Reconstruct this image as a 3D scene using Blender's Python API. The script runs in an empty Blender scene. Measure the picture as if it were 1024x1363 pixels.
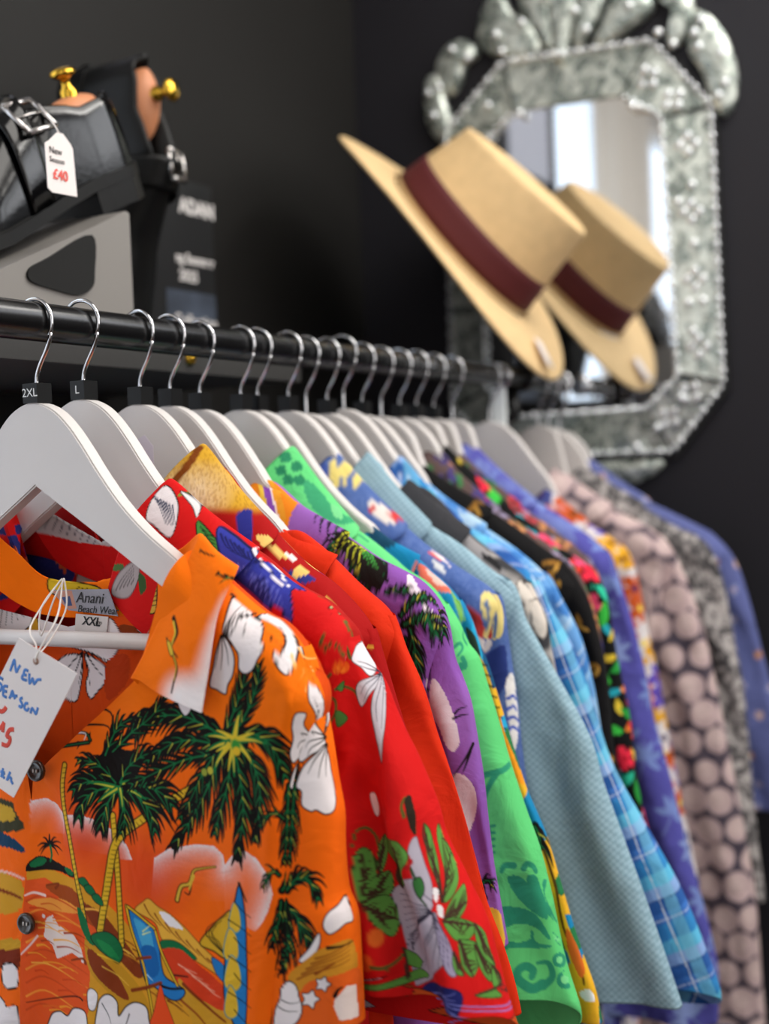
# Rail of patterned shirts in a dark shop corner, shoes on a shelf, cut-glass mirror and straw hat.
# Garment coordinates: s = mm to the viewer's right of the rail (world -Y), z = mm above the rail, d = towards the front (-X)
import bpy, bmesh, math, random
import numpy as np
from mathutils import Vector, Matrix
CAM_LOC=(-0.68512, -0.65971, 1.38159)
CAM_AX=[[0.482592, 0.046047, 0.874634], [-0.874934, -0.020204, 0.483821], [-0.039949, 0.998735, -0.030538]]
DATA={"S":{"s01":{"x":0,"c":[[136.4,-160.3],[152.9,-174.9],[169.2,-188.2],[189.3,-202.8],[203.5,-209.3],[216.6,-223.5],[223.8,-239.2],[230.5,-274.5],[235.4,-312.1],[238.8,-332.9],[238.3,-355.1],[239.8,-381.4],[245.8,-396.5],[246.9,-419.9],[247.4,-466]]},"s02":{"x":49,"c":[[77,-118.4],[95.3,-130.9],[116.4,-146.9],[154.5,-169],[180.3,-188.2],[204.5,-199.9],[215.9,-209.4],[224.3,-218.8],[227.2,-229.9],[235.3,-243.2],[245.5,-257.9],[252.1,-275],[259.8,-292],[268.6,-308.3],[281.1,-336.4],[286.8,-356.6],[299.3,-379.8],[306.3,-393.1],[314.6,-408.1],[321.3,-425.1],[327.9,-441.6],[333.1,-454.3]]},"s03":{"x":114,"c":[[59.3,-92.2],[82,-109.3],[98.3,-131],[112,-145],[128.9,-161.7],[149.9,-180.4],[170.8,-193.7],[186.2,-206.8],[198.2,-220.3],[205.7,-233.2],[207.8,-240.8],[214.2,-264.5],[222.2,-291.2],[232.9,-323],[249.3,-359.3]]},"s04":{"x":152,"c":[[96.9,-158.9],[118.1,-156.9],[134.9,-166.4],[152.5,-181.1
],[165.9,-193.7],[178.6,-204.5],[194.3,-216.9],[201.4,-229.2],[208.8,-250.4],[218,-270.4],[224.2,-286.9],[231.2,-311.7],[240,-337.4],[250.8,-372.6],[259.7,-406.1],[267,-434.6],[277.8,-462.5],[286.7,-490.9],[291.1,-513.2]]},"s05":{"x":192,"c":[[56.9,-120.8],[69,-117.4],[92.4,-136],[110.5,-149.3],[129.2,-159.3],[148.2,-171],[166.2,-182.4],[187.9,-192.5],[202.1,-200.1],[212.1,-209.9],[218.8,-220.9],[225.1,-239.9],[228,-261.9],[233.7,-277.3],[239.9,-296.1],[243.9,-321.8],[248.2,-353.8],[250.7,-385.9],[254.2,-421.3],[258.7,-450.3],[263.6,-481.3]]},"s06":{"x":252,"c":[[51.7,-93.9],[73.9,-129.3],[85.4,-143.9],[103.6,-155.8],[125.8,-170.2],[148.2,-186.9],[161.2,-197.6],[178.4,-207.5],[189,-218],[198.1,-230.9],[206.4,-244.3],[213.2,-259.5],[222.1,-270.9],[228.6,-292.6],[237.9,-323.9],[246.5,-355.6],[259.3,-394],[269.2,-421.5],[276.3,-450.8],[285.6,-490],[298.2,-522.4
],[299.1,-531.8]]},"s07":{"x":278,"c":[[111.4,-165.8],[124.5,-173.1],[138.3,-178.4],[158.1,-190.8],[169.1,-201],[184.2,-213.7],[194.8,-227.5],[203.8,-244.4],[210.5,-265],[217.4,-281.7],[225.1,-308.9],[233.4,-337.2],[245.9,-378.7],[257.4,-405],[265.2,-424.7],[275,-458.8],[284.7,-492.7],[293.9,-520.3],[302,-544.2],[306.2,-567.9]]},"s08":{"x":329,"c":[[48.9,-98.9],[70.2,-125.3],[85.3,-141.5],[110.4,-157.1],[138.3,-179.8],[160.1,-194.7],[183.7,-209.3],[200.5,-219.7],[210.1,-230.8],[213,-245.1],[215.5,-271.8],[218.6,-298.5],[221.8,-325.2],[222.9,-350],[227.4,-396.1],[234,-441.3]]},"s09":{"x":360,"c":[[65.3,-99.7],[79.6,-106.7],[88,-132.9],[123,-161.6],[156.6,-182],[185.5,-204.6],[209.5,-224],[217.9,-250.7],[227.8,-269.8],[249,-306.9],[274.9,-354.9],[285.1,-392.1],[302.8,-442.7],[320.3,-492.6],[336.9,-542],[348.6,-578.8]]},"s10":{"x":399,"c":[[87.7,-127.6],[104.5,-131],[123,-145.8],[150.8,-176.1
],[181.2,-199.4],[205.2,-218.9],[216.1,-240.8],[223.5,-259.3],[226.2,-282.6],[234.2,-322.8],[250.4,-369.8]]},"s11":{"x":431,"c":[[61.8,-103.8],[72.3,-112.3],[83.9,-134.2],[113.2,-159.2],[167.6,-189.6],[195.8,-216.1],[208,-233.8],[214.8,-251.3],[237.8,-293],[254.2,-344.7],[270.4,-395.9],[303.7,-455.1],[334.3,-509.8],[360.1,-567.2],[362.8,-585]]},"s12":{"x":469,"c":[[64.5,-127.9],[97.5,-150.1],[129.8,-171],[169,-197.4],[197.8,-223.1],[210.1,-244.8],[229.3,-284.3],[241,-334.3],[246.9,-377.2],[260.1,-426.6],[280.1,-482]]},"s13":{"x":509,"c":[[34.1,-106.5],[49.1,-111],[79.6,-133.2],[134.3,-166.3],[167.1,-188.9],[199,-213.9],[220.7,-245.2],[232.4,-285.8],[240,-330.1],[243.9,-392.9],[253.6,-444.1]]},"s14":{"x":551,"c":[[37.3,-94.1],[50.9,-95.5],[67.8,-117.9],[101.7,-151],[143.4,-179.5],[179.8,-207.2],[203.2,-238.1],[217.7,-280.2],[224,-326.1]]},"s15":{"x":591,"c":[[23.7,-82.7],[40.6,-101
],[77.4,-137.9],[119,-165.1],[161.7,-199.6],[189.6,-218.1],[203.1,-233.9],[214.5,-259.8],[221.5,-314.1],[233.8,-381.3],[240.3,-449.3],[248.4,-493.4],[263.2,-549.2]]},"s16":{"x":634,"c":[[20.1,-91.8],[47.4,-118.6],[92.3,-151.3],[144.5,-188.2],[178.2,-217.3],[194.1,-250],[204.7,-306.9]]},"s17":{"x":683,"c":[[18,-85.6],[36.5,-107.6],[71.6,-138.6],[117.1,-164.1],[158.5,-192.1],[185.1,-216.1],[195.4,-244.7],[205.5,-278.2],[216.1,-320.7],[225.6,-368],[230.4,-400.4],[245.3,-459.5],[257.8,-514.2],[270.1,-568.6],[282.6,-617.7],[293.8,-677.4],[291.2,-733.4]]},"s18":{"x":791,"c":[[73.1,-145.4],[84.6,-154.9],[95.9,-165.4],[114.8,-180.5],[153.9,-205.7],[175.5,-230.2],[186,-272.5],[193.6,-321],[204.6,-374.5],[212,-425.4],[224.7,-503.4],[234.6,-559],[246,-620.4]]},"s19":{"x":953,"c":[[22.7,-121.1],[73,-156.3],[110,-179.3],[154.2,-204],[177.5,-229.9],[196,-269.3],[211.3,-315.1],[225,-373.3],[236.5,-439.2
],[247,-503.8],[263.1,-600.7],[273.9,-681.2],[277.6,-779.1],[281.3,-843.9]]},"s20":{"x":989,"c":[[46.3,-119.4],[106.1,-157.4],[164,-196.1],[210.5,-223.7],[229.3,-256.5],[241.3,-311.8],[249.3,-367.9],[257.4,-417.9],[263.8,-527.2],[268.3,-599],[276.9,-697.1]]},"s21":{"x":1030,"c":[[35.3,-105.8],[74.9,-140],[110.9,-161.9],[162.8,-187.9],[207.2,-213.2],[240.2,-250.8],[258.3,-306],[273,-372.9],[282.5,-412.5],[295.9,-486.8],[312.2,-585.3]]}},"P":{"s01":[["B",[222,74,26],[100.4,-380.7],55.4,0.95],["B",[222,74,26],[50.4,-357.5],46.6,0.95],["C",[236,228,230],13,[109.9,-368.2,122.5,-360.7,143.2,-356.1,159,-355.3,166.4,-360.1,167.1,-366.9,165.9,-390.7,105.6,-397.6],[109.9,-368.2,122.7,-361.3,143.3,-356.6,158.8,-356.3,166.2,-361.1,166.8,-369.8]],["C",[236,228,230],16.4,[167.1,-366.9,173.4,-360.1,184.1,-354.7,193.6,-359.4,201.9,-368.6,203.9,-381,199.8,-392.1,194.7,-400.4,188.8,-406.9,164.9,-400.5
],[167.6,-367,173.9,-360.4,184,-355.2,193.7,-360.5,201.7,-369.6,203.4,-380.8,198.5,-393.3,194.5,-401.5]],["C",[236,228,230],11.7,[-0.8,-340.4,14.1,-337.2,24.8,-340.2,32.7,-347.5,31.3,-360.2,-2.8,-364],[-1.1,-340.9,14,-337.5,24.8,-340.5,32.6,-348.3]],["C",[236,228,230],11.5,[31,-346.4,50.8,-345.3,69.5,-348.8,77.4,-354,81.5,-370,28.7,-368.8],[30.9,-347,50.7,-345.9,69.8,-349.1,77.4,-355.1]],["C",[236,228,230],10.2,[77.4,-354,86.7,-361.4,91.8,-371.1,75.4,-372.8],[77.4,-354,86.7,-362,91.7,-371.9]],["P",[214,150,36],[-6.9,-391.3,16.3,-387.9,40,-391.6,67.7,-402,83.1,-413.1,94.9,-424.5,128.8,-439.7,163.6,-454.4,180.6,-467.8,180.2,-476,-18.1,-512.1],None,1.07,0],["P",[226,84,30],[-8.5,-397.9,9,-394.3,31,-402.8,60.2,-418.6,50.4,-451.7,43.7,-500.5,-22.9,-514.3],None,1.07,0],["P",[160,70,20],[8.9,-399.7,35.4,-397.7,57.2,-411.5,73.1,-421.9,52.9,-420,26.5,-408.6],None,1.06,1],["P",[235,150,60
],[-7.7,-412.9,22.8,-407.2,46.2,-413.2,15.1,-416.9],None,1.07,1],["P",[130,52,14],[46.5,-407.8,64.2,-410.4,79.4,-423.8,97.3,-444.4,91,-450.3,66.2,-430.7],None,1.04,1],["P",[196,140,30],[48.7,-426,72.3,-440,96.7,-459.6,101.7,-480.8,75.3,-494.1,70,-469,49,-452],None,1.04,1],["P",[130,52,14],[50.2,-437.1,71.7,-448.1,84.9,-466.5,70.4,-463.9,52.1,-451.5],None,1.04,1],["L",[205,70,24],1.6,0.53,[-8.3,-412.8,8.7,-406.9,38.7,-412,51.4,-418.1]],["L",[238,140,50],1.61,0.54,[-8.5,-422.5,8.2,-416.8,37.9,-422,50.9,-427.6]],["L",[205,70,24],1.61,0.54,[-9,-432.2,7.9,-426.4,37,-432.3,50.2,-437.1]],["L",[238,140,50],1.61,0.54,[-9.4,-442.2,7.3,-436,36,-442.7,49.5,-446.8]],["L",[205,70,24],1.61,0.54,[-10.1,-451.8,6.6,-445.8,35.2,-452.6,48.6,-456.4]],["L",[238,140,50],1.61,0.54,[-10.7,-461.8,5.9,-455.7,34.3,-462.9,47.7,-466]],["L",[205,70,24],1.61,0.54,[-11.2,-471.6,5.2,-465.3,33.4,-473.3,47,-475.6]
],["L",[238,140,50],1.61,0.54,[-11.9,-481.5,4.8,-475.2,32.7,-483.5,46.8,-485.2]],["L",[205,70,24],1.61,0.54,[-12.6,-491.5,4.1,-485,32.1,-493.7,46.2,-494.7]],["P",[232,214,208],[9.2,-422.9,14.8,-419.9,20.2,-426.7,35.6,-430.4,42.4,-438.7,44.9,-447.6,32.8,-443.8,17.1,-450.8,13.6,-441.7,6,-436.2],None,1.06,0],["B",[232,214,208],[6.7,-421.8],1.6,0.2],["B",[232,214,208],[9.3,-425.7],1.6,0.2],["B",[232,214,208],[11.5,-429.6],1.6,0.2],["B",[232,214,208],[14.3,-427.6],1.6,0.2],["B",[232,214,208],[17.3,-431.5],1.6,0.2],["B",[232,214,208],[19.8,-435.2],1.6,0.2],["B",[232,214,208],[22.9,-433.2],1.6,0.2],["B",[232,214,208],[25.5,-436.9],1.6,0.2],["B",[232,214,208],[28.3,-440.7],1.6,0.2],["B",[232,214,208],[31.7,-438.6],1.6,0.2],["B",[232,214,208],[34.3,-442.3],1.6,0.2],["B",[232,214,208],[37.7,-440],1.6,0.2],["B",[232,214,208],[40.5,-443.6],1.6,0.2],["B",[232,214,208],[43.3,-447.5],1.6,0.2
],["L",[130,52,14],1.05,2.62,[31.6,-449.3,43.4,-445.7,46.2,-448.4]],["L",[22,16,14],0.54,1.34,[-12.2,-486,4.3,-481.7,33.3,-474.5,40.8,-475.9]],["L",[130,52,14],1.06,2.11,[10.3,-399.4,21.9,-396.7,18.9,-400.4]],["L",[236,200,190],1.07,2.14,[-9.5,-408.8,-1.6,-406,8.7,-406.9]],["L",[236,200,190],1.08,1.61,[-14.9,-451.5,-6.3,-443.9,0.6,-436.6]],["L",[206,64,18],0.92,0.42,[4.8,-413.5,14.1,-412.1,23.7,-415.1]],["L",[236,150,44],1.1,0.43,[-8.2,-449.8,-0.4,-449,7.3,-452.1]],["L",[236,150,44],1.13,0.42,[20.2,-430.4,28.6,-428.9,36.5,-430.9]],["L",[244,176,70],1.82,0.42,[46.7,-410.6,59,-408.9,70.3,-412.2]],["L",[244,176,70],0.91,0.43,[1.7,-430.7,13,-429.7,25.3,-432.8]],["L",[206,64,18],1.12,0.42,[21.7,-465.1,33.5,-463.1,44.7,-465.2]],["L",[224,96,30],1.92,0.43,[2.7,-486.7,16.3,-485.1,30.3,-488.1]],["L",[244,176,70],1.94,0.43,[-7.6,-427.4,4.1,-426.6,15.8,-430.3]
],["L",[170,60,16],1.39,0.42,[17.9,-442.3,30.5,-440.4,43,-442.8]],["L",[236,150,44],0.86,0.42,[4.1,-426.7,17,-425.8,31.8,-428.7]],["L",[170,60,16],1.71,0.42,[25.8,-431,38,-429.3,49.3,-431.6]],["L",[206,64,18],1.65,0.43,[-2.7,-462,3.3,-461,8.9,-463.4]],["L",[224,96,30],1.21,0.42,[15.1,-421.9,26.1,-420.1,37.1,-422.9]],["L",[236,150,44],1.73,0.42,[18.2,-484.9,25.1,-483.4,31.9,-485.2]],["L",[236,150,44],1.24,0.43,[4.6,-454.9,18.2,-453.9,33.4,-456.8]],["L",[236,150,44],1.99,0.43,[0.1,-443.4,5.8,-442.4,11.5,-444.7]],["L",[236,150,44],1.2,0.42,[42.3,-471.5,58.2,-468.9,72.8,-472.3]],["L",[224,96,30],1.69,0.42,[9.1,-418.5,21.3,-417.1,34.6,-419.6]],["L",[244,176,70],0.98,0.43,[-5.6,-456.4,7.7,-455.6,21.6,-459.2]],["L",[236,150,44],1.28,0.42,[8.1,-488.9,16.9,-487.2,26,-489.7]],["L",[244,176,70],1.55,0.42,[15.3,-437.6,30,-435.7,44.3,-438.6]
],["L",[236,150,44],0.87,0.42,[15.2,-424,31.5,-421.9,46.8,-425.1]],["L",[206,64,18],1.61,0.43,[-5.1,-417.2,6.9,-416.5,18.5,-420.1]],["L",[236,150,44],0.95,0.42,[18.8,-457,28.5,-455.4,37.9,-457.3]],["L",[206,64,18],1.42,0.42,[16.9,-473.5,27.2,-471.9,37.3,-474]],["L",[170,60,16],1.39,0.43,[3.8,-439.8,9.5,-438.8,15.1,-441]],["L",[236,186,70],0.78,0.4,[117.2,-452.1,122.9,-453.7,128.5,-457.2]],["L",[236,186,70],1.21,0.41,[80.9,-433.1,86.5,-434.9,92.3,-438.4]],["L",[196,128,30],1.37,0.41,[81.3,-435.7,92.1,-439.1,102.3,-444.9]],["L",[150,70,18],1.25,0.39,[147.5,-463.2,157.3,-466.1,166.6,-472.3]],["L",[236,186,70],1.14,0.41,[65.9,-426.3,76.3,-429.6,86.3,-436]],["L",[120,50,14],1.3,0.4,[117.2,-462.8,125.9,-465.4,134.1,-470.4]],["L",[120,50,14],1.75,0.4,[117.4,-459.6,123.4,-461.5,129.3,-464.8]],["L",[236,186,70],0.82,0.41,[62.7,-447.5,73.8,-450.9,85,-457.3]
],["L",[150,70,18],1.64,0.39,[140.2,-452.3,150,-455.9,160.3,-461.7]],["L",[120,50,14],1.72,0.4,[120.8,-454.4,128.4,-456.7,135.3,-460.9]],["L",[150,70,18],1.42,0.41,[78.1,-425,88.4,-428.5,99.1,-434.8]],["L",[120,50,14],1.71,0.41,[80.9,-437.6,90.6,-440.6,100.1,-446.1]],["L",[196,128,30],1.62,0.4,[107.5,-461.4,113.2,-463,118.6,-466.3]],["L",[120,50,14],0.78,0.4,[108.6,-459.1,119.1,-462.5,129.3,-468.4]],["L",[196,128,30],1.43,0.41,[59,-435.4,67.6,-437.7,75.1,-442.2]],["L",[150,70,18],1.09,0.41,[70.1,-432.2,79.5,-435.5,88.9,-441.1]],["L",[120,50,14],1.17,0.41,[89.5,-431.8,100.6,-435.2,111.7,-441.3]],["L",[120,50,14],1.64,0.4,[130.2,-453.4,135.9,-455.3,141.1,-458.8]],["L",[196,128,30],1.3,0.4,[94.7,-433.6,105.3,-436.9,115.9,-443.1]],["L",[150,70,18],1.43,0.4,[96.9,-456.7,106.4,-459.8,115.9,-465.4]],["L",[120,50,14],1.18,0.39,[142.8,-468,152.7,-471,162.3,-477]
],["L",[236,186,70],1.48,0.4,[131.4,-449.9,140.9,-453.1,150.1,-459.1]],["P",[22,16,14],[-6.3,-385.9,3,-379.6,13.8,-379.9,24.1,-382.5,38.7,-386.5,36.7,-390.3,23.8,-387.9,9.2,-388.8,-6.9,-391.3],None,1.07,1],["P",[20,105,60],[-3.6,-384.7,4.3,-380.1,11,-381.2,6.6,-385.8,-2.7,-387.9],None,1.07,1],["P",[20,105,60],[28.8,-384.1,36.3,-385,37.6,-388.9,31.8,-388.4],None,1.05,1],["L",[22,16,14],2.37,0.42,[14,-370.3,7.6,-370,3.4,-372.5]],["L",[22,16,14],2.37,0.42,[14,-370.3,8.4,-372.2,4.7,-376]],["L",[22,16,14],2.37,0.42,[14,-370.3,10.6,-366.2,8.2,-366]],["L",[22,16,14],2.37,0.42,[14,-370.3,14.2,-364.2,14.4,-362.9]],["L",[22,16,14],2.37,0.42,[14,-370.3,18.4,-365.2,21.2,-364.6]],["L",[22,16,14],2.37,0.42,[14,-370.3,21.1,-367.3,26.3,-367.4]],["L",[22,16,14],2.37,0.42,[14,-370.3,22,-370.6,27.4,-373.2]],["L",[22,16,14],2.37,0.42,[14,-370.3,9.1,-373.5,5.7,-378.5]
],["L",[22,16,14],2.37,0.42,[14,-370.3,19.3,-372.4,23,-376.5]],["L",[22,16,14],2.37,0.42,[14,-370.3,15.4,-372.4,16.1,-376.6]],["L",[20,105,60],2.11,1.58,[14.9,-371.4,16,-377.4,14.5,-381.9]],["L",[22,16,14],4.95,4.95,[35.8,-311.2,32.7,-325.6,32.5,-341.4,37,-364.6,40.4,-385.4,45.4,-405.5,48.7,-426]],["L",[222,178,40],3.12,3.12,[35.8,-311.2,32.7,-325.6,32.5,-341.4,37,-364.6,40.4,-385.4,45.4,-405.5,48.7,-426]],["L",[90,58,18],0.68,0.42,[37.8,-313,34.3,-313.3]],["L",[90,58,18],0.68,0.42,[37.1,-316.4,33.4,-317.1]],["L",[90,58,18],0.68,0.42,[36.3,-320.1,32.6,-320.6]],["L",[90,58,18],0.68,0.42,[35.6,-323.7,31.8,-324.2]],["L",[90,58,18],0.68,0.42,[35.3,-326.8,31.5,-327.8]],["L",[90,58,18],0.68,0.42,[35.2,-329.9,31.1,-331.2]],["L",[90,58,18],0.68,0.42,[35.1,-333.1,31.1,-334.4]],["L",[90,58,18],0.68,0.42,[35.1,-336.3,31,-337.7]],["L",[90,58,18],0.68,0.42,[35.2,-339.6,30.8,-340.7]
],["L",[90,58,18],0.68,0.42,[35.4,-342.5,31.2,-344.2]],["L",[90,58,18],0.68,0.42,[36.1,-346,32,-347.5]],["L",[90,58,18],0.68,0.42,[36.9,-349.2,32.5,-350.8]],["L",[90,58,18],0.68,0.42,[37.3,-352.4,33.1,-354]],["L",[90,58,18],0.68,0.42,[38,-355.8,33.8,-357.2]],["L",[90,58,18],0.68,0.42,[38.7,-359,34.4,-360.7]],["L",[90,58,18],0.68,0.42,[39.4,-362.1,35.1,-364]],["L",[90,58,18],0.68,0.42,[40.1,-365.7,35.5,-367.3]],["L",[90,58,18],0.68,0.42,[40.4,-369.1,36.2,-370.9]],["L",[90,58,18],0.68,0.42,[41.1,-372.4,36.9,-374.2]],["L",[90,58,18],0.68,0.42,[41.6,-376,37.5,-377.8]],["L",[90,58,18],0.68,0.42,[42,-379.4,37.8,-381.2]],["L",[90,58,18],0.68,0.42,[42.6,-382.9,38.5,-384.4]],["L",[90,58,18],0.68,0.42,[43.4,-386.1,39.3,-387.9]],["L",[90,58,18],0.68,0.42,[44.2,-389.5,40.2,-391.2]],["L",[90,58,18],0.68,0.42,[45.4,-392.9,41.3,-394.7]],["L",[90,58,18],0.68,0.42,[46.1,-396.3,42.2,-397.8]
],["L",[90,58,18],0.68,0.42,[46.8,-399.6,42.9,-401.3]],["L",[90,58,18],0.68,0.42,[47.2,-402.9,43.7,-404.4]],["L",[90,58,18],0.67,0.42,[47.9,-406.4,44.4,-408]],["L",[90,58,18],0.67,0.42,[48.5,-409.9,44.7,-411.4]],["L",[90,58,18],0.67,0.42,[48.9,-413.3,45.3,-414.9]],["L",[90,58,18],0.67,0.42,[49.5,-416.8,46,-418.4]],["L",[90,58,18],0.67,0.41,[50.2,-420,46.3,-421.8]],["L",[90,58,18],0.67,0.41,[50.6,-423.4,47,-424.9]],["L",[22,16,14],5.35,5.35,[76.4,-342.6,77.8,-360.1,79,-385.6,80.1,-408.2,80.2,-430.3]],["L",[222,178,40],3.57,3.57,[76.4,-342.6,77.8,-360.1,79,-385.6,80.1,-408.2,80.2,-430.3]],["L",[90,58,18],0.66,0.41,[78.6,-344,75.1,-345.1]],["L",[90,58,18],0.66,0.41,[79.2,-347.4,75.5,-348.4]],["L",[90,58,18],0.66,0.41,[79.4,-351,75.7,-351.9]],["L",[90,58,18],0.66,0.41,[79.5,-354.5,76.1,-355.4]],["L",[90,58,18],0.66,0.41,[79.7,-358,76.4,-358.9]
],["L",[90,58,18],0.66,0.41,[79.8,-361.4,76.5,-362.3]],["L",[90,58,18],0.66,0.41,[80,-364.6,76.7,-365.5]],["L",[90,58,18],0.66,0.41,[80.3,-367.6,76.8,-368.8]],["L",[90,58,18],0.66,0.41,[80.4,-370.9,77,-372.1]],["L",[90,58,18],0.66,0.41,[80.5,-374.1,77.2,-375]],["L",[90,58,18],0.66,0.41,[80.7,-377.3,77.3,-378.3]],["L",[90,58,18],0.66,0.41,[80.9,-380.4,77.4,-381.5]],["L",[90,58,18],0.66,0.41,[81.4,-383.7,77.5,-384.8]],["L",[90,58,18],0.66,0.41,[81.5,-386.9,77.7,-388]],["L",[90,58,18],0.66,0.41,[81.6,-390.2,77.9,-391.1]],["L",[90,58,18],0.66,0.41,[81.9,-393.1,78.3,-394.4]],["L",[90,58,18],0.66,0.41,[82,-396.4,78.4,-397.7]],["L",[90,58,18],0.66,0.41,[82.1,-399.7,78.6,-401]],["L",[90,58,18],0.66,0.41,[82.2,-403,78.7,-404.2]],["L",[90,58,18],0.66,0.41,[82.3,-406.2,78.8,-407.5]],["L",[90,58,18],0.66,0.41,[82.4,-409.5,79,-410.4]],["L",[90,58,18],0.66,0.41,[82.5,-412.7,79.1,-413.7]
],["L",[90,58,18],0.66,0.41,[82.6,-415.9,78.9,-416.8]],["L",[90,58,18],0.66,0.41,[82.4,-419.1,79,-420]],["L",[90,58,18],0.66,0.41,[82.5,-422,79.1,-423.2]],["L",[90,58,18],0.66,0.41,[82.6,-425.2,79.1,-426.4]],["L",[90,58,18],0.66,0.41,[82.4,-428.4,79,-429.3]],["L",[22,16,14],6.59,6.59,[147.6,-316.7,132.4,-324.9,115.9,-333.3,101.5,-342.8,85.3,-353.4,76.8,-364.2,72.6,-379.9,68,-399.4,61.9,-423.6]],["L",[222,178,40],4.88,4.88,[147.6,-316.7,132.4,-324.9,115.9,-333.3,101.5,-342.8,85.3,-353.4,76.8,-364.2,72.6,-379.9,68,-399.4,61.9,-423.6]],["L",[90,58,18],0.64,0.39,[147.2,-319.7,144.8,-317.2]],["L",[90,58,18],0.64,0.39,[143.2,-321.9,140.9,-319.2]],["L",[90,58,18],0.64,0.39,[139.3,-323.9,137.1,-321.4]],["L",[90,58,18],0.64,0.39,[135.5,-326,133.4,-323.4]],["L",[90,58,18],0.64,0.39,[131.6,-328.1,129.8,-325.2]],["L",[90,58,18],0.64,0.4,[127.7,-330.2,125.6,-327.5]
],["L",[90,58,18],0.64,0.4,[123.8,-332.2,121.6,-329.6]],["L",[90,58,18],0.65,0.4,[119.4,-334.3,117.3,-331.6]],["L",[90,58,18],0.65,0.4,[115.9,-336.3,113.2,-334.1]],["L",[90,58,18],0.65,0.4,[112.1,-338.8,109.6,-336.3]],["L",[90,58,18],0.65,0.4,[108.4,-341.1,105.9,-338.7]],["L",[90,58,18],0.65,0.4,[105.1,-343.4,102.5,-341]],["L",[90,58,18],0.65,0.4,[101.7,-345.7,98.9,-343.2]],["L",[90,58,18],0.65,0.4,[98.3,-347.8,95.6,-345.4]],["L",[90,58,18],0.66,0.4,[95,-350,92.2,-347.6]],["L",[90,58,18],0.66,0.4,[91.7,-352.2,88.9,-349.8]],["L",[90,58,18],0.66,0.4,[88.4,-354.4,85.9,-351.8]],["L",[90,58,18],0.66,0.41,[86.2,-356.5,82.5,-355.1]],["L",[90,58,18],0.66,0.41,[83.6,-360.1,79.6,-358.6]],["L",[90,58,18],0.66,0.41,[80.7,-363.7,77,-362.3]],["L",[90,58,18],0.66,0.41,[79.4,-366.1,75,-366.3]],["L",[90,58,18],0.66,0.41,[78.5,-369.4,74.1,-369.2]],["L",[90,58,18],0.66,0.41,[77.6,-372.4,73.1,-372.6]
],["L",[90,58,18],0.66,0.41,[76.8,-375.5,72.4,-375.7]],["L",[90,58,18],0.66,0.41,[75.9,-378.9,71.4,-378.8]],["L",[90,58,18],0.66,0.41,[75.2,-381.9,70.6,-382.2]],["L",[90,58,18],0.66,0.41,[74.3,-385,69.7,-385.4]],["L",[90,58,18],0.66,0.41,[73.6,-388.2,69,-388.6]],["L",[90,58,18],0.67,0.41,[72.7,-391.5,68.1,-391.9]],["L",[90,58,18],0.67,0.41,[72,-394.8,67.4,-395.2]],["L",[90,58,18],0.67,0.41,[71.4,-397.9,66.4,-398.3]],["L",[90,58,18],0.67,0.41,[70.7,-401.2,65.7,-401.8]],["L",[90,58,18],0.67,0.41,[69.8,-404.6,65,-405.1]],["L",[90,58,18],0.67,0.41,[69.1,-408.2,64.1,-408.6]],["L",[90,58,18],0.67,0.41,[68.2,-411.3,63.1,-412]],["L",[90,58,18],0.67,0.41,[67.5,-414.9,62.4,-415.4]],["L",[90,58,18],0.67,0.41,[66.6,-418.1,61.4,-418.9]],["L",[90,58,18],0.67,0.41,[65.8,-421.7,60.6,-422.5]],["P",[20,105,60],[41.1,-410.2,47.4,-414.4,52.4,-426.4,56.4,-433.9,50.4,-432.7,43.5,-424.2],None,1.04,1
],["P",[20,105,60],[43.4,-390,49.6,-388,54.4,-392.5,53.3,-395.6,46.5,-393.7],[22,16,14],0.62,1],["P",[20,105,60],[49.2,-394.2,55.1,-392.3,59.5,-397,58.5,-400.2,51.7,-398.2],[22,16,14],0.62,1],["P",[20,105,60],[55.8,-399.7,61.4,-397.7,65.8,-402.4,65.1,-405.6,58.4,-403.4],[22,16,14],0.62,1],["P",[20,105,60],[53,-428.1,66.7,-422.8,76.8,-426.5,81.2,-435.6,77,-443.2,69.7,-440.4,59,-435.4],[22,16,14],0.78,1],["P",[30,130,70],[58,-429.5,70.2,-431.6,77.3,-440.1,66.1,-437.5],None,1.03,1],["L",[222,178,40],1.29,0.41,[58.8,-439.8,69,-441,77,-443.2]],["P",[226,170,60],[92.7,-405.3,99.5,-398.5,104.5,-395.9,111.6,-400.2,121.5,-404,132.1,-410.7,142.6,-419.1,154,-427.5,164.4,-435.9,164.1,-442.5,142.4,-432.8,123.1,-426.5,114.2,-421.6,108.5,-411.4],[130,52,14],0.61,1],["P",[236,228,230],[112.8,-403.9,121.4,-404.8,132,-412.6,127.3,-413.1,118.9,-411],None,1,1
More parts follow.
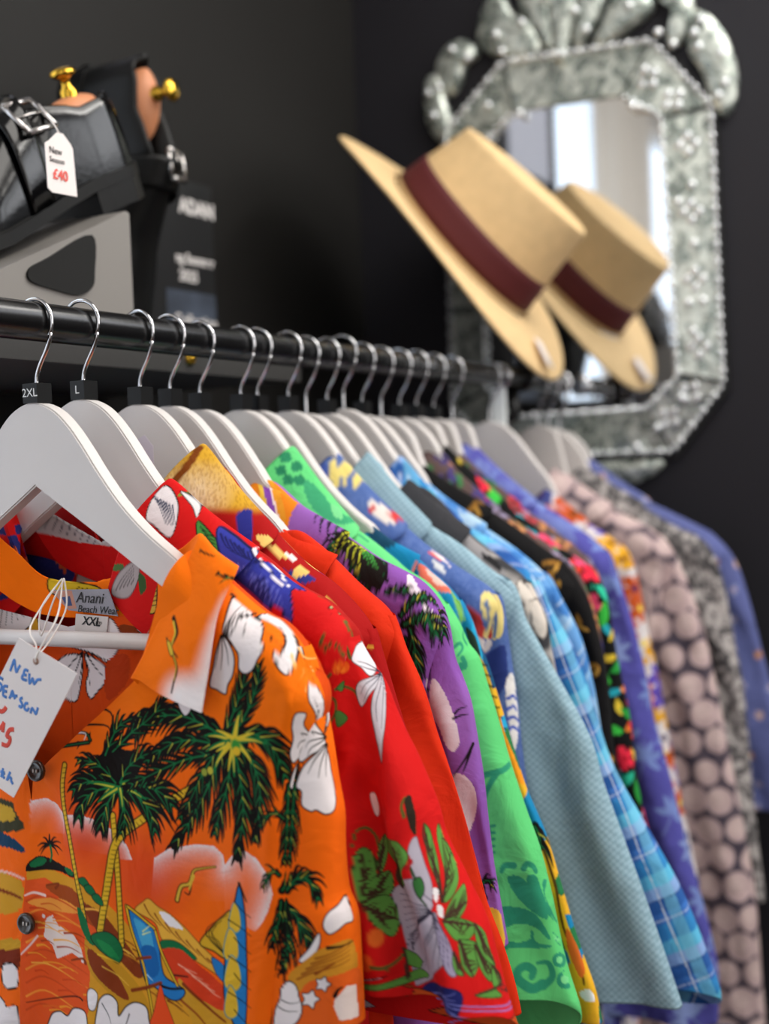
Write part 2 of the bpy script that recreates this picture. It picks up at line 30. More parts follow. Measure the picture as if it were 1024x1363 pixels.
],["L",[130,52,14],1.21,0.4,[100.5,-400.3,105.2,-406.9,113.5,-412.8]],["L",[130,52,14],1.2,0.4,[108.9,-405.5,113.7,-411.2,121.8,-416.8]],["L",[130,52,14],1.2,0.4,[117.6,-410.4,122.6,-415.7,129.3,-420.8]],["L",[130,52,14],1.19,0.4,[126,-415.4,130.6,-420.3,137.1,-424.9]],["L",[130,52,14],1.19,0.4,[134.2,-420.2,139,-424.4,144.9,-428.6]],["L",[130,52,14],1.18,0.39,[142.7,-425,147.3,-428.8,152,-432.8]],["L",[130,52,14],1.18,0.39,[150.5,-429.9,154.9,-433.3,159.3,-436.8]],["P",[20,105,60],[113.5,-422.9,124.5,-421.4,134,-425.2,142.5,-430.9,135.2,-432,123.3,-427.6,114.7,-427.7],[22,16,14],0.5,1],["P",[214,62,28],[115.9,-428.4,129,-426.8,142.3,-433.9,156.8,-442.7,163.9,-448.5,163.2,-462,140.8,-457.9,125.3,-448.1,117.9,-438.2],None,1,1],["L",[244,170,140],0.99,0.3,[127.5,-436.9,133.7,-439,142,-440.7]],["L",[244,170,140],0.99,0.3,[133.1,-439.5,139.1,-442.2,146.4,-444.4]
],["L",[244,170,140],0.99,0.3,[138.4,-442.5,143.9,-445.5,150.6,-447.6]],["L",[244,170,140],0.98,0.3,[143.4,-445.1,149,-448.9,155.4,-450.9]],["L",[244,170,140],0.98,0.29,[148.4,-448.1,154.1,-452.1,160,-454.1]],["L",[22,16,14],1.25,1,[123.7,-444.5,134.8,-443.9]],["P",[206,150,40],[127.4,-446,141.1,-456.1,162.8,-465.5,167.7,-478.7,144.1,-482.7,130.2,-459.5],None,0.99,1],["L",[130,52,14],2.48,1.49,[130.9,-449.3,146.6,-460.3,162.6,-469.6]],["L",[150,70,20],1.99,0.99,[127.8,-460,140.3,-468.2,150.4,-477.5]],["P",[36,120,190],[87.7,-404.8,92.6,-406.4,108.5,-415.6,112.1,-428.1,113.9,-440.8,117.4,-447.4,131.8,-453.2,127.8,-460,119.1,-461.4,107.1,-455,99.4,-452,94,-434.6,89.4,-419],[22,16,14],1.02,1],["P",[70,160,205],[91.2,-410.6,102.3,-415.3,106.6,-422.8,107.7,-439.6,102.4,-444.7,99,-432.9,94.6,-421.4],None,1.01,1],["P",[24,96,165],[96.7,-430.2,108.3,-428.5,111.4,-443.2,103.6,-448.4],None,1.01,1
],["L",[22,16,14],2.8,2.54,[85.5,-403,89.4,-420.1,97.7,-440.2,102.7,-463.8,104.9,-480.1]],["L",[222,178,40],1.52,1.32,[85.5,-403,89.4,-420.1,97.7,-440.2,102.7,-463.8,104.9,-480.1]],["L",[22,16,14],2.76,2.51,[108.5,-415.6,114.5,-431.6,125.9,-451.2]],["L",[222,178,40],1.51,1.3,[108.5,-415.6,114.5,-431.6,125.9,-451.2]],["L",[22,16,14],2.79,2.54,[86.7,-403.3,108.5,-415.6]],["L",[222,178,40],1.52,1.32,[86.7,-403.3,108.5,-415.6]],["L",[130,52,14],2.03,2.03,[92.5,-437.9,104.2,-435.2]],["L",[130,52,14],2.54,2.54,[87.9,-460,100.6,-456.1,112.2,-451.4]],["L",[22,16,14],2.01,1.5,[112,-453.3,120.6,-454.1,130.6,-452.3]],["L",[235,240,120],0.81,0.3,[98.3,-418.8,104.8,-413.9]],["L",[235,240,120],0.81,0.3,[98.2,-420.8,105.4,-417.9]],["L",[180,215,230],1.01,0.3,[101.1,-447.7,105.9,-451]],["P",[232,78,30],[111.4,-453.2,115.2,-462.1,121.6,-477.8,123.5,-486.1,98.8,-490,105.5,-471],[22,16,14],0.4,1
],["P",[210,165,40],[145,-420.6,153.3,-409.9,163,-400.8,170.4,-396.8,167.4,-415,164.5,-427.5,155.2,-424.3],[22,16,14],0.98,1],["L",[22,16,14],0.68,0.49,[163.3,-425.1,158.9,-417,149.7,-415.3]],["L",[22,16,14],0.68,0.49,[163.3,-425.1,156.6,-416,153.7,-411.3]],["L",[22,16,14],0.68,0.49,[163.3,-425.1,154.3,-414.6,158.1,-407.4]],["L",[22,16,14],0.68,0.49,[163.3,-425.1,152,-413.6,162.4,-403.5]],["L",[22,16,14],0.68,0.49,[163.3,-425.1,149.7,-412.3,166.8,-399.4]],["P",[36,120,190],[153.9,-428.6,164.2,-433.9,165.2,-444.2,156.8,-438.9],[22,16,14],0.59,1],["P",[36,120,190],[177.7,-378.4,181.3,-395.9,181.4,-418.8,180.9,-442,178.7,-468.2,174,-477.2,163.4,-456.8,163.5,-434.9,165.9,-417.5,171.6,-397.2],[22,16,14],1.15,1],["P",[222,180,50],[168.3,-403,172.4,-390.8,176.8,-394.9,177.7,-405.6,173.9,-410,169.1,-408.9],[40,140,150],0.77,1],["P",[222,180,50
],[163.3,-421.5,168.1,-407.9,174,-412.4,175.2,-423.9,170.4,-429.1,164.4,-427.9],[40,140,150],0.78,1],["P",[222,180,50],[163.5,-440.2,168.6,-425.4,175,-430.2,176.3,-442.8,171.1,-448.4,164.7,-447],[40,140,150],0.78,1],["P",[222,180,50],[162.7,-458.7,167,-444.9,172.1,-449.8,173,-461.6,168.3,-466.5,163.4,-465.2],[40,140,150],0.78,1],["L",[22,16,14],0.96,0.48,[173.2,-389.6,179,-394.7,185.8,-398.6]],["L",[22,16,14],0.97,0.48,[167.8,-402.2,178.5,-406.6,185.2,-410.5]],["L",[22,16,14],0.97,0.48,[172.1,-413.3,178,-418,184.6,-422.2]],["L",[22,16,14],0.97,0.48,[166.8,-425.8,177.5,-430,184.1,-433.8]],["L",[22,16,14],0.97,0.48,[171.3,-436.5,176.9,-441.7,183.6,-445.5]],["L",[22,16,14],0.97,0.49,[166.2,-449.2,176.4,-453.5,183.3,-457.1]],["L",[22,16,14],0.97,0.48,[170.1,-460.5,175.7,-465.2,182.9,-468.9]],["L",[22,16,14],2.16,0.96,[177.9,-377.3,180.3,-382.7,182.9,-388.3]
],["L",[22,16,14],3.96,1.49,[127.8,-394.2,131.1,-385.1,137.6,-382.4,141.3,-374,147.3,-371.6,159.2,-369]],["L",[214,176,60],2.23,0.5,[127.8,-394.2,131.1,-385.1,137.6,-382.4,141.3,-374,147.3,-371.6,159.2,-369]],["L",[22,16,14],1.48,0.74,[139.5,-380.2,137.6,-389.3,133.9,-388.5]],["L",[214,176,60],2.95,0.98,[140.7,-377.2,137.5,-386.3]],["P",[22,16,14],[61,-308.4,71.4,-300.5,98.1,-297.6,104.1,-305.2,93.7,-318.2,83,-325.4,72.7,-324,62.9,-318.7],None,1.03,1],["F",10.2,11,0.35,1,[76.6,-324.7,64.4,-320.7,52.8,-322.5,43.1,-328.3]],["F",10.2,11,0.35,1,[79.8,-323.5,64.2,-326.8,52.2,-334.8,47.5,-346.7]],["F",9.1,10,0.35,1,[81.8,-324.4,73.3,-333.1,68.6,-343.2,65.7,-353.2]],["F",8.1,9,0.35,1,[82.9,-324.2,85.7,-334.2,86.1,-345.2,83.5,-354.5]],["F",11.1,11,0.35,1,[84.3,-324.1,99.3,-328.8,108.2,-338.1,111.3,-349.9]],["F",11.1,11,0.35,1,[84.1,-322.1,103,-320.3,118.5,-324.1,126.2,-331.5]
],["F",9.1,10,0.35,1,[82.9,-320.3,90.2,-309.4,104.8,-300,119.6,-295.9]],["F",8.1,9,0.35,1,[79.1,-320.5,69.5,-312.1,59.9,-307.4,48.3,-307.2]],["L",[24,120,62],4.58,0.76,[77.9,-323.7,65.1,-321.7,56.5,-322.2]],["L",[200,200,60],1.53,0.31,[77.9,-323.7,67.3,-322.5,61,-322.5]],["L",[24,120,62],4.57,0.76,[80.4,-324.4,70.5,-329.8,63.8,-335]],["L",[200,200,60],1.52,0.3,[80.4,-324.4,72,-329.3,67,-332.8]],["L",[24,120,62],4.56,0.76,[82.9,-324.2,84.1,-332.4,85,-339.3]],["L",[200,200,60],1.52,0.3,[82.9,-324.2,84.2,-331.3,84.6,-336.2]],["L",[24,120,62],4.56,0.76,[85.4,-323.1,97.2,-325.7,105.1,-329.3]],["L",[200,200,60],1.52,0.3,[85.4,-323.1,95.2,-325.6,101.4,-328]],["L",[24,120,62],4.56,0.76,[85.7,-321,99.5,-316.3,108.6,-314.8]],["L",[200,200,60],1.52,0.3,[85.7,-321,97.2,-317.3,104.1,-316]],["F",11.5,17,0.5,1,[173.3,-284.7,156.6,-276.3,133.4,-271.4,110.2,-275.3,99,-284.8]
],["F",9.6,13,0.4,1,[168.1,-288.4,144.8,-287,126.6,-291.6,107.4,-304.3]],["F",8.7,14,0.1,1,[163.6,-294.5,137.8,-300.7,109.9,-312.7,86,-324]],["F",8.1,11,0.1,1,[77.6,-299.3,95.4,-285.2,112.8,-273.8,126.4,-258.3]],["F",8.2,9,0.2,1,[71.4,-302.2,78.6,-288.9,85.4,-280.8,106.6,-271.5]],["F",7.7,12,-0.1,1,[173.4,-279.9,181,-265,187.6,-250.4,193.5,-233.4]],["F",7.6,12,0,1,[184.1,-275.7,192.6,-262.1,199.3,-247.4,201.3,-235.4]],["F",10.5,13,0.5,1,[186.2,-279,199.2,-280.7,210.5,-289.4,216.4,-306.7]],["F",9.6,15,0.3,1,[183.8,-286.4,194.6,-300,198.4,-318.8,193.2,-348.1]],["F",9.6,16,0.2,1,[180.2,-289,183.9,-310.4,184.9,-332,178.1,-361.8]],["F",8.6,13,0.3,1,[176.9,-289.3,174.6,-311,165.6,-333.9,160.5,-347.1]],["F",9.6,16,0.2,1,[172,-289.6,159.7,-312.5,143.7,-336.4,125.8,-359.6]],["F",7.7,11,0.3,1,[168.2,-289.8,153.2,-308.2,143.3,-324,132.7,-339.9]],["P",[22,16,14
],[160.8,-285.6,173.4,-277.5,186.3,-277.6,191.8,-284.8,185.7,-293.8,173,-296.7,163,-293.7],None,0.97,1],["L",[24,120,62],5.27,0.72,[179.4,-284.3,165.4,-282.1,156.1,-283.1]],["L",[214,190,60],2.4,0.29,[179.4,-284.3,167.6,-282.8,159.5,-283.2]],["L",[24,120,62],5.28,0.72,[177.9,-285.7,165.4,-288.8,156.8,-293.3]],["L",[214,190,60],2.4,0.29,[177.9,-285.7,167.6,-288.4,159.9,-292.2]],["L",[24,120,62],5.27,0.72,[180.6,-281.7,183.5,-270.5,185.5,-265.4]],["L",[214,190,60],2.39,0.29,[180.6,-281.7,183,-272.5,184.7,-267.8]],["L",[24,120,62],5.25,0.72,[185,-283.5,196.6,-283.1,204.1,-285.2]],["L",[214,190,60],2.39,0.29,[185,-283.5,194.7,-283.4,201.4,-284.9]],["L",[24,120,62],5.26,0.72,[182.7,-286.5,189.9,-293.1,194.6,-300]],["L",[214,190,60],2.39,0.29,[182.7,-286.5,188.6,-292.3,192.7,-298.1]],["L",[24,120,62],5.27,0.72,[179.1,-288.6,179.3,-298.7,179.2,-307.8]
],["L",[214,190,60],2.4,0.29,[179.1,-288.6,179.2,-297.3,179.4,-304.9]],["L",[24,120,62],5.28,0.72,[175.6,-286.8,168,-296.4,162.7,-305.2]],["L",[214,190,60],2.4,0.29,[175.6,-286.8,169.2,-295.1,164.8,-302.4]],["L",[222,196,56],3.35,0.48,[179.3,-282.9,171.5,-280.1,166,-279.1]],["L",[222,196,56],3.35,0.48,[180.4,-286.6,171.7,-289.6,165.5,-292.6]],["L",[222,196,56],3.35,0.48,[182.7,-283.6,190.4,-280.3,195.4,-278.9]],["L",[222,196,56],3.35,0.48,[183.7,-287.4,189.1,-292.2,192.5,-296.3]],["L",[222,196,56],3.36,0.48,[179,-289.6,176.4,-297.9,174.9,-304.3]],["L",[222,196,56],3.36,0.48,[176.8,-287.7,169.9,-294.7,165.4,-300.2]],["L",[222,196,56],3.35,0.48,[181.1,-280.9,182.7,-273.4,183.6,-269.2]],["B",[60,150,60],[181.4,-287.5],4.8,0.5],["B",[228,190,50],[181.8,-291.3],3.4,0.3],["B",[150,160,60],[154.7,-307.1],2.9,0.3],["B",[190,180,60],[160,-305.5],2.9,0.3
],["F",4.1,5,0.35,1,[59.4,-292.5,50.5,-287.7,0.9,-295.1,2.8,-290]],["L",[236,228,230],1.54,0.51,[11.2,-294.3,52.3,-287.7,54.1,-292.7]],["L",[22,16,14],2.55,0.76,[29.7,-271.3,74.3,-271,79.1,-282.7]],["L",[22,16,14],2.05,0.51,[23.5,-285.3,71.1,-281.5,75.9,-288.9]],["F",4.1,8,0.35,1,[58,-294.1,-1.5,-304.5,-15.5,-306.7,-29.9,-313.6]],["F",6.5,12,0.2,1,[218.7,-311.8,216.9,-328.8,215.2,-345.6,212.4,-362.4]],["F",4.7,7,0.35,1,[214.2,-333.2,208.6,-328.8,202.3,-331.8,197.2,-337.9]],["F",4.7,6,0.35,1,[209,-369.1,205.4,-366.4,201.1,-371.1,197.2,-377.4]],["F",7.7,11,0.5,1,[210.4,-379.1,218,-371.4,226.7,-371.8,232.2,-383.7]],["F",7.2,11,0.5,1,[209.5,-389,217.8,-395.9,221.8,-403.8,227.5,-414.9]],["F",7.2,10,0.4,1,[209.2,-391.6,210.2,-405.8,209.4,-417.8,204.5,-433]],["F",5.8,8,0.4,1,[208.9,-386.5,206.4,-398.7,202.8,-406.1,200,-416.8]],["P",[236,228,230
],[173.9,-215.7,174.1,-205.8,171.7,-189,167.7,-181.1,175.3,-190.6,186.3,-196.8,187.9,-197.4,183.2,-203.9,178.3,-212.7],[22,16,14],1.06,1],["P",[236,228,230],[176.3,-215.7,180.8,-207,186.2,-201.2,192.8,-202.6,199.1,-211.2,200.8,-219.4,203.8,-225.3,200.8,-232.1,196.5,-238.9,190.6,-241.5,186.1,-238.4,186.2,-229.8,181.2,-222.2],[22,16,14],1.06,1],["P",[236,228,230],[174.2,-217.6,180,-223.3,183.1,-231.7,181.1,-242.3,176.6,-249.4,174.5,-255.3,167.5,-252.6,162.4,-250,165.9,-238.3,168.9,-227.5],[22,16,14],1.06,1],["L",[22,16,14],1.25,0.29,[174.2,-217.6,180.3,-211.5,188.5,-209]],["L",[22,16,14],1.25,0.29,[174.2,-217.6,182,-214.4,192.2,-214.4]],["L",[22,16,14],1.25,0.29,[174.2,-217.6,182.7,-218.3,191.5,-221.9]],["L",[22,16,14],1.25,0.29,[174.7,-217.7,181.3,-223.3,188.1,-229.7]],["L",[22,16,14],1.25,0.29,[174.2,-217.6,177.5,-227.2,178,-236.7]
],["L",[22,16,14],1.25,0.29,[173.6,-217.7,173.7,-228.2,171.7,-240]],["L",[22,16,14],1.25,0.29,[173,-217.7,170.1,-228.4,167.1,-239.2]],["L",[22,16,14],1.25,0.29,[174.6,-215.8,177.5,-205.2,178.9,-193.2]],["L",[22,16,14],1.25,0.29,[174.4,-214.8,179.3,-205,183.6,-195.3]],["P",[236,228,230],[190.2,-198.9,192.9,-192.2,202.8,-195.9,211,-205.5,217.5,-218.4,222.2,-231.5,220.7,-240.5,216.4,-239.2,210.7,-231.7,210.2,-226.7,213.3,-228.3,213.5,-220,207.9,-208.9,199.4,-202.9],[22,16,14],1.06,1],["L",[22,16,14],1.95,0.73,[182,-203,188.5,-198.9,195.6,-202.4]],["L",[22,16,14],1.45,0.48,[202.4,-218,206.9,-217.2,213.7,-222.5]],["L",[250,190,110],1.43,0.38,[218.7,-227,224,-233.8,241.2,-235.6]],["L",[250,190,110],1.43,0.38,[227.5,-239.6,232.4,-247.2,234.1,-253.2]],["P",[236,228,230],[135,-263.4,142.9,-263.9,145.5,-266.8,140,-271.5],[22,16,14],0.76,1],["P",[236,228,230
],[239.3,-280.5,242.8,-270.1,235.3,-258.3,237.5,-249.4,246.4,-245.9,248,-254.7,250.6,-268.6,241.1,-280.3],[22,16,14],1.03,1],["P",[236,228,230],[239.1,-283.4,231.6,-274.1,233.9,-266.8,226.2,-265.7,222.8,-273.3,222.8,-282.4,220.2,-290.9,221.1,-296.3,223.3,-297.7,229.9,-293.2,238.7,-289.7],[22,16,14],1.03,1],["P",[236,228,230],[240.1,-289.1,231.7,-293.3,224.1,-300.5,220.1,-308.8,219.3,-313.6,222.6,-316.3,222.9,-324.7,228.7,-328.5,232.1,-327.8,238.2,-331,244.6,-329.3,247,-321.8,244.7,-307.5],[22,16,14],1.03,1],["L",[22,16,14],1.31,0.28,[240.7,-283.6,229.7,-279.2,230.9,-281.3]],["L",[22,16,14],1.31,0.28,[240.7,-284.1,228.9,-284.7,225.7,-288.8]],["L",[22,16,14],1.31,0.28,[240.7,-284.7,229.9,-288.7,226.8,-293.8]],["L",[22,16,14],1.31,0.28,[240.4,-288.3,231.7,-296.2,226.8,-305.3]],["L",[22,16,14],1.31,0.28,[241.2,-288.4,235.6,-298.5,233.4,-308.4]
],["L",[22,16,14],1.31,0.28,[242.1,-288.5,239.3,-299.2,238.7,-308.1]],["L",[22,16,14],1.31,0.28,[240.2,-281,244.8,-268.7,240,-258.1]],["P",[236,228,230],[235.2,-399.2,238.1,-392,245.1,-387.9,252.9,-384.7,256,-391.3,257.4,-399.5,249.8,-399.8,244.6,-402.7,238.7,-404.8],[22,16,14],0.95,1],["P",[236,228,230],[216.9,-423.2,225.3,-414.2,232.2,-404.1,233,-409.7,229.5,-417.5,226,-422.9,220.3,-424.5],[22,16,14],0.77,1],["P",[206,140,40],[208.5,-434.9,219.1,-424.8,234.5,-413.5,254.6,-410.7,261.5,-432.2,262.5,-442.2,238.3,-434.4,217,-443.4],None,0.96,1],["P",[228,96,30],[217,-443.4,238.3,-431.4,263.4,-432.9,258.6,-467.8,216.9,-482.4],None,0.96,1],["L",[22,16,14],2.36,0.71,[237.5,-413.4,245,-413.1,256.1,-412]],["L",[130,52,14],1.9,0.71,[228.5,-430.4,234.8,-426.7,241.6,-423.1]],["L",[150,80,20],1.44,0.48,[215,-435.9,228.6,-429.2,252.3,-422.4]
],["L",[150,80,20],1.44,0.48,[218.6,-432.1,231.4,-426,252.3,-419.4]],["L",[150,80,20],1.43,0.48,[222.2,-428.2,234,-422.9,252.6,-416.7]],["L",[150,80,20],1.43,0.48,[226,-424.3,236.6,-420.1,252.8,-413.8]],["L",[150,80,20],1.43,0.48,[229.2,-420.5,239.2,-417.2,252.9,-411.2]],["P",[234,216,210],[240.6,-445.7,248.7,-438.4,257.1,-440.2,258.7,-460.8,242.8,-459.3,239.6,-450.6],None,0.94,0],["L",[22,16,14],2.83,0.94,[240.6,-443.8,242.7,-440.1,245.6,-438.6]],["P",[236,228,230],[230.4,-446.6,226.8,-449.3,225.3,-453.6,222,-451.4,218.1,-451.5,219.5,-447.9,218.2,-444.4,222.5,-443.8,225.9,-441.2,227.2,-444.8],[22,16,14],0.76,1],["P",[236,228,230],[238.7,-436.2,235.9,-438.3,234.7,-441.4,232,-439.8,228.1,-440.4,229.6,-437.1,228.8,-434,232.2,-433.5,235.3,-431.4,236.1,-434.4],[22,16,14],0.76,1],["P",[236,228,230
],[203.1,-443.2,208.4,-437.9,213.9,-440.2,215.9,-446.5,217.9,-455.2,212.2,-464.9,197.8,-471,198.3,-458.3,202,-450.1],[22,16,14],0.97,1],["L",[22,16,14],0.97,0.29,[203.1,-450.1,209.4,-451.8,215.9,-450.2]],["L",[22,16,14],0.97,0.29,[200.8,-454.7,207.2,-456.9,215.5,-455.9]],["P",[236,228,230],[6.5,-508.5,9,-492.6,17.6,-488,24.8,-489.9,31.3,-483.3,42.1,-482.8,45,-489.6,42.8,-500.5],[22,16,14],1.06,1],["P",[236,228,230],[55.5,-498.1,55.6,-477.2,60.6,-468.9,67.7,-466.4,74.1,-470.6,74.7,-479.8,81.7,-472.2,90.1,-467.8,98.8,-469.5,100.7,-477.5,98.8,-490],[22,16,14],1.04,1],["P",[236,228,230],[46,-469.6,49.1,-465.7,53.5,-465.9,56.2,-469.7,52.8,-479.8,46.8,-479.9],[22,16,14],0.73,1],["L",[22,16,14],1.03,0.31,[60.1,-474.1,65.3,-480.5,67.4,-486.7]],["L",[22,16,14],1.02,0.31,[84.2,-477,81,-484.3,78.2,-488.5]],["P",[60,60,40
],[-40.7,-344,-19.6,-342.5,-15.4,-348.3,-11.2,-354,-8.7,-361.7,-42.6,-366.1],None,1.09,1],["P",[200,160,50],[-40.6,-347.3,-21,-346.8,-15.2,-353,-20.3,-356.9,-41.9,-358.5],None,1.09,1],["P",[20,60,90],[-42.7,-367.4,-24.2,-367.9,-8.6,-374.5,-10.8,-378.4,-25.8,-377.1,-43.8,-376.6],None,1.09,1],["P",[205,150,40],[-45.2,-397.3,-27.6,-397,-12.3,-401.1,-14.9,-419.7,-46.5,-426.2],None,1.1,1],["L",[130,52,14],2.74,2.2,[-45.9,-409.2,-27.7,-409.7,-14.3,-412.2]],["L",[236,190,180],1.64,1.64,[-44.7,-396.2,-25.3,-395.3,-10.2,-397.8]],["P",[120,40,12],[-47.4,-453.6,-19.3,-446.8,-20.8,-464.4,-46.9,-465.3],None,1.1,1],["P",[200,150,40],[-46.9,-448.2,-18.6,-442,-19.3,-448.8,-47.3,-454.2],None,1.1,1],["P",[236,228,230],[-35.4,-463.6,-26,-460.9,-21.2,-464.6,-22,-476.8,-32.3,-480.3,-36.7,-475.7],[22,16,14],1.1,1],["P",[236,228,230
],[-48.4,-489.7,-38.5,-488.2,-33,-493.6,-25.2,-491.4,-22.5,-494.9,-24.3,-513.9,-50.9,-519.4],[22,16,14],1.1,1]],"s01k":[["P",[205,150,40],[-79,-167.2,-63.4,-170.1,-59.5,-181.6,-64.8,-190.2,-80.4,-187.4],None,1.15,1],["P",[205,150,40],[-42.5,-204.3,-25.8,-205.2,-28.6,-225.6,-51.6,-226.2],None,1.13,1],["P",[236,228,230],[-80.1,-183.9,-67.6,-185.1,-49.4,-193,-36.3,-204.2,-35.8,-219,-43.9,-226,-59.5,-228.7,-83.2,-229.3],[22,16,14],1.16,1],["L",[22,16,14],1.5,0.35,[-71.5,-196.6,-64,-202.3,-68.7,-225.4]],["L",[22,16,14],1.5,0.35,[-71.5,-196.6,-60.2,-204,-62.3,-223]],["L",[22,16,14],1.5,0.35,[-71.5,-196.6,-56.4,-205.6,-55.9,-220.5]],["L",[22,16,14],1.5,0.35,[-71.5,-196.6,-52.9,-211.3,-49.5,-218.1]],["L",[22,16,14],1.5,0.35,[-71.5,-196.6,-49.1,-211.2,-43.2,-215.7]],["L",[22,16,14],1.5,0.35,[-71.5,-196.6,-45.2,-211.2,-36.9,-213.3]],["P",[236,228,230
],[-29.6,-216.6,-23,-208.5,-12.5,-207.3,2.1,-210.4,31,-209.9,43.3,-216.2,51,-228,47.7,-236.8,35.8,-247,21.9,-240.9,-21.5,-231.1],[22,16,14],1.13,1],["P",[236,228,230],[10.3,-242.4,-5.9,-244.1,-15.4,-253.4,-9.8,-258.8,-9.1,-271.1,-3.5,-276.5,3.8,-277.2,7.8,-271.5,12.6,-252.3],[22,16,14],1.11,1],["P",[236,228,230],[14.6,-242.3,18.3,-253.2,14.7,-264.5,18.5,-274.3,27.5,-267.2,38,-257.9,36.9,-252.5,26,-245.2],[22,16,14],1.1,1],["L",[22,16,14],1.44,0.33,[12.6,-240.1,2.6,-248.3,-5.1,-255.3]],["L",[22,16,14],1.44,0.33,[12.5,-241.2,6.8,-252.6,-1.4,-266.3]],["L",[22,16,14],1.44,0.33,[13.3,-241.2,11.1,-253.5,7.5,-264.8]],["L",[22,16,14],1.43,0.33,[14.7,-241.2,16.9,-253.3,19,-265.4]],["L",[22,16,14],1.43,0.33,[16.2,-241.1,24.2,-250.8,32.3,-258.2]],["L",[22,16,14],1.43,0.33,[17.7,-240,28.9,-244,40.1,-245.8]],["P",[130,52,14],[50.1,-219.3,69.2,-222.1,68.8,-229.7,52.4,-228],None,1.08,1],["P",[236,228,230
],[62.9,-213.7,75.2,-213.4,74.5,-225.2,66.4,-223.3],[22,16,14],0.86,1],["P",[190,60,14],[35.8,-247,55.8,-240.9,54.6,-259.9,34.1,-274.6],None,1.09,1]],"s01c":[["B",[248,240,240],[183.3,-199.8],15.9,1],["B",[248,240,240],[181.8,-212.1],19.3,1],["B",[248,240,240],[180.3,-224.4],22.6,1],["B",[248,240,240],[178.7,-236.7],25.9,1],["B",[248,240,240],[177.2,-249.1],29.2,1],["B",[248,240,240],[169.4,-262.8],29.4,1],["B",[248,240,240],[156.2,-260.3],25.8,1],["B",[248,240,240],[145.6,-257],22.1,1],["L",[22,16,14],3.36,1.2,[137.2,-207.5,141.7,-215.2,140.2,-220.1,137.3,-225.9,141.2,-233.3,143.4,-240.1,141.1,-247.7,139.3,-254.5]],["L",[214,180,60],1.92,0.48,[137.6,-209.8,140.3,-216.2,138.8,-221.1,137.9,-225.9,141.2,-233.3,142.8,-239.1,141.1,-246.9]],["L",[22,16,14],1.44,0.96,[132.8,-220.3,136.3,-224.9,143.5,-231.8]],["P",[214,180,60],[133,-221.9,136.7,-223,140.1,-229.5,137.1,-230.7],[22,16,14],0.58,1
],["F",2.8,4,0.35,1,[197.9,-182.8,174.7,-182.2,165.9,-179.1]],["L",[22,16,14],1.42,0.47,[148.4,-165,154.2,-167.1,160,-168.9]]],"s01n":[["P",[216,180,40],[-18.9,-186.6,-2.7,-188.1,16,-190.8,30.1,-195,26.7,-202.7,5.3,-200.8,-16.6,-197.7],[22,16,14],1.11,1],["L",[22,16,14],0.88,0.66,[8.7,-193,6.3,-195.3,6.1,-199.1]],["L",[22,16,14],0.88,0.66,[12.3,-193.6,9.9,-195.8,9.7,-199.1]],["L",[22,16,14],0.88,0.66,[15.8,-194.1,13.5,-196.3,13.4,-199]],["L",[22,16,14],0.87,0.66,[19.4,-194.6,17.1,-196.8,17,-199]],["P",[206,160,60],[74.7,-190.4,84.2,-188.7,84.4,-208.3,76.2,-209.5],[22,16,14],1.27,1],["L",[22,16,14],0.95,0.64,[75.8,-193.5,85.3,-191.9]],["L",[22,16,14],0.95,0.64,[75.6,-196.7,85.1,-195]],["L",[22,16,14],0.95,0.64,[75.5,-199.9,85,-198.2]],["L",[22,16,14],0.96,0.64,[75.3,-203.1,84.8,-201.4]],["L",[22,16,14],0.96,0.64,[75.1,-206.3,84.6,-204.6]
],["L",[22,16,14],1.34,0.81,[53.7,-208.8,59.8,-210.9]]],"s02":[["P",[44,50,120],[-63.3,-147.5,-72.3,-152.5,-28.1,-161.2,-41.1,-191.5,-70,-203.5,-53,-181.3],None,1.21,1],["P",[214,96,54],[-52.5,-160.1,-48.8,-162.2,-47.2,-175.4,-59,-179.7,-52,-169.5],None,1.19,1],["P",[214,96,54],[-48.8,-160.7,-44.6,-162.5,-51.9,-180.6,-55.7,-183.3,-48.7,-169.4],None,1.19,1],["P",[214,96,54],[-44.5,-161.2,-40.3,-162.3,-48.4,-185.5,-51.7,-186.5,-45.5,-169.2],None,1.18,1],["P",[214,96,54],[-40.2,-161.6,-35.8,-162.4,-36.5,-175.5,-39.9,-178.7,-41.5,-169.6],None,1.18,1],["P",[214,96,54],[-35.8,-162.4,-31.3,-162.5,-33.3,-180.3,-36.3,-182.5,-38.1,-169.4],None,1.18,1],["P",[214,96,54],[-31.4,-163.1,-26.7,-162.5,-30,-185,-39.7,-186.6,-34.2,-169.3],None,1.17,1],["P",[214,96,54],[-26.8,-163.8,-22.1,-162.4,-25.2,-175.4,-28.6,-178.9,-30.6,-169.4],None,1.17,1],["P",[214,96,54
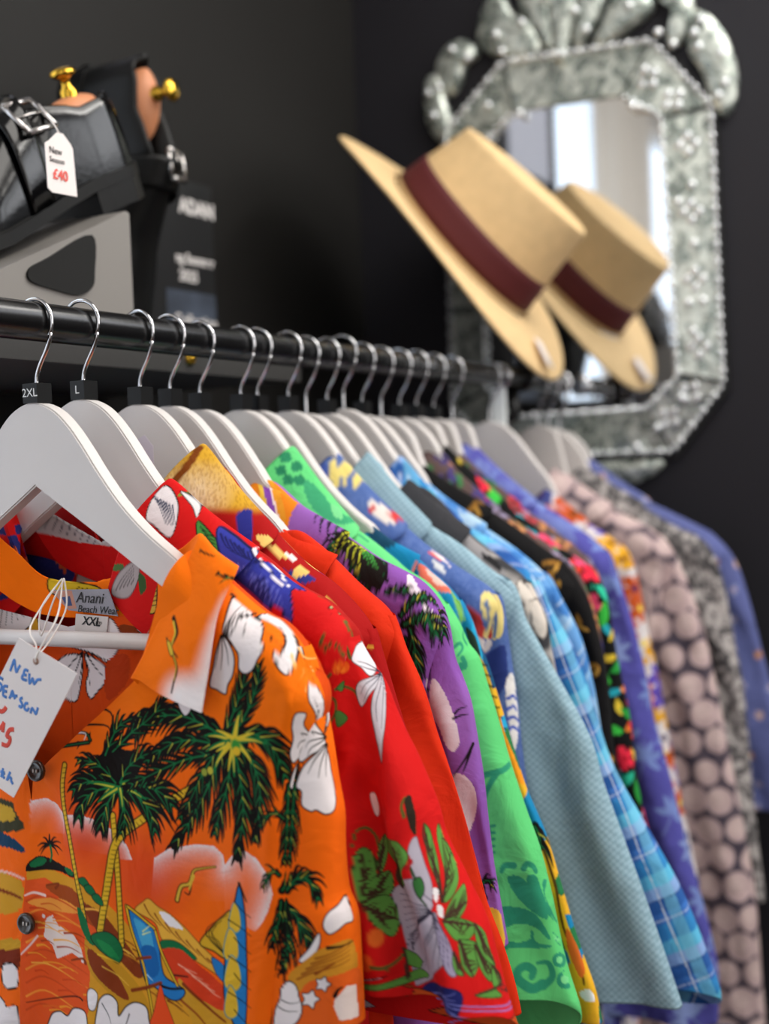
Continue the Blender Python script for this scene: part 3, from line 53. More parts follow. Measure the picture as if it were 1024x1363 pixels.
],[-22.5,-164.2,-17.8,-162.5,-21.9,-180,-25.2,-182.2,-26.6,-169.7],None,1.17,1],["P",[214,96,54],[-17.9,-165.1,-13.1,-162.5,-18.7,-184.9,-21.8,-185.9,-23,-169.8],None,1.17,1],["P",[196,180,176],[-37.8,-191.2,-21,-179,-11.7,-177.6,-1.2,-190.6,39,-197.2,-30.4,-205.9],[70,60,60],0.7,1],["P",[80,110,60],[-13.9,-171,1.4,-168.6,5.2,-174.1,-8.7,-177.9],None,1.16,1],["P",[80,110,60],[-1.4,-181.3,49.7,-175.8,46.8,-181.2],None,1.16,1],["P",[170,160,160],[41.9,-197.4,49.5,-182.3,66.8,-173.4,68.3,-186.1,58.2,-199.9],[60,56,60],0.69,1],["L",[60,56,60],0.86,0.29,[46,-195.1,52.2,-186.7,63.8,-176.6]],["L",[60,56,60],0.86,0.29,[49.9,-193.9,55.3,-186.5,64.1,-179]],["L",[60,56,60],0.86,0.29,[53.6,-192.8,58.4,-186.4,64.1,-180.8]],["L",[60,56,60],0.86,0.29,[57.4,-191.8,61.2,-186.2,64.1,-183]],["L",[60,56,60],0.86,0.29,[61.1,-190.6,64.2,-186.4,64,-185.2]],["P",[60,90,50
],[68.5,-183.2,74,-185,75.3,-193.4,69.7,-196.9],None,1.14,1],["P",[235,225,228],[79.3,-122,86.8,-126.8,95.4,-137.4,98.7,-151.8,94.9,-157.9,81.4,-149.4,73.9,-145,72.9,-134.7,75.5,-126.2],[22,16,14],0.8,1],["L",[40,50,80],1.07,0.27,[74.4,-129.2,81.6,-136.7,91,-149.3]],["L",[40,50,80],1.07,0.27,[76.9,-130.7,84.3,-138,92.1,-149.6]],["L",[40,50,80],1.07,0.27,[79.7,-131.4,86.3,-139.1,93.4,-149.4]],["L",[40,50,80],1.07,0.27,[82.5,-132.6,88.4,-140.2,94.6,-149.7]],["L",[40,50,80],1.07,0.27,[84.8,-133.7,90.5,-141.3,95.4,-149.5]],["L",[40,50,80],1.06,0.27,[87.7,-135.1,92.5,-142.3,96.5,-149.6]],["L",[40,50,80],1.06,0.27,[90.4,-135.9,94.6,-143.4,97.9,-149.5]],["L",[120,140,50],2.64,2.11,[102.7,-124.7,91.9,-129.1]],["P",[230,224,224],[90.8,-126.8,96.8,-129.2,109.2,-138,110.9,-145.1,104.2,-137.5],[22,16,14],0.53,1],["P",[70,140,60
],[112.7,-147.1,125.9,-156.5,132.8,-163.7,135.2,-174.8,125.3,-169.6,116.9,-158.3],[22,16,14],0.84,1],["L",[30,60,34],0.84,0.32,[115.9,-151.2,123.7,-156.3,131.5,-160.7]],["L",[30,60,34],0.84,0.31,[118.5,-153.7,125.8,-159,132,-162.7]],["L",[30,60,34],0.84,0.31,[121,-156.4,127.3,-161.5,132.9,-164.8]],["L",[30,60,34],0.84,0.31,[123.5,-158.9,129.4,-164.1,133.3,-166.7]],["L",[30,60,34],0.84,0.31,[125.9,-161.5,131.4,-166.8,134.1,-168.8]],["L",[30,60,34],0.84,0.31,[128.5,-163.9,132.8,-169.2,134.3,-170.8]],["P",[52,60,160],[127.6,-152.7,138.5,-157.2,158,-169,164.5,-168.1,190.8,-185.7,184.2,-190.7,190.4,-206.9,191.3,-218.2,180.7,-207.5,169.5,-204.7,155.7,-196.8,147.1,-186.2,138.1,-173.3],[24,26,70],1.04,1],["P",[34,38,110],[140.8,-177,155.5,-187.8,166.1,-185.3,173.5,-201.5,162,-199.8,148.7,-190.7],None,1.04,1],["L",[30,34,96],1.25,0.31,[131.8,-156.9,138.7,-164.9,148.2,-171]
],["L",[30,34,96],1.25,0.31,[135.3,-158.8,142.9,-166.9,152.3,-172.8]],["L",[30,34,96],1.24,0.31,[139.2,-160.9,147.2,-169,156,-174.3]],["L",[30,34,96],1.24,0.31,[143,-163.2,151.7,-171.2,155.4,-173.6]],["L",[30,34,96],1.24,0.31,[146.5,-165.1,155.8,-173.4,158.6,-174.7]],["L",[30,34,96],1.24,0.31,[150.4,-167.1,154.7,-172.8,162.4,-175.7]],["L",[30,34,96],1.23,0.31,[154.2,-169.5,158.6,-174.7,165.4,-176.7]],["L",[30,34,96],1.23,0.31,[157.7,-171.3,162.4,-176.2,168.4,-176.8]],["L",[30,34,96],1.23,0.31,[155.5,-168.8,166,-177.9,171.4,-176.8]],["L",[30,34,96],1.23,0.31,[159.1,-170.8,169.6,-179,174.3,-176.5]],["L",[30,34,96],1.22,0.31,[162.1,-172.4,172.6,-180.1,177,-175.7]],["L",[96,104,200],0.83,0.26,[150.3,-176,154.5,-183.2,161.4,-194.5]],["L",[96,104,200],0.82,0.26,[154.9,-178.2,158.3,-185.4,164.5,-196.1]],["L",[96,104,200],0.82,0.26,[154.8,-179.7,161.4,-187.3,167.6,-197.6]
],["L",[96,104,200],0.82,0.26,[158.6,-181.6,165.1,-188.9,170.7,-199.1]],["L",[96,104,200],0.82,0.26,[162.6,-183.8,168.2,-190.7,173.7,-200.7]],["L",[96,104,200],0.82,0.26,[166.2,-185.1,171.8,-192.7,176.3,-202.2]],["L",[96,104,200],0.82,0.25,[170,-186.8,175.6,-194.8,179.1,-203.7]],["L",[96,104,200],0.81,0.25,[173.7,-188.6,178.6,-196.7,181.9,-205]],["L",[236,232,240],1.54,1.23,[156.5,-167.7,161.8,-173.1,175.1,-186.4,181.5,-186.7]],["L",[236,232,240],1.52,1.21,[181.5,-186.7,175.7,-181.3,169.8,-171.5,157.2,-164.3]],["L",[96,92,40],2.51,2.01,[200.8,-186.7,212.3,-192.6,221.8,-201.5,221.4,-204.7,226,-213.9]],["P",[170,190,130],[219,-199.5,210.6,-199.1,214.6,-205.1,210,-197.5],[22,16,14],0.5,1],["L",[96,92,40],2.49,2,[214.7,-224.4,213.9,-229.5,217.1,-232.3,220.3,-229.3,225.3,-231.8,229.2,-239.8]],["L",[60,40,20],0.5,0.5,[214.7,-224.4,213.9,-229.5,217.1,-232.3,220.3,-229.3,225.3,-231.8,229.2,-239.8]
],["B",[228,96,26],[225.6,-245.5],4.5,0.3],["B",[240,130,40],[224.7,-247.4],3,0.6],["L",[96,92,40],1.99,1.49,[220.3,-249.6,215.2,-255.8,216,-263.9,222.1,-266.5,222.8,-275.1,216.2,-286.1,216.3,-295.3]],["L",[96,92,40],1.99,1.49,[221.4,-259.8,227.2,-258,234.5,-260.8,238.2,-266.5]],["P",[70,130,60],[222.8,-275.1,225.7,-273.2,231.3,-278.4,224.4,-284.1],[22,16,14],0.5,1],["P",[70,130,60],[222,-258.9,226.8,-254.2,226.4,-260.8],[22,16,14],0.5,1],["P",[60,40,140],[207.8,-254,213.1,-262,213.7,-266,209.6,-264.3],None,1,1],["P",[226,220,226],[234,-233,245,-231,248.2,-233.5,248.1,-236.4,254.9,-247,245.3,-252,236.8,-245.8,230.3,-240.8],[22,16,14],0.59,1],["P",[206,200,208],[260.8,-252.4,244,-252.7,237.1,-255,235.5,-260.8,239.7,-270.3,242.8,-268.3,246.8,-261],[22,16,14],0.58,1],["P",[196,188,196],[258.9,-253,260.4,-267.3,256.3,-291.3,255.7,-305.8,251.4,-288.9,247.2,-270.3,249.2,-259.5],[22,16,14],0.58,1
],["L",[40,40,60],0.97,0.24,[258.2,-251.2,243.9,-245,234.3,-242]],["L",[40,40,60],0.97,0.24,[258.2,-251.2,243.2,-247.5,236.7,-244.9]],["L",[40,40,60],0.97,0.24,[258.4,-252.1,243,-255.2,239.1,-262.6]],["L",[40,40,60],0.97,0.24,[257.9,-252.4,245.4,-258.1,241.7,-267.4]],["L",[40,40,60],0.97,0.24,[258.9,-253,250.8,-266,252,-279.7]],["L",[40,40,60],0.97,0.24,[260.6,-253.2,256.6,-266.9,255.1,-284.5]],["P",[232,226,228],[247,-327.8,252.2,-327,253.8,-333.9,252.3,-343.6,249.1,-340.5,246.9,-333],[22,16,14],0.39,1],["L",[96,92,40],1.94,1.46,[283.3,-337.9,278.6,-332.1,279.8,-326.7,285.8,-332.8,294.1,-342.5,299.8,-348.8]],["P",[46,36,26],[279.4,-328.3,282.8,-325.4,288.6,-334.3,300.4,-348.9,295.7,-346.9,284.6,-337.2],None,0.97,1],["P",[176,168,182],[298.9,-352.3,302.9,-351.9,310.4,-367.5,315.1,-384.9,314.3,-393,307.1,-386.7,301.6,-375.2,297.9,-361.4],[90,86,100],0.48,1],["P",[176,168,182
],[265,-390.5,299.6,-374.8,309,-384.3,314.3,-393.9,278.4,-416.5,272.6,-427.7,267.6,-414.9,263.9,-403.3],[70,66,84],0.49,1],["P",[170,160,176],[314.2,-395,278.8,-414.2,271.8,-427.7,276.5,-443.5,279.6,-450.3,314.9,-429.1,317.9,-419,316.8,-406.7],[70,66,84],0.48,1],["P",[160,150,178],[315.1,-395,319,-407.1,324.8,-421.7,326.3,-432.1,322.2,-433,317.9,-426,314.2,-411],[70,66,84],0.48,1],["L",[44,40,56],0.96,0.24,[314.2,-395,305.4,-390.3,267.6,-394.6]],["L",[44,40,56],0.96,0.24,[314.2,-395,305.4,-392.3,267.7,-398.4]],["L",[44,40,56],0.96,0.24,[314.2,-395,304.9,-393.9,268.2,-402.5]],["L",[44,40,56],0.96,0.24,[314.2,-395,304.1,-395.9,268.8,-406.7]],["L",[44,40,56],0.96,0.24,[314.2,-395,303.5,-398,269.5,-410.4]],["L",[44,40,56],0.96,0.24,[314.2,-395,302,-400.1,270.6,-414.9]],["L",[44,40,56],0.96,0.24,[314.2,-395,299.5,-402.9,272,-419.4]
],["L",[44,40,56],0.96,0.24,[314.2,-395,280.2,-411.8,273.4,-423.3]],["L",[44,40,56],0.96,0.24,[314.2,-395,278.8,-414.2,274.8,-427.8]],["L",[44,40,56],0.96,0.24,[314.2,-395,278.4,-416.5,275.9,-431.7]],["L",[44,40,56],0.96,0.24,[314.2,-395,278.7,-418.7,276.9,-436.1]],["L",[44,40,56],0.96,0.24,[314.2,-395,278.6,-420.9,277.6,-439.9]],["L",[60,56,72],0.87,0.24,[314.5,-395.7,310.4,-406.2,278.8,-440.7]],["L",[60,56,72],0.87,0.24,[314.5,-395.7,311.7,-406.3,281.8,-440.6]],["L",[60,56,72],0.87,0.24,[314.5,-395.7,313.2,-406.4,287.2,-439.1]],["L",[60,56,72],0.87,0.24,[314.5,-395.7,314.7,-406.5,309,-430.6]],["L",[60,56,72],0.87,0.24,[314.5,-395.7,315.9,-406.6,314.9,-429.1]],["L",[60,56,72],0.87,0.24,[314.5,-395.7,317.4,-406.6,318.4,-428.7]],["L",[60,56,72],0.87,0.24,[314.5,-395.7,319,-407.1,321.6,-428.8]],["P",[54,110,54],[301.5,-376,306.5,-374.6,309,-381.7,307.1,-386.7,302.9,-382.4],[22,16,14],0.68,1
],["L",[40,70,40],1.94,1.45,[299.9,-368.2,303.1,-375.2]],["L",[40,70,40],1.45,0.97,[307.1,-386.7,311.5,-391]],["B",[170,26,30],[299.6,-364.9],2.4,0.3],["B",[170,26,30],[297.9,-367.5],2.4,0.3],["B",[170,26,30],[294.1,-366.9],2.4,0.3],["B",[170,26,30],[294.3,-363.5],2.4,0.3],["B",[170,26,30],[297.5,-362.3],2.4,0.3],["B",[220,110,40],[296.7,-364.9],1.7,0.3],["P",[92,150,66],[242,-397.8,236.6,-385.6,235.6,-369.2,242.5,-362.7,250.3,-367.7,252.6,-379,248.2,-389.9],[50,60,30],0.69,1],["L",[66,44,34],2.23,0.99,[242,-397.8,242.3,-380.4,242.5,-362.7]],["L",[66,44,34],1.68,0.3,[242.2,-394.9,238.5,-385.5]],["L",[66,44,34],1.68,0.3,[242.2,-394.9,247.8,-372.8]],["L",[66,44,34],1.68,0.3,[242.7,-389.2,238.3,-383.5]],["L",[66,44,34],1.68,0.3,[242.7,-389.2,248.2,-371.4]],["L",[66,44,34],1.68,0.3,[242.4,-383.4,238.2,-382]],["L",[66,44,34],1.68,0.3,[242.4,-383.4,249.8,-377.7]
],["L",[66,44,34],1.68,0.3,[242.7,-378.4,237.8,-369.2]],["L",[66,44,34],1.68,0.3,[242.7,-378.4,249.8,-376.2]],["L",[66,44,34],1.68,0.3,[242.4,-372.7,237.8,-367.7]],["L",[66,44,34],1.68,0.3,[242.4,-372.7,246.4,-382]],["L",[66,44,34],1.68,0.3,[242.7,-367.7,237.6,-365.7]],["L",[66,44,34],1.68,0.3,[242.7,-367.7,246.4,-380.5]],["P",[92,150,66],[242,-397.7,246.1,-385.1,255.8,-380.4,261.9,-379.8,264.3,-389.7,259.2,-395.5,250.2,-396.9],[50,60,30],0.69,1],["L",[66,44,34],2.23,0.99,[242,-397.7,252.5,-389.1,261.9,-379.8]],["L",[66,44,34],1.68,0.3,[244,-396.1,247.3,-387]],["L",[66,44,34],1.68,0.3,[244,-396.1,259.9,-390.4]],["L",[66,44,34],1.68,0.3,[247.2,-393.4,248.1,-386.2]],["L",[66,44,34],1.68,0.3,[247.2,-393.4,260.7,-389.4]],["L",[66,44,34],1.68,0.3,[250.5,-390.6,249.1,-385.5]],["L",[66,44,34],1.68,0.3,[250.5,-390.6,258.5,-392.7]],["L",[66,44,34],1.67,0.3,[253.6,-387.7,256.8,-381.1]
],["L",[66,44,34],1.67,0.3,[253.6,-387.7,259.2,-391.9]],["L",[66,44,34],1.67,0.29,[256.6,-385.4,257.4,-380.3]],["L",[66,44,34],1.67,0.29,[256.6,-385.4,254.4,-392.1]],["L",[66,44,34],1.67,0.29,[259.3,-382.5,258.3,-379.7]],["L",[66,44,34],1.67,0.29,[259.3,-382.5,255.1,-391.2]],["P",[92,150,66],[241.9,-398.5,250.9,-394.2,261.2,-395.5,265.6,-409.7,261.6,-418.7,252.6,-414.3,245.4,-407],[50,60,30],0.69,1],["L",[66,44,34],2.23,0.99,[241.9,-398.5,253.5,-404.6,265.6,-409.7]],["L",[66,44,34],1.68,0.3,[243.9,-399.8,250.4,-396.8]],["L",[66,44,34],1.68,0.3,[243.9,-399.8,258.2,-414.2]],["L",[66,44,34],1.68,0.3,[247.6,-401.3,251.7,-397.6]],["L",[66,44,34],1.68,0.3,[247.6,-401.3,259.4,-414.3]],["L",[66,44,34],1.67,0.3,[251.1,-403.3,252.6,-397.8]],["L",[66,44,34],1.67,0.3,[251.1,-403.3,254.2,-412]],["L",[66,44,34],1.67,0.29,[255,-405.4,261.1,-399.7]],["L",[66,44,34],1.67,0.29,[255,-405.4,255.1,-412.6]
],["L",[66,44,34],1.67,0.29,[258.9,-406.9,262,-400.3]],["L",[66,44,34],1.67,0.29,[258.9,-406.9,251.4,-408.3]],["L",[66,44,34],1.66,0.29,[262.5,-408.3,263.1,-400.5]],["L",[66,44,34],1.66,0.29,[262.5,-408.3,252.3,-408.4]],["P",[92,150,66],[270.7,-389.5,267.7,-374,258.8,-360.8,283.3,-353,292.8,-355.3,296.9,-365.7],[50,60,30],0.68,1],["L",[66,44,34],2.19,0.97,[270.7,-389.5,267.9,-373.4,283.3,-353]],["L",[66,44,34],1.66,0.29,[269.4,-385.4,267.3,-374.9]],["L",[66,44,34],1.66,0.29,[269.4,-385.4,292.3,-359.3]],["L",[66,44,34],1.66,0.29,[267.4,-378.3,268.3,-372.5]],["L",[66,44,34],1.66,0.29,[267.4,-378.3,291.7,-357.6]],["L",[66,44,34],1.66,0.29,[269.5,-370.5,261.1,-361.6]],["L",[66,44,34],1.66,0.29,[269.5,-370.5,293.7,-363]],["L",[66,44,34],1.66,0.29,[281.9,-359.8,260.3,-359.8]],["L",[66,44,34],1.66,0.29,[281.9,-359.8,293,-361.3]],["P",[92,150,66
],[253.8,-381.8,254.6,-365.6,259.2,-356,262.4,-360,259.3,-373.3],[50,60,30],0.69,1],["L",[66,44,34],2.21,0.98,[253.8,-381.8,256.5,-369.2,259.2,-356]],["L",[66,44,34],1.67,0.29,[254.7,-377.6,255.1,-367.1]],["L",[66,44,34],1.67,0.29,[254.7,-377.6,259.5,-364.1]],["L",[66,44,34],1.67,0.29,[256.4,-370.5,255.5,-364.9]],["L",[66,44,34],1.67,0.29,[256.4,-370.5,260.3,-361.5]],["L",[66,44,34],1.67,0.29,[257.7,-363.3,256,-362.8]],["L",[66,44,34],1.67,0.29,[257.7,-363.3,259.3,-367.8]],["L",[96,92,40],1.99,1.49,[236,-360.6,238.4,-352.4,246,-350.9,253,-356.9,254.8,-363.7]],["L",[66,50,36],3.9,2.44,[284.4,-359.1,267,-379.6,270.7,-389.5]],["P",[92,150,66],[322.2,-390.1,315.3,-372.5,308.3,-350.3,302.6,-343.9,313.6,-350.5,320,-364.9,320.1,-377.5],[50,60,30],0.67,1],["L",[66,44,34],2.16,0.96,[322.2,-390.1,316.3,-367.6,302.6,-343.9]],["L",[66,44,34],1.63,0.29,[320.2,-385.1,315.6,-372.7]
],["L",[66,44,34],1.63,0.29,[320.2,-385.1,316.2,-357.6]],["L",[66,44,34],1.63,0.29,[317.3,-376.8,315.6,-370.3]],["L",[66,44,34],1.63,0.29,[317.3,-376.8,315.1,-354.9]],["L",[66,44,34],1.63,0.29,[316.4,-368.9,315.1,-367.8]],["L",[66,44,34],1.63,0.29,[316.4,-368.9,318,-362.6]],["L",[66,44,34],1.63,0.29,[314.2,-360.5,307.7,-349.5]],["L",[66,44,34],1.63,0.29,[314.2,-360.5,317.3,-359.9]],["L",[66,44,34],1.63,0.29,[310.1,-351.9,305.4,-346.9]],["L",[66,44,34],1.63,0.29,[310.1,-351.9,317.6,-366.4]],["P",[92,150,66],[323.1,-390.2,324.2,-369.9,320.3,-347.1,335.7,-364.2,336.9,-376.8,331.4,-387.7],[50,60,30],0.67,1],["L",[66,44,34],2.15,0.96,[323.1,-390.2,325.7,-376.5,335.7,-364.2]],["L",[66,44,34],1.63,0.29,[323.8,-387.8,324,-373.1]],["L",[66,44,34],1.63,0.29,[323.8,-387.8,332.2,-377.5]],["L",[66,44,34],1.63,0.29,[324.1,-383.5,324.6,-371.8]],["L",[66,44,34],1.63,0.29,[324.1,-383.5,333.2,-376.5]
],["L",[66,44,34],1.62,0.29,[324.7,-379.1,325.1,-370.5]],["L",[66,44,34],1.62,0.29,[324.7,-379.1,334,-375.3]],["L",[66,44,34],1.62,0.29,[326.2,-375.1,326.5,-354]],["L",[66,44,34],1.62,0.29,[326.2,-375.1,329.7,-381.6]],["L",[66,44,34],1.62,0.29,[328.6,-371.1,327,-352.6]],["L",[66,44,34],1.62,0.29,[328.6,-371.1,330,-380.3]],["L",[66,44,34],1.62,0.29,[332.2,-367.5,327.5,-351.7]],["L",[66,44,34],1.62,0.29,[332.2,-367.5,330.6,-379.2]],["P",[92,150,66],[322.3,-399.8,332.3,-387.9,341.6,-384.3,341.6,-393.7,332.4,-401.4,325.2,-403.6],[50,60,30],0.67,1],["L",[66,44,34],2.15,0.96,[322.3,-399.8,331.5,-396.5,341.6,-393.7]],["L",[66,44,34],1.63,0.29,[323.9,-399.1,331.7,-390.7]],["L",[66,44,34],1.63,0.29,[323.9,-399.1,331.4,-400]],["L",[66,44,34],1.62,0.29,[326.8,-397.9,332.7,-390.6]],["L",[66,44,34],1.62,0.29,[326.8,-397.9,332.2,-399.9]],["L",[66,44,34],1.62,0.29,[329.6,-397.1,333.3,-390.2]
],["L",[66,44,34],1.62,0.29,[329.6,-397.1,333.3,-399.7]],["L",[66,44,34],1.62,0.29,[332.7,-396.3,340.2,-387.2]],["L",[66,44,34],1.62,0.29,[332.7,-396.3,328.8,-400.7]],["L",[66,44,34],1.62,0.29,[335.5,-395.2,341.6,-387.1]],["L",[66,44,34],1.62,0.29,[335.5,-395.2,329.6,-400.6]],["L",[66,44,34],1.61,0.28,[338.5,-394.4,342.9,-387.1]],["L",[66,44,34],1.61,0.28,[338.5,-394.4,330.6,-400.4]],["P",[92,150,66],[320.8,-401.3,331.6,-401.3,342.8,-407.8,334.5,-414.8,325.1,-412.2],[50,60,30],0.67,1],["L",[66,44,34],2.16,0.96,[320.8,-401.3,331.5,-404.3,342.8,-407.8]],["L",[66,44,34],1.63,0.29,[323.5,-402,330.5,-402]],["L",[66,44,34],1.63,0.29,[323.5,-402,332.4,-411.4]],["L",[66,44,34],1.62,0.29,[328.4,-403.4,332.1,-402.3]],["L",[66,44,34],1.62,0.29,[328.4,-403.4,334,-411.9]],["L",[66,44,34],1.62,0.29,[333.1,-404.9,333.4,-402.8]],["L",[66,44,34],1.62,0.29,[333.1,-404.9,329,-410.5]
],["L",[66,44,34],1.61,0.28,[338.1,-406.4,335.2,-403.3]],["L",[66,44,34],1.61,0.28,[338.1,-406.4,330.6,-411.1]],["P",[92,150,66],[329.1,-413.8,340.7,-416.9,344.1,-426.5,337.6,-435.8,331.4,-430.3,328.9,-421.2],[50,60,30],0.67,1],["L",[66,44,34],2.14,0.95,[329.1,-413.8,333.8,-424.7,337.6,-435.8]],["L",[66,44,34],1.62,0.29,[329.9,-416,338.2,-418.3]],["L",[66,44,34],1.62,0.29,[329.9,-416,332.1,-427.8]],["L",[66,44,34],1.62,0.29,[331.4,-419.4,338.5,-419.3]],["L",[66,44,34],1.62,0.29,[331.4,-419.4,332.4,-428.7]],["L",[66,44,34],1.62,0.29,[332.6,-422.4,339.3,-420.3]],["L",[66,44,34],1.62,0.29,[332.6,-422.4,332.7,-429.7]],["L",[66,44,34],1.61,0.28,[334.1,-425.8,341.5,-428]],["L",[66,44,34],1.61,0.28,[334.1,-425.8,331.3,-424.5]],["L",[66,44,34],1.61,0.28,[335.2,-429.1,342.2,-429]],["L",[66,44,34],1.61,0.28,[335.2,-429.1,331.6,-425.4]],["L",[66,44,34],1.61,0.28,[336.3,-432.6,342.5,-430]
],["L",[66,44,34],1.61,0.28,[336.3,-432.6,331.9,-426.4]],["P",[92,150,66],[339.9,-418.4,350.3,-426.8,353.4,-439.4,349.3,-440.9,343.4,-432.6],[50,60,30],0.66,1],["L",[66,44,34],2.13,0.95,[339.9,-418.4,346.9,-428.8,353.4,-439.4]],["L",[66,44,34],1.61,0.28,[341.2,-420.2,348.7,-426.4]],["L",[66,44,34],1.61,0.28,[341.2,-420.2,348,-436.4]],["L",[66,44,34],1.61,0.28,[343.4,-423.4,349.5,-427.4]],["L",[66,44,34],1.61,0.28,[343.4,-423.4,348.6,-437.1]],["L",[66,44,34],1.6,0.28,[345.7,-426.7,349.9,-428.4]],["L",[66,44,34],1.6,0.28,[345.7,-426.7,349.2,-438.3]],["L",[66,44,34],1.6,0.28,[347.7,-429.9,350.6,-429.4]],["L",[66,44,34],1.6,0.28,[347.7,-429.9,345.5,-433.5]],["L",[66,44,34],1.6,0.28,[349.6,-433.1,351.4,-430.5]],["L",[66,44,34],1.6,0.28,[349.6,-433.1,346.2,-434.5]],["L",[66,44,34],1.6,0.28,[351.6,-436.6,352.1,-431.6]],["L",[66,44,34],1.6,0.28,[351.6,-436.6,346.9,-435.5]],["P",[92,150,66
],[342.1,-406.8,349.3,-413.1,352.6,-423.1,357,-434.3,347.6,-427.9,341,-416],[50,60,30],0.66,1],["L",[66,44,34],2.13,0.95,[342.1,-406.8,348.4,-420.1,357,-434.3]],["L",[66,44,34],1.61,0.28,[342.6,-409.2,348.1,-413.9]],["L",[66,44,34],1.61,0.28,[342.6,-409.2,347.1,-424.3]],["L",[66,44,34],1.6,0.28,[344.4,-413.1,348.9,-415.1]],["L",[66,44,34],1.6,0.28,[344.4,-413.1,347.9,-425.5]],["L",[66,44,34],1.6,0.28,[346.6,-417.4,349.6,-416.4]],["L",[66,44,34],1.6,0.28,[346.6,-417.4,348.7,-426.7]],["L",[66,44,34],1.6,0.28,[349,-421.5,353.1,-425]],["L",[66,44,34],1.6,0.28,[349,-421.5,344.5,-419.8]],["L",[66,44,34],1.6,0.28,[351.9,-425.7,354,-426.3]],["L",[66,44,34],1.6,0.28,[351.9,-425.7,345.3,-420.9]],["L",[66,44,34],1.6,0.28,[354.6,-430.1,354.9,-427.8]],["L",[66,44,34],1.6,0.28,[354.6,-430.1,346,-422.3]],["P",[92,150,66],[353.6,-433.7,361.8,-444,338.2,-446.3,358.6,-452,351.6,-443.3],[50,60,30],0.66,1
],["L",[66,44,34],2.11,0.94,[353.6,-433.7,361.4,-444.6,338.2,-446.3]],["L",[66,44,34],1.6,0.28,[355.3,-436.4,361.2,-443.5]],["L",[66,44,34],1.6,0.28,[355.3,-436.4,358.7,-449.1]],["L",[66,44,34],1.59,0.28,[358.7,-441.3,362.5,-445.2]],["L",[66,44,34],1.59,0.28,[358.7,-441.3,359.7,-450.5]],["L",[66,44,34],1.59,0.28,[363,-447,363.6,-446.6]],["L",[66,44,34],1.59,0.28,[363,-447,355.3,-445.5]],["L",[66,44,34],1.59,0.28,[368.1,-452.7,365,-448.4]],["L",[66,44,34],1.59,0.28,[368.1,-452.7,356.2,-446.8]],["P",[92,150,66],[324.9,-420,328.7,-426.2,331.2,-433.6,326.3,-432.1,324,-425.7],[50,60,30],0.67,1],["L",[66,44,34],2.15,0.95,[324.9,-420,328,-426.7,331.2,-433.6]],["L",[66,44,34],1.62,0.29,[326,-422.4,328.5,-426.1]],["L",[66,44,34],1.62,0.29,[326,-422.4,326.8,-430]],["L",[66,44,34],1.62,0.29,[327.8,-426.1,329,-427.5]],["L",[66,44,34],1.62,0.29,[327.8,-426.1,327.2,-431.4]
],["L",[66,44,34],1.62,0.29,[329.6,-430.1,329.8,-428.6]],["L",[66,44,34],1.62,0.29,[329.6,-430.1,326.2,-428.1]],["B",[232,110,40],[249.7,-418.8],6.9,0.4],["B",[226,90,30],[242.6,-434.9],7,0.4],["L",[96,92,40],2.48,1.98,[247.3,-437.1,257.1,-436.9,266.6,-433.1,270.7,-428.5]],["L",[96,92,40],1.97,0.49,[257.1,-436.9,258.2,-443.8]],["P",[92,150,66],[269.6,-427.1,273.2,-437.6,272.9,-448.2,72.6,-475.2,268.3,-444.4],[50,60,30],0.68,1],["L",[66,44,34],2.19,0.98,[269.6,-427.1,271.7,-437.7,272.9,-448.2]],["L",[66,44,34],1.66,0.29,[270.6,-430,272.7,-436.9]],["L",[66,44,34],1.66,0.29,[270.6,-430,271.3,-450.4]],["L",[66,44,34],1.66,0.29,[271.2,-434.7,273,-438.4]],["L",[66,44,34],1.66,0.29,[271.2,-434.7,271.4,-451.9]],["L",[66,44,34],1.66,0.29,[271.9,-439.8,273.1,-439.9]],["L",[66,44,34],1.66,0.29,[271.9,-439.8,269.3,-444.5]],["L",[66,44,34],1.66,0.29,[272.5,-444.3,273.3,-441.4]
],["L",[66,44,34],1.66,0.29,[272.5,-444.3,269.5,-445.9]],["P",[176,168,182],[237.2,-447.3,244,-446.4,98,-486.6,238.8,-485.9,230.8,-487.3,110.9,-483.3],[22,16,14],0.5,1],["P",[30,34,96],[279.4,-453.5,299,-443.9,321.7,-439.9,329.3,-449.5,307.2,-473.6,273.7,-479.6],[22,16,14],0.49,1],["L",[120,124,200],0.97,0.24,[287.5,-454.5,313.1,-446.7,324.7,-442.9]],["L",[120,124,200],0.96,0.24,[435.3,-473.2,319,-448.6,324.7,-447]],["L",[120,124,200],0.96,0.24,[433.1,-475.9,321.4,-451.7,324.3,-451.5]],["L",[120,124,200],0.96,0.24,[316.1,-453.7,323.2,-455.4,323.3,-456.3]],["L",[120,124,200],0.96,0.24,[320.5,-455.9,425.7,-485.1,429.3,-487.3]],["P",[200,80,30],[275.4,-452.6,282.3,-453.4,446.8,-482.5,271.5,-480,264.9,-481.2],[22,16,14],0.73,1],["P",[232,226,228],[314.9,-381.6,319.2,-383.8,318.7,-390.3,316.3,-387.4],None,0.96,1],["P",[232,226,228
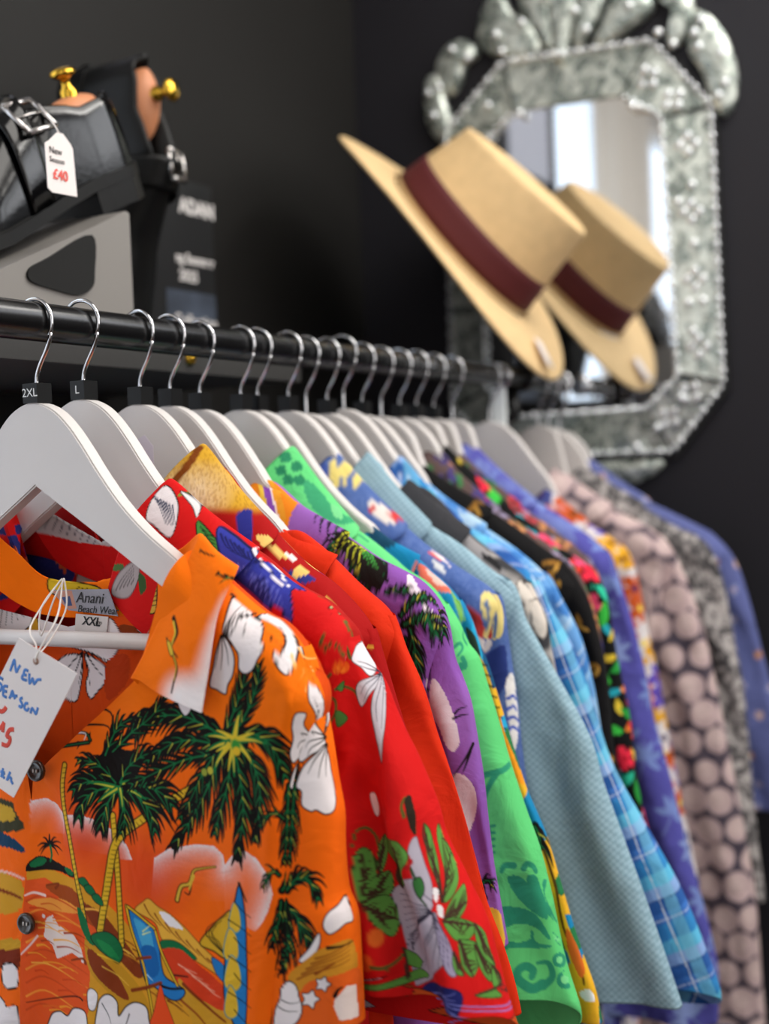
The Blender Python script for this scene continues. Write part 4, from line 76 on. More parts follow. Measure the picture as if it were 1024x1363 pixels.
],[318.8,-391.4,322.7,-393.7,321.3,-399.3,318.8,-397.2],None,0.96,1]],"s02k":[["P",[44,50,120],[-97.4,-149.1,-81.3,-152.9,-34.4,-161.7,-39.3,-191.2,-68.5,-203.3,-99.8,-185.4],None,1.21,1],["P",[214,96,54],[-61,-160.3,-56.4,-162.7,-54,-175.8,-57.4,-179.4,-60,-169.8],None,1.19,1],["P",[214,96,54],[-56.2,-160.9,-51.6,-162.8,-50.4,-180.6,-53.7,-182.9,-56,-169.9],None,1.19,1],["P",[214,96,54],[-51.5,-161.6,-46.9,-162.8,-46.8,-185.3,-50,-186.5,-52.1,-169.9],None,1.18,1],["P",[214,96,54],[-46.9,-162.2,-42.2,-162.9,-42.3,-175.8,-45.6,-179.4,-48.1,-169.9],None,1.18,1],["P",[214,96,54],[-42.2,-162.9,-37.6,-162.9,-38.7,-180.6,-41.9,-182.9,-44.2,-169.9],None,1.18,1],["P",[214,96,54],[-37.6,-163.5,-32.9,-162.9,-35.1,-185.3,-38.3,-186.5,-40.3,-169.9],None,1.17,1],["P",[214,96,54],[-33,-164.1,-28.3,-163,-30.6,-175.9,-33.9,-179.4,-36.5,-170],None,1.17,1],["P",[214,96,54
],[-28.4,-164.7,-23.7,-163,-27.1,-180.6,-30.3,-182.9,-32.6,-170],None,1.17,1],["P",[214,96,54],[-23.8,-165.4,-19.1,-163.1,-23.5,-185.2,-26.7,-186.4,-28.7,-170],None,1.17,1],["P",[196,180,176],[-36.2,-191.2,-26.2,-179.4,-17,-178.2,-5.7,-191,-1.9,-202.6,-29.4,-205.8],[70,60,60],0.7,1],["P",[80,110,60],[-19.6,-171.2,-4.3,-169,-0.2,-174.8,-14,-178.2],None,1.16,1],["P",[80,110,60],[-6.6,-181.7,10,-179.4,6.7,-185.2],None,1.16,1],["P",[170,160,160],[1.1,-202.5,9.6,-186.3,27.7,-177.1,28.4,-190.8,17.3,-205.2],[60,56,60],0.69,1],["L",[60,56,60],0.86,0.29,[5.8,-200.2,12.2,-190.9,24.6,-180.6]],["L",[60,56,60],0.86,0.29,[9.5,-199,15.2,-190.9,24.5,-182.9]],["L",[60,56,60],0.86,0.29,[13.3,-197.8,18.1,-190.9,24.3,-185.1]],["L",[60,56,60],0.86,0.29,[17.1,-196.6,21.1,-190.9,24.2,-187.4]],["L",[60,56,60],0.86,0.29,[20.8,-195.5,24,-190.9,24.1,-189.7]],["P",[60,90,50
],[28.6,-187.4,34.2,-189.7,35.2,-198.8,29.2,-202.2],None,1.14,1]],"s02n":[["P",[196,190,192],[-76,-143,-54.4,-128.1,-18,-138.2,18.2,-156,14.7,-166.2,-24,-162.5,-75,-151.3],None,1.19,0],["L",[110,108,116],2.35,0.88,[-56.1,-130.4,-58.3,-139.8,-63.7,-149.1]],["L",[110,108,116],2.34,0.88,[-50,-132.3,-51.4,-141.7,-56.7,-151]],["L",[110,108,116],2.34,0.88,[-43.8,-134.2,-44.4,-143.5,-49.7,-152.8]],["L",[110,108,116],2.33,0.87,[-37.8,-136.1,-37.6,-145.4,-42.8,-154.7]],["L",[110,108,116],2.32,0.87,[-31.7,-138,-30.8,-147.3,-36,-156.5]],["L",[110,108,116],2.32,0.87,[-25.7,-139.8,-24,-149.1,-29.1,-158.4]],["L",[110,108,116],2.31,0.87,[-19.7,-141.7,-17.2,-151,-22.4,-160.2]],["L",[110,108,116],2.3,0.86,[-13.8,-143.5,-10.6,-152.8,-15.6,-162]],["L",[110,108,116],2.3,0.86,[-7.8,-145.3,-3.9,-154.6,-9,-163.8]]],"s05":[["F",8.4,8,0.5,1,[111.4,-139.1,125.1,-149,138.6,-156.4,152.2,-161.3]
],["F",7.1,7,0.5,1,[152.1,-163.7,141.8,-167.9,138.9,-172.4,137,-178.8]],["F",11.8,10,0.5,1,[154.8,-163.7,165.3,-172.1,167.4,-180.8,177.9,-199.6]],["F",10.6,10,0.4,1,[152,-164.9,155.4,-176.1,162.4,-190.1,170.2,-208.4]],["F",8.3,8,0.35,1,[152,-166.1,149.4,-177.7,156.3,-194.1,162.9,-202.7]],["P",[22,16,14],[138.6,-165.7,152.1,-162.5,169.1,-176.8,177.1,-192.6,179.2,-208.3,168.5,-204.7,155.9,-190.7,143,-178.5],None,1.19,1],["L",[196,200,50],1.77,0.35,[152,-166.1,142.8,-166.3,140.8,-180.6]],["L",[60,150,60],2.36,0.47,[153.3,-166.1,150.2,-163.5,161.1,-183.1]],["L",[196,200,50],1.77,0.35,[154,-166.1,146.8,-169.2,147.1,-184.7]],["L",[60,150,60],2.36,0.47,[155.4,-166.1,154.6,-168.6,165.1,-186.8]],["L",[196,200,50],1.77,0.35,[156.1,-166.1,151.3,-172.4,153.4,-189]],["L",[60,150,60],2.36,0.47,[157.4,-166.1,158.5,-171.8,169.9,-189.8]],["L",[196,200,50],1.77,0.35,[158.1,-166.1,155.4,-176.1,159.6,-193.2]
],["L",[60,150,60],2.35,0.47,[159.5,-166.1,163.6,-176.5,173.9,-192.6]],["P",[232,216,228],[195,-192.6,194.8,-188.5,206.6,-203.7,215.7,-218.4,220.7,-224.1,220,-231.2,211,-219.4,199.9,-205.3],None,1.16,1],["F",8.1,9,0.6,1,[195.4,-228.2,202.7,-219.6,210,-213,215.8,-209.7]],["F",10.4,11,0.6,1,[197.7,-235.1,210,-231,218.5,-232.6,224.2,-243.5]],["F",5.8,6,0.5,1,[182,-211.4,188.9,-208.5,195.7,-207.8,200.5,-207.4]],["F",9.3,9,0.4,1,[203,-238.5,206.2,-251,207,-262.7,207.9,-274.5]],["F",7,7,0.4,1,[198.6,-245.6,197.2,-258.1,202.2,-272.2,210.8,-286.4]],["P",[226,212,222],[214.1,-292.9,216.3,-277.4,224.5,-283.6,233.5,-300.6,239.8,-323.5,232,-331.9,223,-314.7,211.5,-301.9],None,1.15,1],["P",[226,212,222],[227.9,-356.2,231.9,-349.3,240,-350,247.5,-360.7,251.1,-378.2,250.6,-393.1,247,-400.9,239.3,-383.5,229.4,-367.2],None,1.14,1],["L",[22,16,14],2.28,0.57,[236,-303.2,239.3,-300.1,245.4,-298.7]
],["L",[22,16,14],2.28,0.57,[235,-306.9,240.8,-305,246.9,-304.4]],["L",[22,16,14],2.83,0.57,[250.4,-327.1,241.4,-338.7,229.1,-353.9]],["L",[22,16,14],2.27,0.57,[247.1,-332.3,241.7,-343.1,239.3,-347.6]],["F",6.8,6,0.5,1,[261.8,-444.4,260.4,-435.9,266.8,-431.6,269.1,-436.2]],["P",[226,180,60],[255.9,-455.2,270.2,-454.2,271.3,-481.1,255,-489.9,254.2,-468.4],None,1.14,1]],"s06":[["P",[60,160,110],[72.1,-122.7,81.7,-128.3,96.7,-143.8,109.2,-154.3,128.5,-165.7,120.4,-158.8,108.3,-160.9,91.7,-150.8,79.4,-137.8],None,1.29,1],["P",[120,210,140],[96.7,-143.8,102.7,-147.8,108.7,-156.2,102.5,-153.5],None,1.27,1],["P",[40,130,90],[46.9,-99.5,52.8,-97.9,57,-105,51.6,-106.4],None,1.3,1],["P",[40,130,90],[48.1,-111,53.9,-109.6,57.9,-116.7,51.7,-117.4],None,1.3,1],["P",[40,130,90],[58,-107.4,62.9,-106.4,67.3,-113.5,62.1,-114.3],None,1.29,1],["P",[40,130,90
],[64,-119.8,69,-118,73.1,-125.1,68.2,-126.1],None,1.29,1],["P",[40,130,90],[56.4,-119.2,61.6,-117.7,65.9,-124.3,60.2,-125.8],None,1.3,1],["L",[46,148,112],3.04,1.82,[208.8,-261.1,213.8,-258.2,216.8,-261.7,213.5,-266.9]],["L",[46,148,112],3.63,2.42,[217.3,-269.3,220.4,-275.3,214.6,-278.3,210.6,-273.7]],["L",[46,148,112],2.41,1.81,[222.8,-260,219,-254.1,221.9,-249.7]],["P",[46,148,112],[215.3,-272.6,221.7,-274.3,220.7,-278.6,215.8,-277.3],None,1.21,1],["L",[46,148,112],4.83,4.83,[232.3,-362.5,240.5,-360.1,250.6,-358.6,262.2,-356.3]],["L",[46,148,112],5.4,1.8,[246.5,-359.3,240.5,-368.8,237.2,-379,235.8,-392.3]],["L",[46,148,112],3.02,1.81,[238.1,-396.7,240.8,-407.1,239.6,-417.6,242.9,-424.5]],["L",[46,148,112],1.81,2.41,[240.8,-401.4,244.3,-400.7]],["L",[46,148,112],1.81,2.41,[240.6,-406.4,244.3,-406.1]],["L",[46,148,112],1.81,2.41,[240.5,-411.8,244.1,-411.1]
],["L",[46,148,112],1.81,2.41,[240.6,-416.8,244,-416.5]],["L",[46,148,112],1.81,2.41,[240.9,-422.3,244.2,-421.5]],["L",[46,148,112],3.61,5.41,[250.1,-436.1,252.5,-431.9,259.6,-431.8]],["L",[46,148,112],4.76,3.57,[267.5,-433.8,270.2,-430.2,275.2,-432.6,277.8,-436.9]],["P",[46,148,112],[254.7,-441.1,263.4,-439.8,271.4,-446.6,277.4,-459.4,287.3,-472.2,282,-472.6,269,-463.2,259.8,-452.7],None,1.2,1],["P",[46,148,112],[270.2,-439.6,277.7,-440.3,282.8,-452.3,291,-472.2,294.5,-477.4,280.7,-464.4,271.6,-450.2],None,1.19,1],["P",[46,148,112],[283.6,-447,291.1,-446.5,285.9,-456.7,299.9,-480.3,289.6,-469.6],None,1.18,1],["P",[46,148,112],[246.5,-465.3,263.2,-464.5,277.4,-470.2,288,-487.1,286.5,-489.2,276.4,-479.7,262.1,-477.4,247.9,-480.3],None,1.21,1],["P",[46,148,112
],[247.3,-489.3,262.7,-491.2,272.3,-489,272.6,-483,275,-483.1,276.9,-491.3,288.5,-493.9,286,-495.9,268.7,-495.8,256.8,-495.2,247.2,-497.7],None,1.21,1],["L",[46,148,112],7.71,5.34,[282.1,-523.2,273.9,-525.8,263,-518.2,262.9,-511.8,268.6,-509.1,274.6,-512.5,273.9,-517]],["L",[46,148,112],6.52,2.37,[283.4,-524.4,289.9,-517.7,286.1,-507.4,277.8,-507.3]],["P",[46,148,112],[305.6,-509.2,300.1,-511.4,294.8,-511.2,291,-509.3,289.3,-505.3,291,-501.3,295.9,-501,303.4,-505.1],None,1.17,1],["P",[120,214,142],[299.2,-507.3,297.4,-508.5,294.7,-508.5,293,-507.5,292.2,-505.5,293,-503.7,295.4,-503.5,298.2,-505.1],None,1.18,1],["P",[46,148,112],[299.1,-519,305,-526.5,299.5,-527,295.2,-525,293.2,-520.1,294.7,-515.3,300,-514.6,297.3,-514.2],None,1.17,1],["P",[120,214,142],[304,-522,301.9,-523.4,299.5,-523.7,297.3,-522.5,296.3,-520.2,297.1,-518,299.5,-517.6,303,-519.6],None,1.17,1],["P",[46,148,112
],[294.7,-488.8,293.4,-491.7,301.4,-497.8,296.3,-495.1,295.2,-492.2,298.5,-490.6,291,-485.4,293.7,-486.2],None,1.17,1],["P",[120,214,142],[292.8,-489.1,292.2,-490.5,302.7,-496,299.6,-494.8,299.2,-493.4,300.6,-492.6,291,-487.4,292.3,-487.7],None,1.17,1]],"s07":[["P",[24,70,100],[114.2,-163.3,126.8,-163.5,144.7,-171.4,142.9,-179.1,129.2,-183.2,112.9,-171.1],None,1.29,1],["P",[226,110,90],[159.6,-196.1,169.4,-195.7,185.8,-207.1,195.3,-214.5,181.5,-218.9,166.1,-209.6],None,1.27,1],["P",[230,190,180],[165.1,-197.1,184.4,-208.3,178.4,-212.6],None,1.26,1],["P",[40,60,50],[201.6,-249.7,211.2,-259.4,214.4,-277.6,208,-271.4],None,1.24,1],["P",[214,170,50],[211.9,-272.6,220.7,-287.7,229,-321,234.7,-342.2,226.2,-327.2,215.1,-296.2],None,1.24,1],["L",[22,16,14],1.86,1.24,[211.9,-275.1,215.5,-280.1,222.7,-282.1]],["L",[22,16,14],1.86,1.24,[214.3,-283.8,218.1,-288.7,225,-290.8]
],["L",[22,16,14],1.86,1.24,[216.5,-292.4,220.2,-297.5,227.4,-299.4]],["L",[22,16,14],1.85,1.24,[218.9,-301.3,222.7,-306.1,229.6,-308.2]],["L",[22,16,14],1.85,1.24,[221.6,-309.8,225.4,-314.8,231.7,-316.7]],["L",[22,16,14],1.85,1.23,[224,-318.6,227.6,-323.4,234.3,-324.9]],["L",[22,16,14],1.85,1.23,[226.2,-327.2,230.6,-331.8,237.7,-333.9]],["P",[238,150,30],[229,-321,238.7,-345.7,253.5,-375.8,245.6,-375.8,235.7,-351.4],None,1.23,1],["F",9.7,6,0.4,1,[258.4,-411.5,262.4,-418.6,263.4,-425.8,264.2,-433.2]],["P",[240,190,40],[264.2,-430.7,272.2,-453.5,283.2,-489,296.5,-524.3,289.8,-529.3,276.2,-495.6,266,-453.7],None,1.22,1],["L",[90,60,20],2.43,1.82,[265.7,-430.7,274.2,-459.4,279.8,-492.3,292.9,-522.9,295.7,-536.1]],["P",[226,110,40],[283.3,-492.6,296.7,-521.3,292.5,-530.4,282.8,-508.4],None,1.21,1],["P",[236,236,240],[292.2,-542.7,300.6,-540.5,304.7,-548.9,294.5,-548.5],None,1.2,1
],["L",[120,180,90],3.13,2.5,[187.1,-209.7,196.4,-231.1,200.4,-243.4]]],"s08":[["P",[226,206,120],[50.4,-109.6,52.2,-104.2,60.4,-117.7,63.1,-130.3,58.9,-130.3],None,1.38,1],["P",[226,206,120],[58.8,-109.9,65.1,-105,68.6,-118.1,69.8,-130.3,68.4,-130.1],None,1.37,1],["P",[226,206,120],[70.4,-110.6,75.4,-105.4,79.5,-117.8,78,-132.1,74.8,-130.5],None,1.37,1],["P",[60,80,160],[45.1,-115.8,45.6,-108,55.4,-124.2,53.1,-130.6],None,1.39,1],["P",[226,216,210],[91.4,-146.5,96.8,-144.5,111.1,-154.3,119.7,-165.4,108.7,-161.9,97.5,-154.5],None,1.36,1],["L",[200,60,60],3.4,2.04,[94,-151.8,100,-149.7]],["L",[200,60,60],4.04,2.69,[111.4,-154.8,117.9,-161.2,118.2,-166.5]],["P",[210,84,84],[147.1,-181.2,154.4,-183.9,171.6,-194.6,164.6,-191,156.8,-191.5,148,-185.8],None,1.33,1],["L",[236,220,220],1.99,1.33,[146.5,-178,160.1,-189.3]],["L",[236,220,220],1.98,1.32,[150.6,-180.4,163.6,-192.6]
],["L",[236,220,220],1.98,1.32,[155.1,-182.5,167.1,-195.9]],["P",[220,220,220],[152.6,-192.2,161.8,-197,165.8,-207,156.8,-201.5],None,1.33,1],["P",[226,206,130],[200.1,-230.6,202.3,-215.6,210.3,-227.9,216.4,-242.9,214.6,-261.9,205.9,-264.7,206.5,-250.7],None,1.3,1],["L",[80,110,160],3.25,2.6,[203.7,-230.3,208.7,-245.7,207.9,-263.4]],["P",[196,60,56],[190,-235.1,197.6,-239,206,-257.8,202,-272.5,197.4,-278.5,192.8,-256.9],None,1.31,1],["P",[226,216,214],[197.9,-262.9,206.4,-268.2,200.6,-276.5],None,1.3,1],["P",[40,56,120],[200.7,-280.6,217.8,-270.5,220.3,-297.2,209.1,-316,201.9,-296.6],None,1.3,1],["P",[230,226,224],[218.9,-300.7,229.7,-298.7,231.2,-337.2,223.8,-361.8,219.3,-329.7],None,1.29,1],["L",[60,84,180],3.23,1.94,[219.9,-316.4,226.2,-314.8,229.1,-318.5]],["L",[60,84,180],3.23,1.94,[219.2,-325.6,225.4,-323.5,228.7,-327.5]
],["L",[60,84,180],3.23,1.94,[219.2,-334.4,224.8,-332.6,234,-339.5]],["L",[60,84,180],3.23,1.94,[218.3,-343.6,224.4,-341.4,232.7,-348.1]]],"s10":[["P",[150,146,148],[139.2,-175.1,151.7,-172.8,175.5,-194.8,193.2,-217.8,185.9,-220,168.7,-205.6,148,-190.4],None,1.41,1],["P",[36,36,38],[166,-193,179.6,-198.4,187.1,-210.5,175.2,-205.3],None,1.39,1],["P",[216,206,196],[202.3,-224.6,204.8,-217.6,221.8,-236.3,230,-261.3,224.8,-274.3,216.7,-267,211.8,-247.6],[60,50,50],1.03,1],["L",[90,80,76],2.04,1.36,[214.5,-238.5,220.1,-239.5,224.4,-243.7]]]},"T":{"blue":[[21.3,-241.5,23.5,-237.4,25.7,-233.7,26.2,-237.7,26.9,-241.9,28.9,-239.4,30.9,-237.1],[37.9,-240.9,35,-240.1,33.4,-242.9,31.8,-246,36.3,-247.2],[33.1,-243.4,36.2,-243.7],[38.9,-242.3,38.3,-245.7,38.5,-249.1,40.1,-247.1,41.5,-245.6,42,-247.5,42.6,-249.3,44.3,-247.7,46,-246.2,49.2,-246.1
],[14.6,-247.6,11.4,-246.3,9.8,-249.1,12.8,-251.5,11.4,-255,8.2,-255.2],[18.6,-252.1,15.1,-252.1,14.1,-255.3,13.9,-258.4,17,-259.5],[14.6,-255.3,17.6,-255.6],[19.3,-260.2,21,-257.6,22.5,-254.9,23.5,-257.7,24.5,-260.4],[20.6,-258.2,27,-258.1],[31.5,-259,29.1,-260.4,30.7,-263.1,29.9,-265.5,27.5,-264.5],[36.4,-262.8,33.8,-262.8,32.7,-266,35,-267.3,37,-265.5],[37.9,-269.1,38.7,-267.3,39.7,-265.6,41.2,-267.4,42.8,-269.2,44,-267,45,-264.9],[10.5,-308.2,9.2,-311.4,8.2,-314.5],[7.6,-310.6,11.7,-311.3],[11.7,-311.3,9.3,-313.1,11.3,-315.1],[16.8,-310.1,15.2,-313,13.3,-316.2,15.1,-314.3,17.2,-314.2,17.3,-316.3,18.8,-318.4]],"red":[[7.6,-268.2,11,-269.5,14,-268.3,16,-266],[7.9,-281.1,10.3,-280.3,13.5,-276.7],[13.1,-276.7,11.5,-283.5],[22.2,-281.1,20.2,-281.1,17.8,-281.8,15.2,-285.9,18.1,-287,17.4,-290,14.8,-292.4,10.1,-291.6]]}}
PI=math.pi
scn=bpy.context.scene
COL=scn.collection
RZ=1.5
# ------------------------------------------------------------------ helpers
def lin(c):
    c=np.asarray(c,float)/255.
    return np.where(c<=.04045,c/12.92,((c+.055)/1.055)**2.4)
def rgba(c): return tuple(float(v) for v in lin(c))+(1.,)
RC='RCD' in globals()
def quick(name,V,Q,mat,parent=None,cols=None,smooth=True,loc=None,pq=None):
    """one mesh object from vertex array V (n,3) and quads Q (m,4) (a repeated last index makes a triangle)"""
    V=np.asarray(V,np.float32); Q=np.asarray(Q,np.int32)
    me=bpy.data.meshes.new(name)
    tri=Q[:,2]==Q[:,3]
    cnt=np.where(tri,3,4).astype(np.int32)
    flat=Q[np.arange(4)[None,:]<cnt[:,None]] if tri.any() else Q.ravel()
    st=np.concatenate([[0],np.cumsum(cnt)[:-1]]).astype(np.int32)
    me.vertices.add(len(V)); me.vertices.foreach_set('co',V.ravel())
    me.loops.add(len(flat)); me.loops.foreach_set('vertex_index',flat)
    me.polygons.add(len(Q)); me.polygons.foreach_set('loop_start',st)
    me.polygons.foreach_set('use_smooth',np.full(len(Q),smooth))
    me.update(calc_edges=True)
    if cols is not None:
        a=me.color_attributes.new('Col','FLOAT_COLOR','POINT')
        c=np.ones((len(V),4),np.float32); c[:,:3]=cols; a.data.foreach_set('color',c.ravel())
    o=link(name,me,mat,parent,loc)
    if RC and pq is not None: RCD[o.name]=pq
    return o
def link(name,me,mat,parent=None,loc=None):
    o=bpy.data.objects.new(name,me); COL.objects.link(o)
    if mat is not None: me.materials.append(mat)
    if parent is not None: o.parent=parent
    if loc is not None: o.location=loc
    return o
def bmobj(name,bm,mat,parent=None,smooth=False,loc=None,bevel=0):
    if bevel: bmesh.ops.bevel(bm,geom=[e for e in bm.edges if len(e.link_faces)==2 and e.calc_face_angle(0)>.5],offset=bevel,segments=2,affect='EDGES',profile=.5)
    bmesh.ops.recalc_face_normals(bm,faces=bm.faces)
    me=bpy.data.meshes.new(name); bm.to_mesh(me); bm.free()
    for p in me.polygons: p.use_smooth=smooth
    return link(name,me,mat,parent,loc)
def thing(name,label,cat,loc=(0,0,0),group=None):
    o=bpy.data.objects.new(name,None); COL.objects.link(o); o.location=loc; o.empty_display_size=.05
    return tag(o,label,cat,group)
def tag(o,label,cat,group=None):
    o['label']=label; o['category']=cat
    if group: o['group']=group
    return o
def struct(o): o['kind']='structure'; return o
def box(bm,lo,hi):
    vs=[bm.verts.new((x,y,z)) for x in (lo[0],hi[0]) for y in (lo[1],hi[1]) for z in (lo[2],hi[2])]
    for f in ((0,1,3,2),(4,6,7,5),(0,4,5,1),(2,3,7,6),(0,2,6,4),(1,5,7,3)): bm.faces.new([vs[i] for i in f])
def boxobj(name,lo,hi,mat,parent=None,bevel=0):
    bm=bmesh.new(); box(bm,lo,hi); return bmobj(name,bm,mat,parent,False,None,bevel)
def spline(P,n=8,closed=False):
    """Catmull-Rom through the rows of P"""
    P=np.asarray(P,float); m=len(P)
    if m<3 and not closed:
        t=np.linspace(0,1,max(2,n))[:,None]; return P[0]*(1-t)+P[-1]*t
    out=[]
    R=range(m if closed else m-1)
    for i in R:
        if closed: a,b,c,d=P[i-1],P[i],P[(i+1)%m],P[(i+2)%m]
        else: a,b,c,d=P[max(i-1,0)],P[i],P[i+1],P[min(i+2,m-1)]
        t=np.arange(n)[:,None]/n
        out.append(.5*((2*b)+(c-a)*t+(2*a-5*b+4*c-d)*t*t+(3*b-a-3*c+d)*t**3))
    if not closed: out.append(P[-1:])
    return np.concatenate(out)
def resamp(P,t):
    """points at arc-length fractions t along polyline P"""
    P=np.asarray(P,float); L=np.concatenate([[0],np.cumsum(np.linalg.norm(np.diff(P,axis=0),axis=1))])
    x=np.asarray(t)*L[-1]
    return np.stack([np.interp(x,L,P[:,k]) for k in range(P.shape[1])],-1)
def gridquads(nr,nc,closed=False,off=0):
    i=np.arange(nr-1)[:,None]; j=np.arange(nc if closed else nc-1)[None,:]; k=(j+1)%nc
    q=np.stack([i*nc+j,i*nc+k,(i+1)*nc+k,(i+1)*nc+j],-1).reshape(-1,4)
    return q+off
def tube(path,r,nseg=10,caps=True):
    """V,Q of a round tube along path; r scalar or per point"""
    P=np.asarray(path,float); n=len(P); r=np.broadcast_to(np.asarray(r,float),(n,))
    T=np.gradient(P,axis=0); T/=np.linalg.norm(T,axis=1)[:,None]+1e-12
    up=np.array([0,0,1.]) if abs(T[0][2])<.9 else np.array([1.,0,0])
    N=np.cross(T[0],up); N/=np.linalg.norm(N); V=[]
    a=np.arange(nseg)*2*PI/nseg
    for i in range(n):
        N=N-T[i]*(N@T[i]); N/=np.linalg.norm(N)+1e-12; Bn=np.cross(T[i],N)
        V.append(P[i]+r[i]*(np.cos(a)[:,None]*N+np.sin(a)[:,None]*Bn))
    V=np.concatenate(V); Q=gridquads(n,nseg,True)
    if caps:
        b=len(V); V=np.concatenate([V,P[:1],P[-1:]]); j=np.arange(nseg); k=(j+1)%nseg
        Q=np.concatenate([Q,np.stack([np.full(nseg,b),k,j,j],-1),np.stack([np.full(nseg,b+1),(n-1)*nseg+j,(n-1)*nseg+k,(n-1)*nseg+k],-1)])
    return V,Q
def tubeobj(name,path,r,mat,parent=None,nseg=10): 
    V,Q=tube(path,r,nseg); return quick(name,V,Q,mat,parent)
def lathe(name,prof,mat,parent=None,M=None,n=24,smooth=True):
    prof=np.asarray(prof,float); a=np.arange(n)*2*PI/n
    V=np.stack([prof[:,0][:,None]*np.cos(a),prof[:,0][:,None]*np.sin(a),np.broadcast_to(prof[:,1][:,None],(len(prof),n))],-1).reshape(-1,3)
    Q=gridquads(len(prof),n,True)
    if M is not None: V=V@np.array(M.to_3x3()).T+np.array(M.translation)
    return quick(name,V,Q,mat,parent,smooth=smooth)
def join(parts):
    V=[];Q=[];o=0
    for v,q in parts: V.append(np.asarray(v)); Q.append(np.asarray(q)+o); o+=len(v)
    return np.concatenate(V),np.concatenate(Q)
def hashn(ix,iy,seed):
    h=(ix.astype(np.int64)*374761393+iy.astype(np.int64)*668265263+seed*1274126177)&0xffffffff
    h=((h^(h>>13))*1274126177)&0xffffffff
    return ((h^(h>>16))&0xffff)/65535.
def vnoise(x,y,seed=0):
    ix=np.floor(x); iy=np.floor(y); fx=x-ix; fy=y-iy; fx=fx*fx*(3-2*fx); fy=fy*fy*(3-2*fy)
    a=hashn(ix,iy,seed); b=hashn(ix+1,iy,seed); c=hashn(ix,iy+1,seed); d=hashn(ix+1,iy+1,seed)
    return (a*(1-fx)+b*fx)*(1-fy)+(c*(1-fx)+d*fx)*fy
def sstep(a,b,x):
    t=np.clip((x-a)/(b-a),0,1); return t*t*(3-2*t)
# ------------------------------------------------------------------ materials
MATS={}
def pmat(name,color,rough=.5,metal=0.,bump=0.,bscale=200.,var=0.,vscale=8.,sheen=0.,spec=.5,coat=0.,stretch=None):
    if name in MATS: return MATS[name]
    m=bpy.data.materials.new(name); m.use_nodes=True; nt=m.node_tree; b=nt.nodes['Principled BSDF']
    b.inputs['Roughness'].default_value=rough; b.inputs['Metallic'].default_value=metal
    b.inputs['Specular IOR Level'].default_value=spec; b.inputs['Coat Weight'].default_value=coat; b.inputs['Sheen Weight'].default_value=sheen
    c=rgba(color); b.inputs['Base Color'].default_value=c
    tc=nt.nodes.new('ShaderNodeTexCoord'); mp=nt.nodes.new('ShaderNodeMapping'); nt.links.new(tc.outputs['Object'],mp.inputs['Vector'])
    if stretch: mp.inputs['Scale'].default_value=stretch
    if var:
        n=nt.nodes.new('ShaderNodeTexNoise'); n.inputs['Scale'].default_value=vscale; n.inputs['Detail'].default_value=4; nt.links.new(mp.outputs[0],n.inputs['Vector'])
        r=nt.nodes.new('ShaderNodeValToRGB'); r.color_ramp.elements[0].position=.3; r.color_ramp.elements[1].position=.7
        r.color_ramp.elements[0].color=tuple(v*(1-var) for v in c[:3])+(1,); r.color_ramp.elements[1].color=tuple(min(1,v*(1+var)) for v in c[:3])+(1,)
        nt.links.new(n.outputs['Fac'],r.inputs['Fac']); nt.links.new(r.outputs['Color'],b.inputs['Base Color'])
    if bump:
        n2=nt.nodes.new('ShaderNodeTexNoise'); n2.inputs['Scale'].default_value=bscale; nt.links.new(mp.outputs[0],n2.inputs['Vector'])
        bp=nt.nodes.new('ShaderNodeBump'); bp.inputs['Strength'].default_value=bump; bp.inputs['Distance'].default_value=.002
        nt.links.new(n2.outputs['Fac'],bp.inputs['Height']); nt.links.new(bp.outputs['Normal'],b.inputs['Normal'])
    MATS[name]=m; return m
def emis(name,color,strength):
    m=bpy.data.materials.new(name); m.use_nodes=True; nt=m.node_tree; b=nt.nodes['Principled BSDF']
    b.inputs['Base Color'].default_value=rgba(color); b.inputs['Emission Color'].default_value=rgba(color); b.inputs['Emission Strength'].default_value=strength
    return m
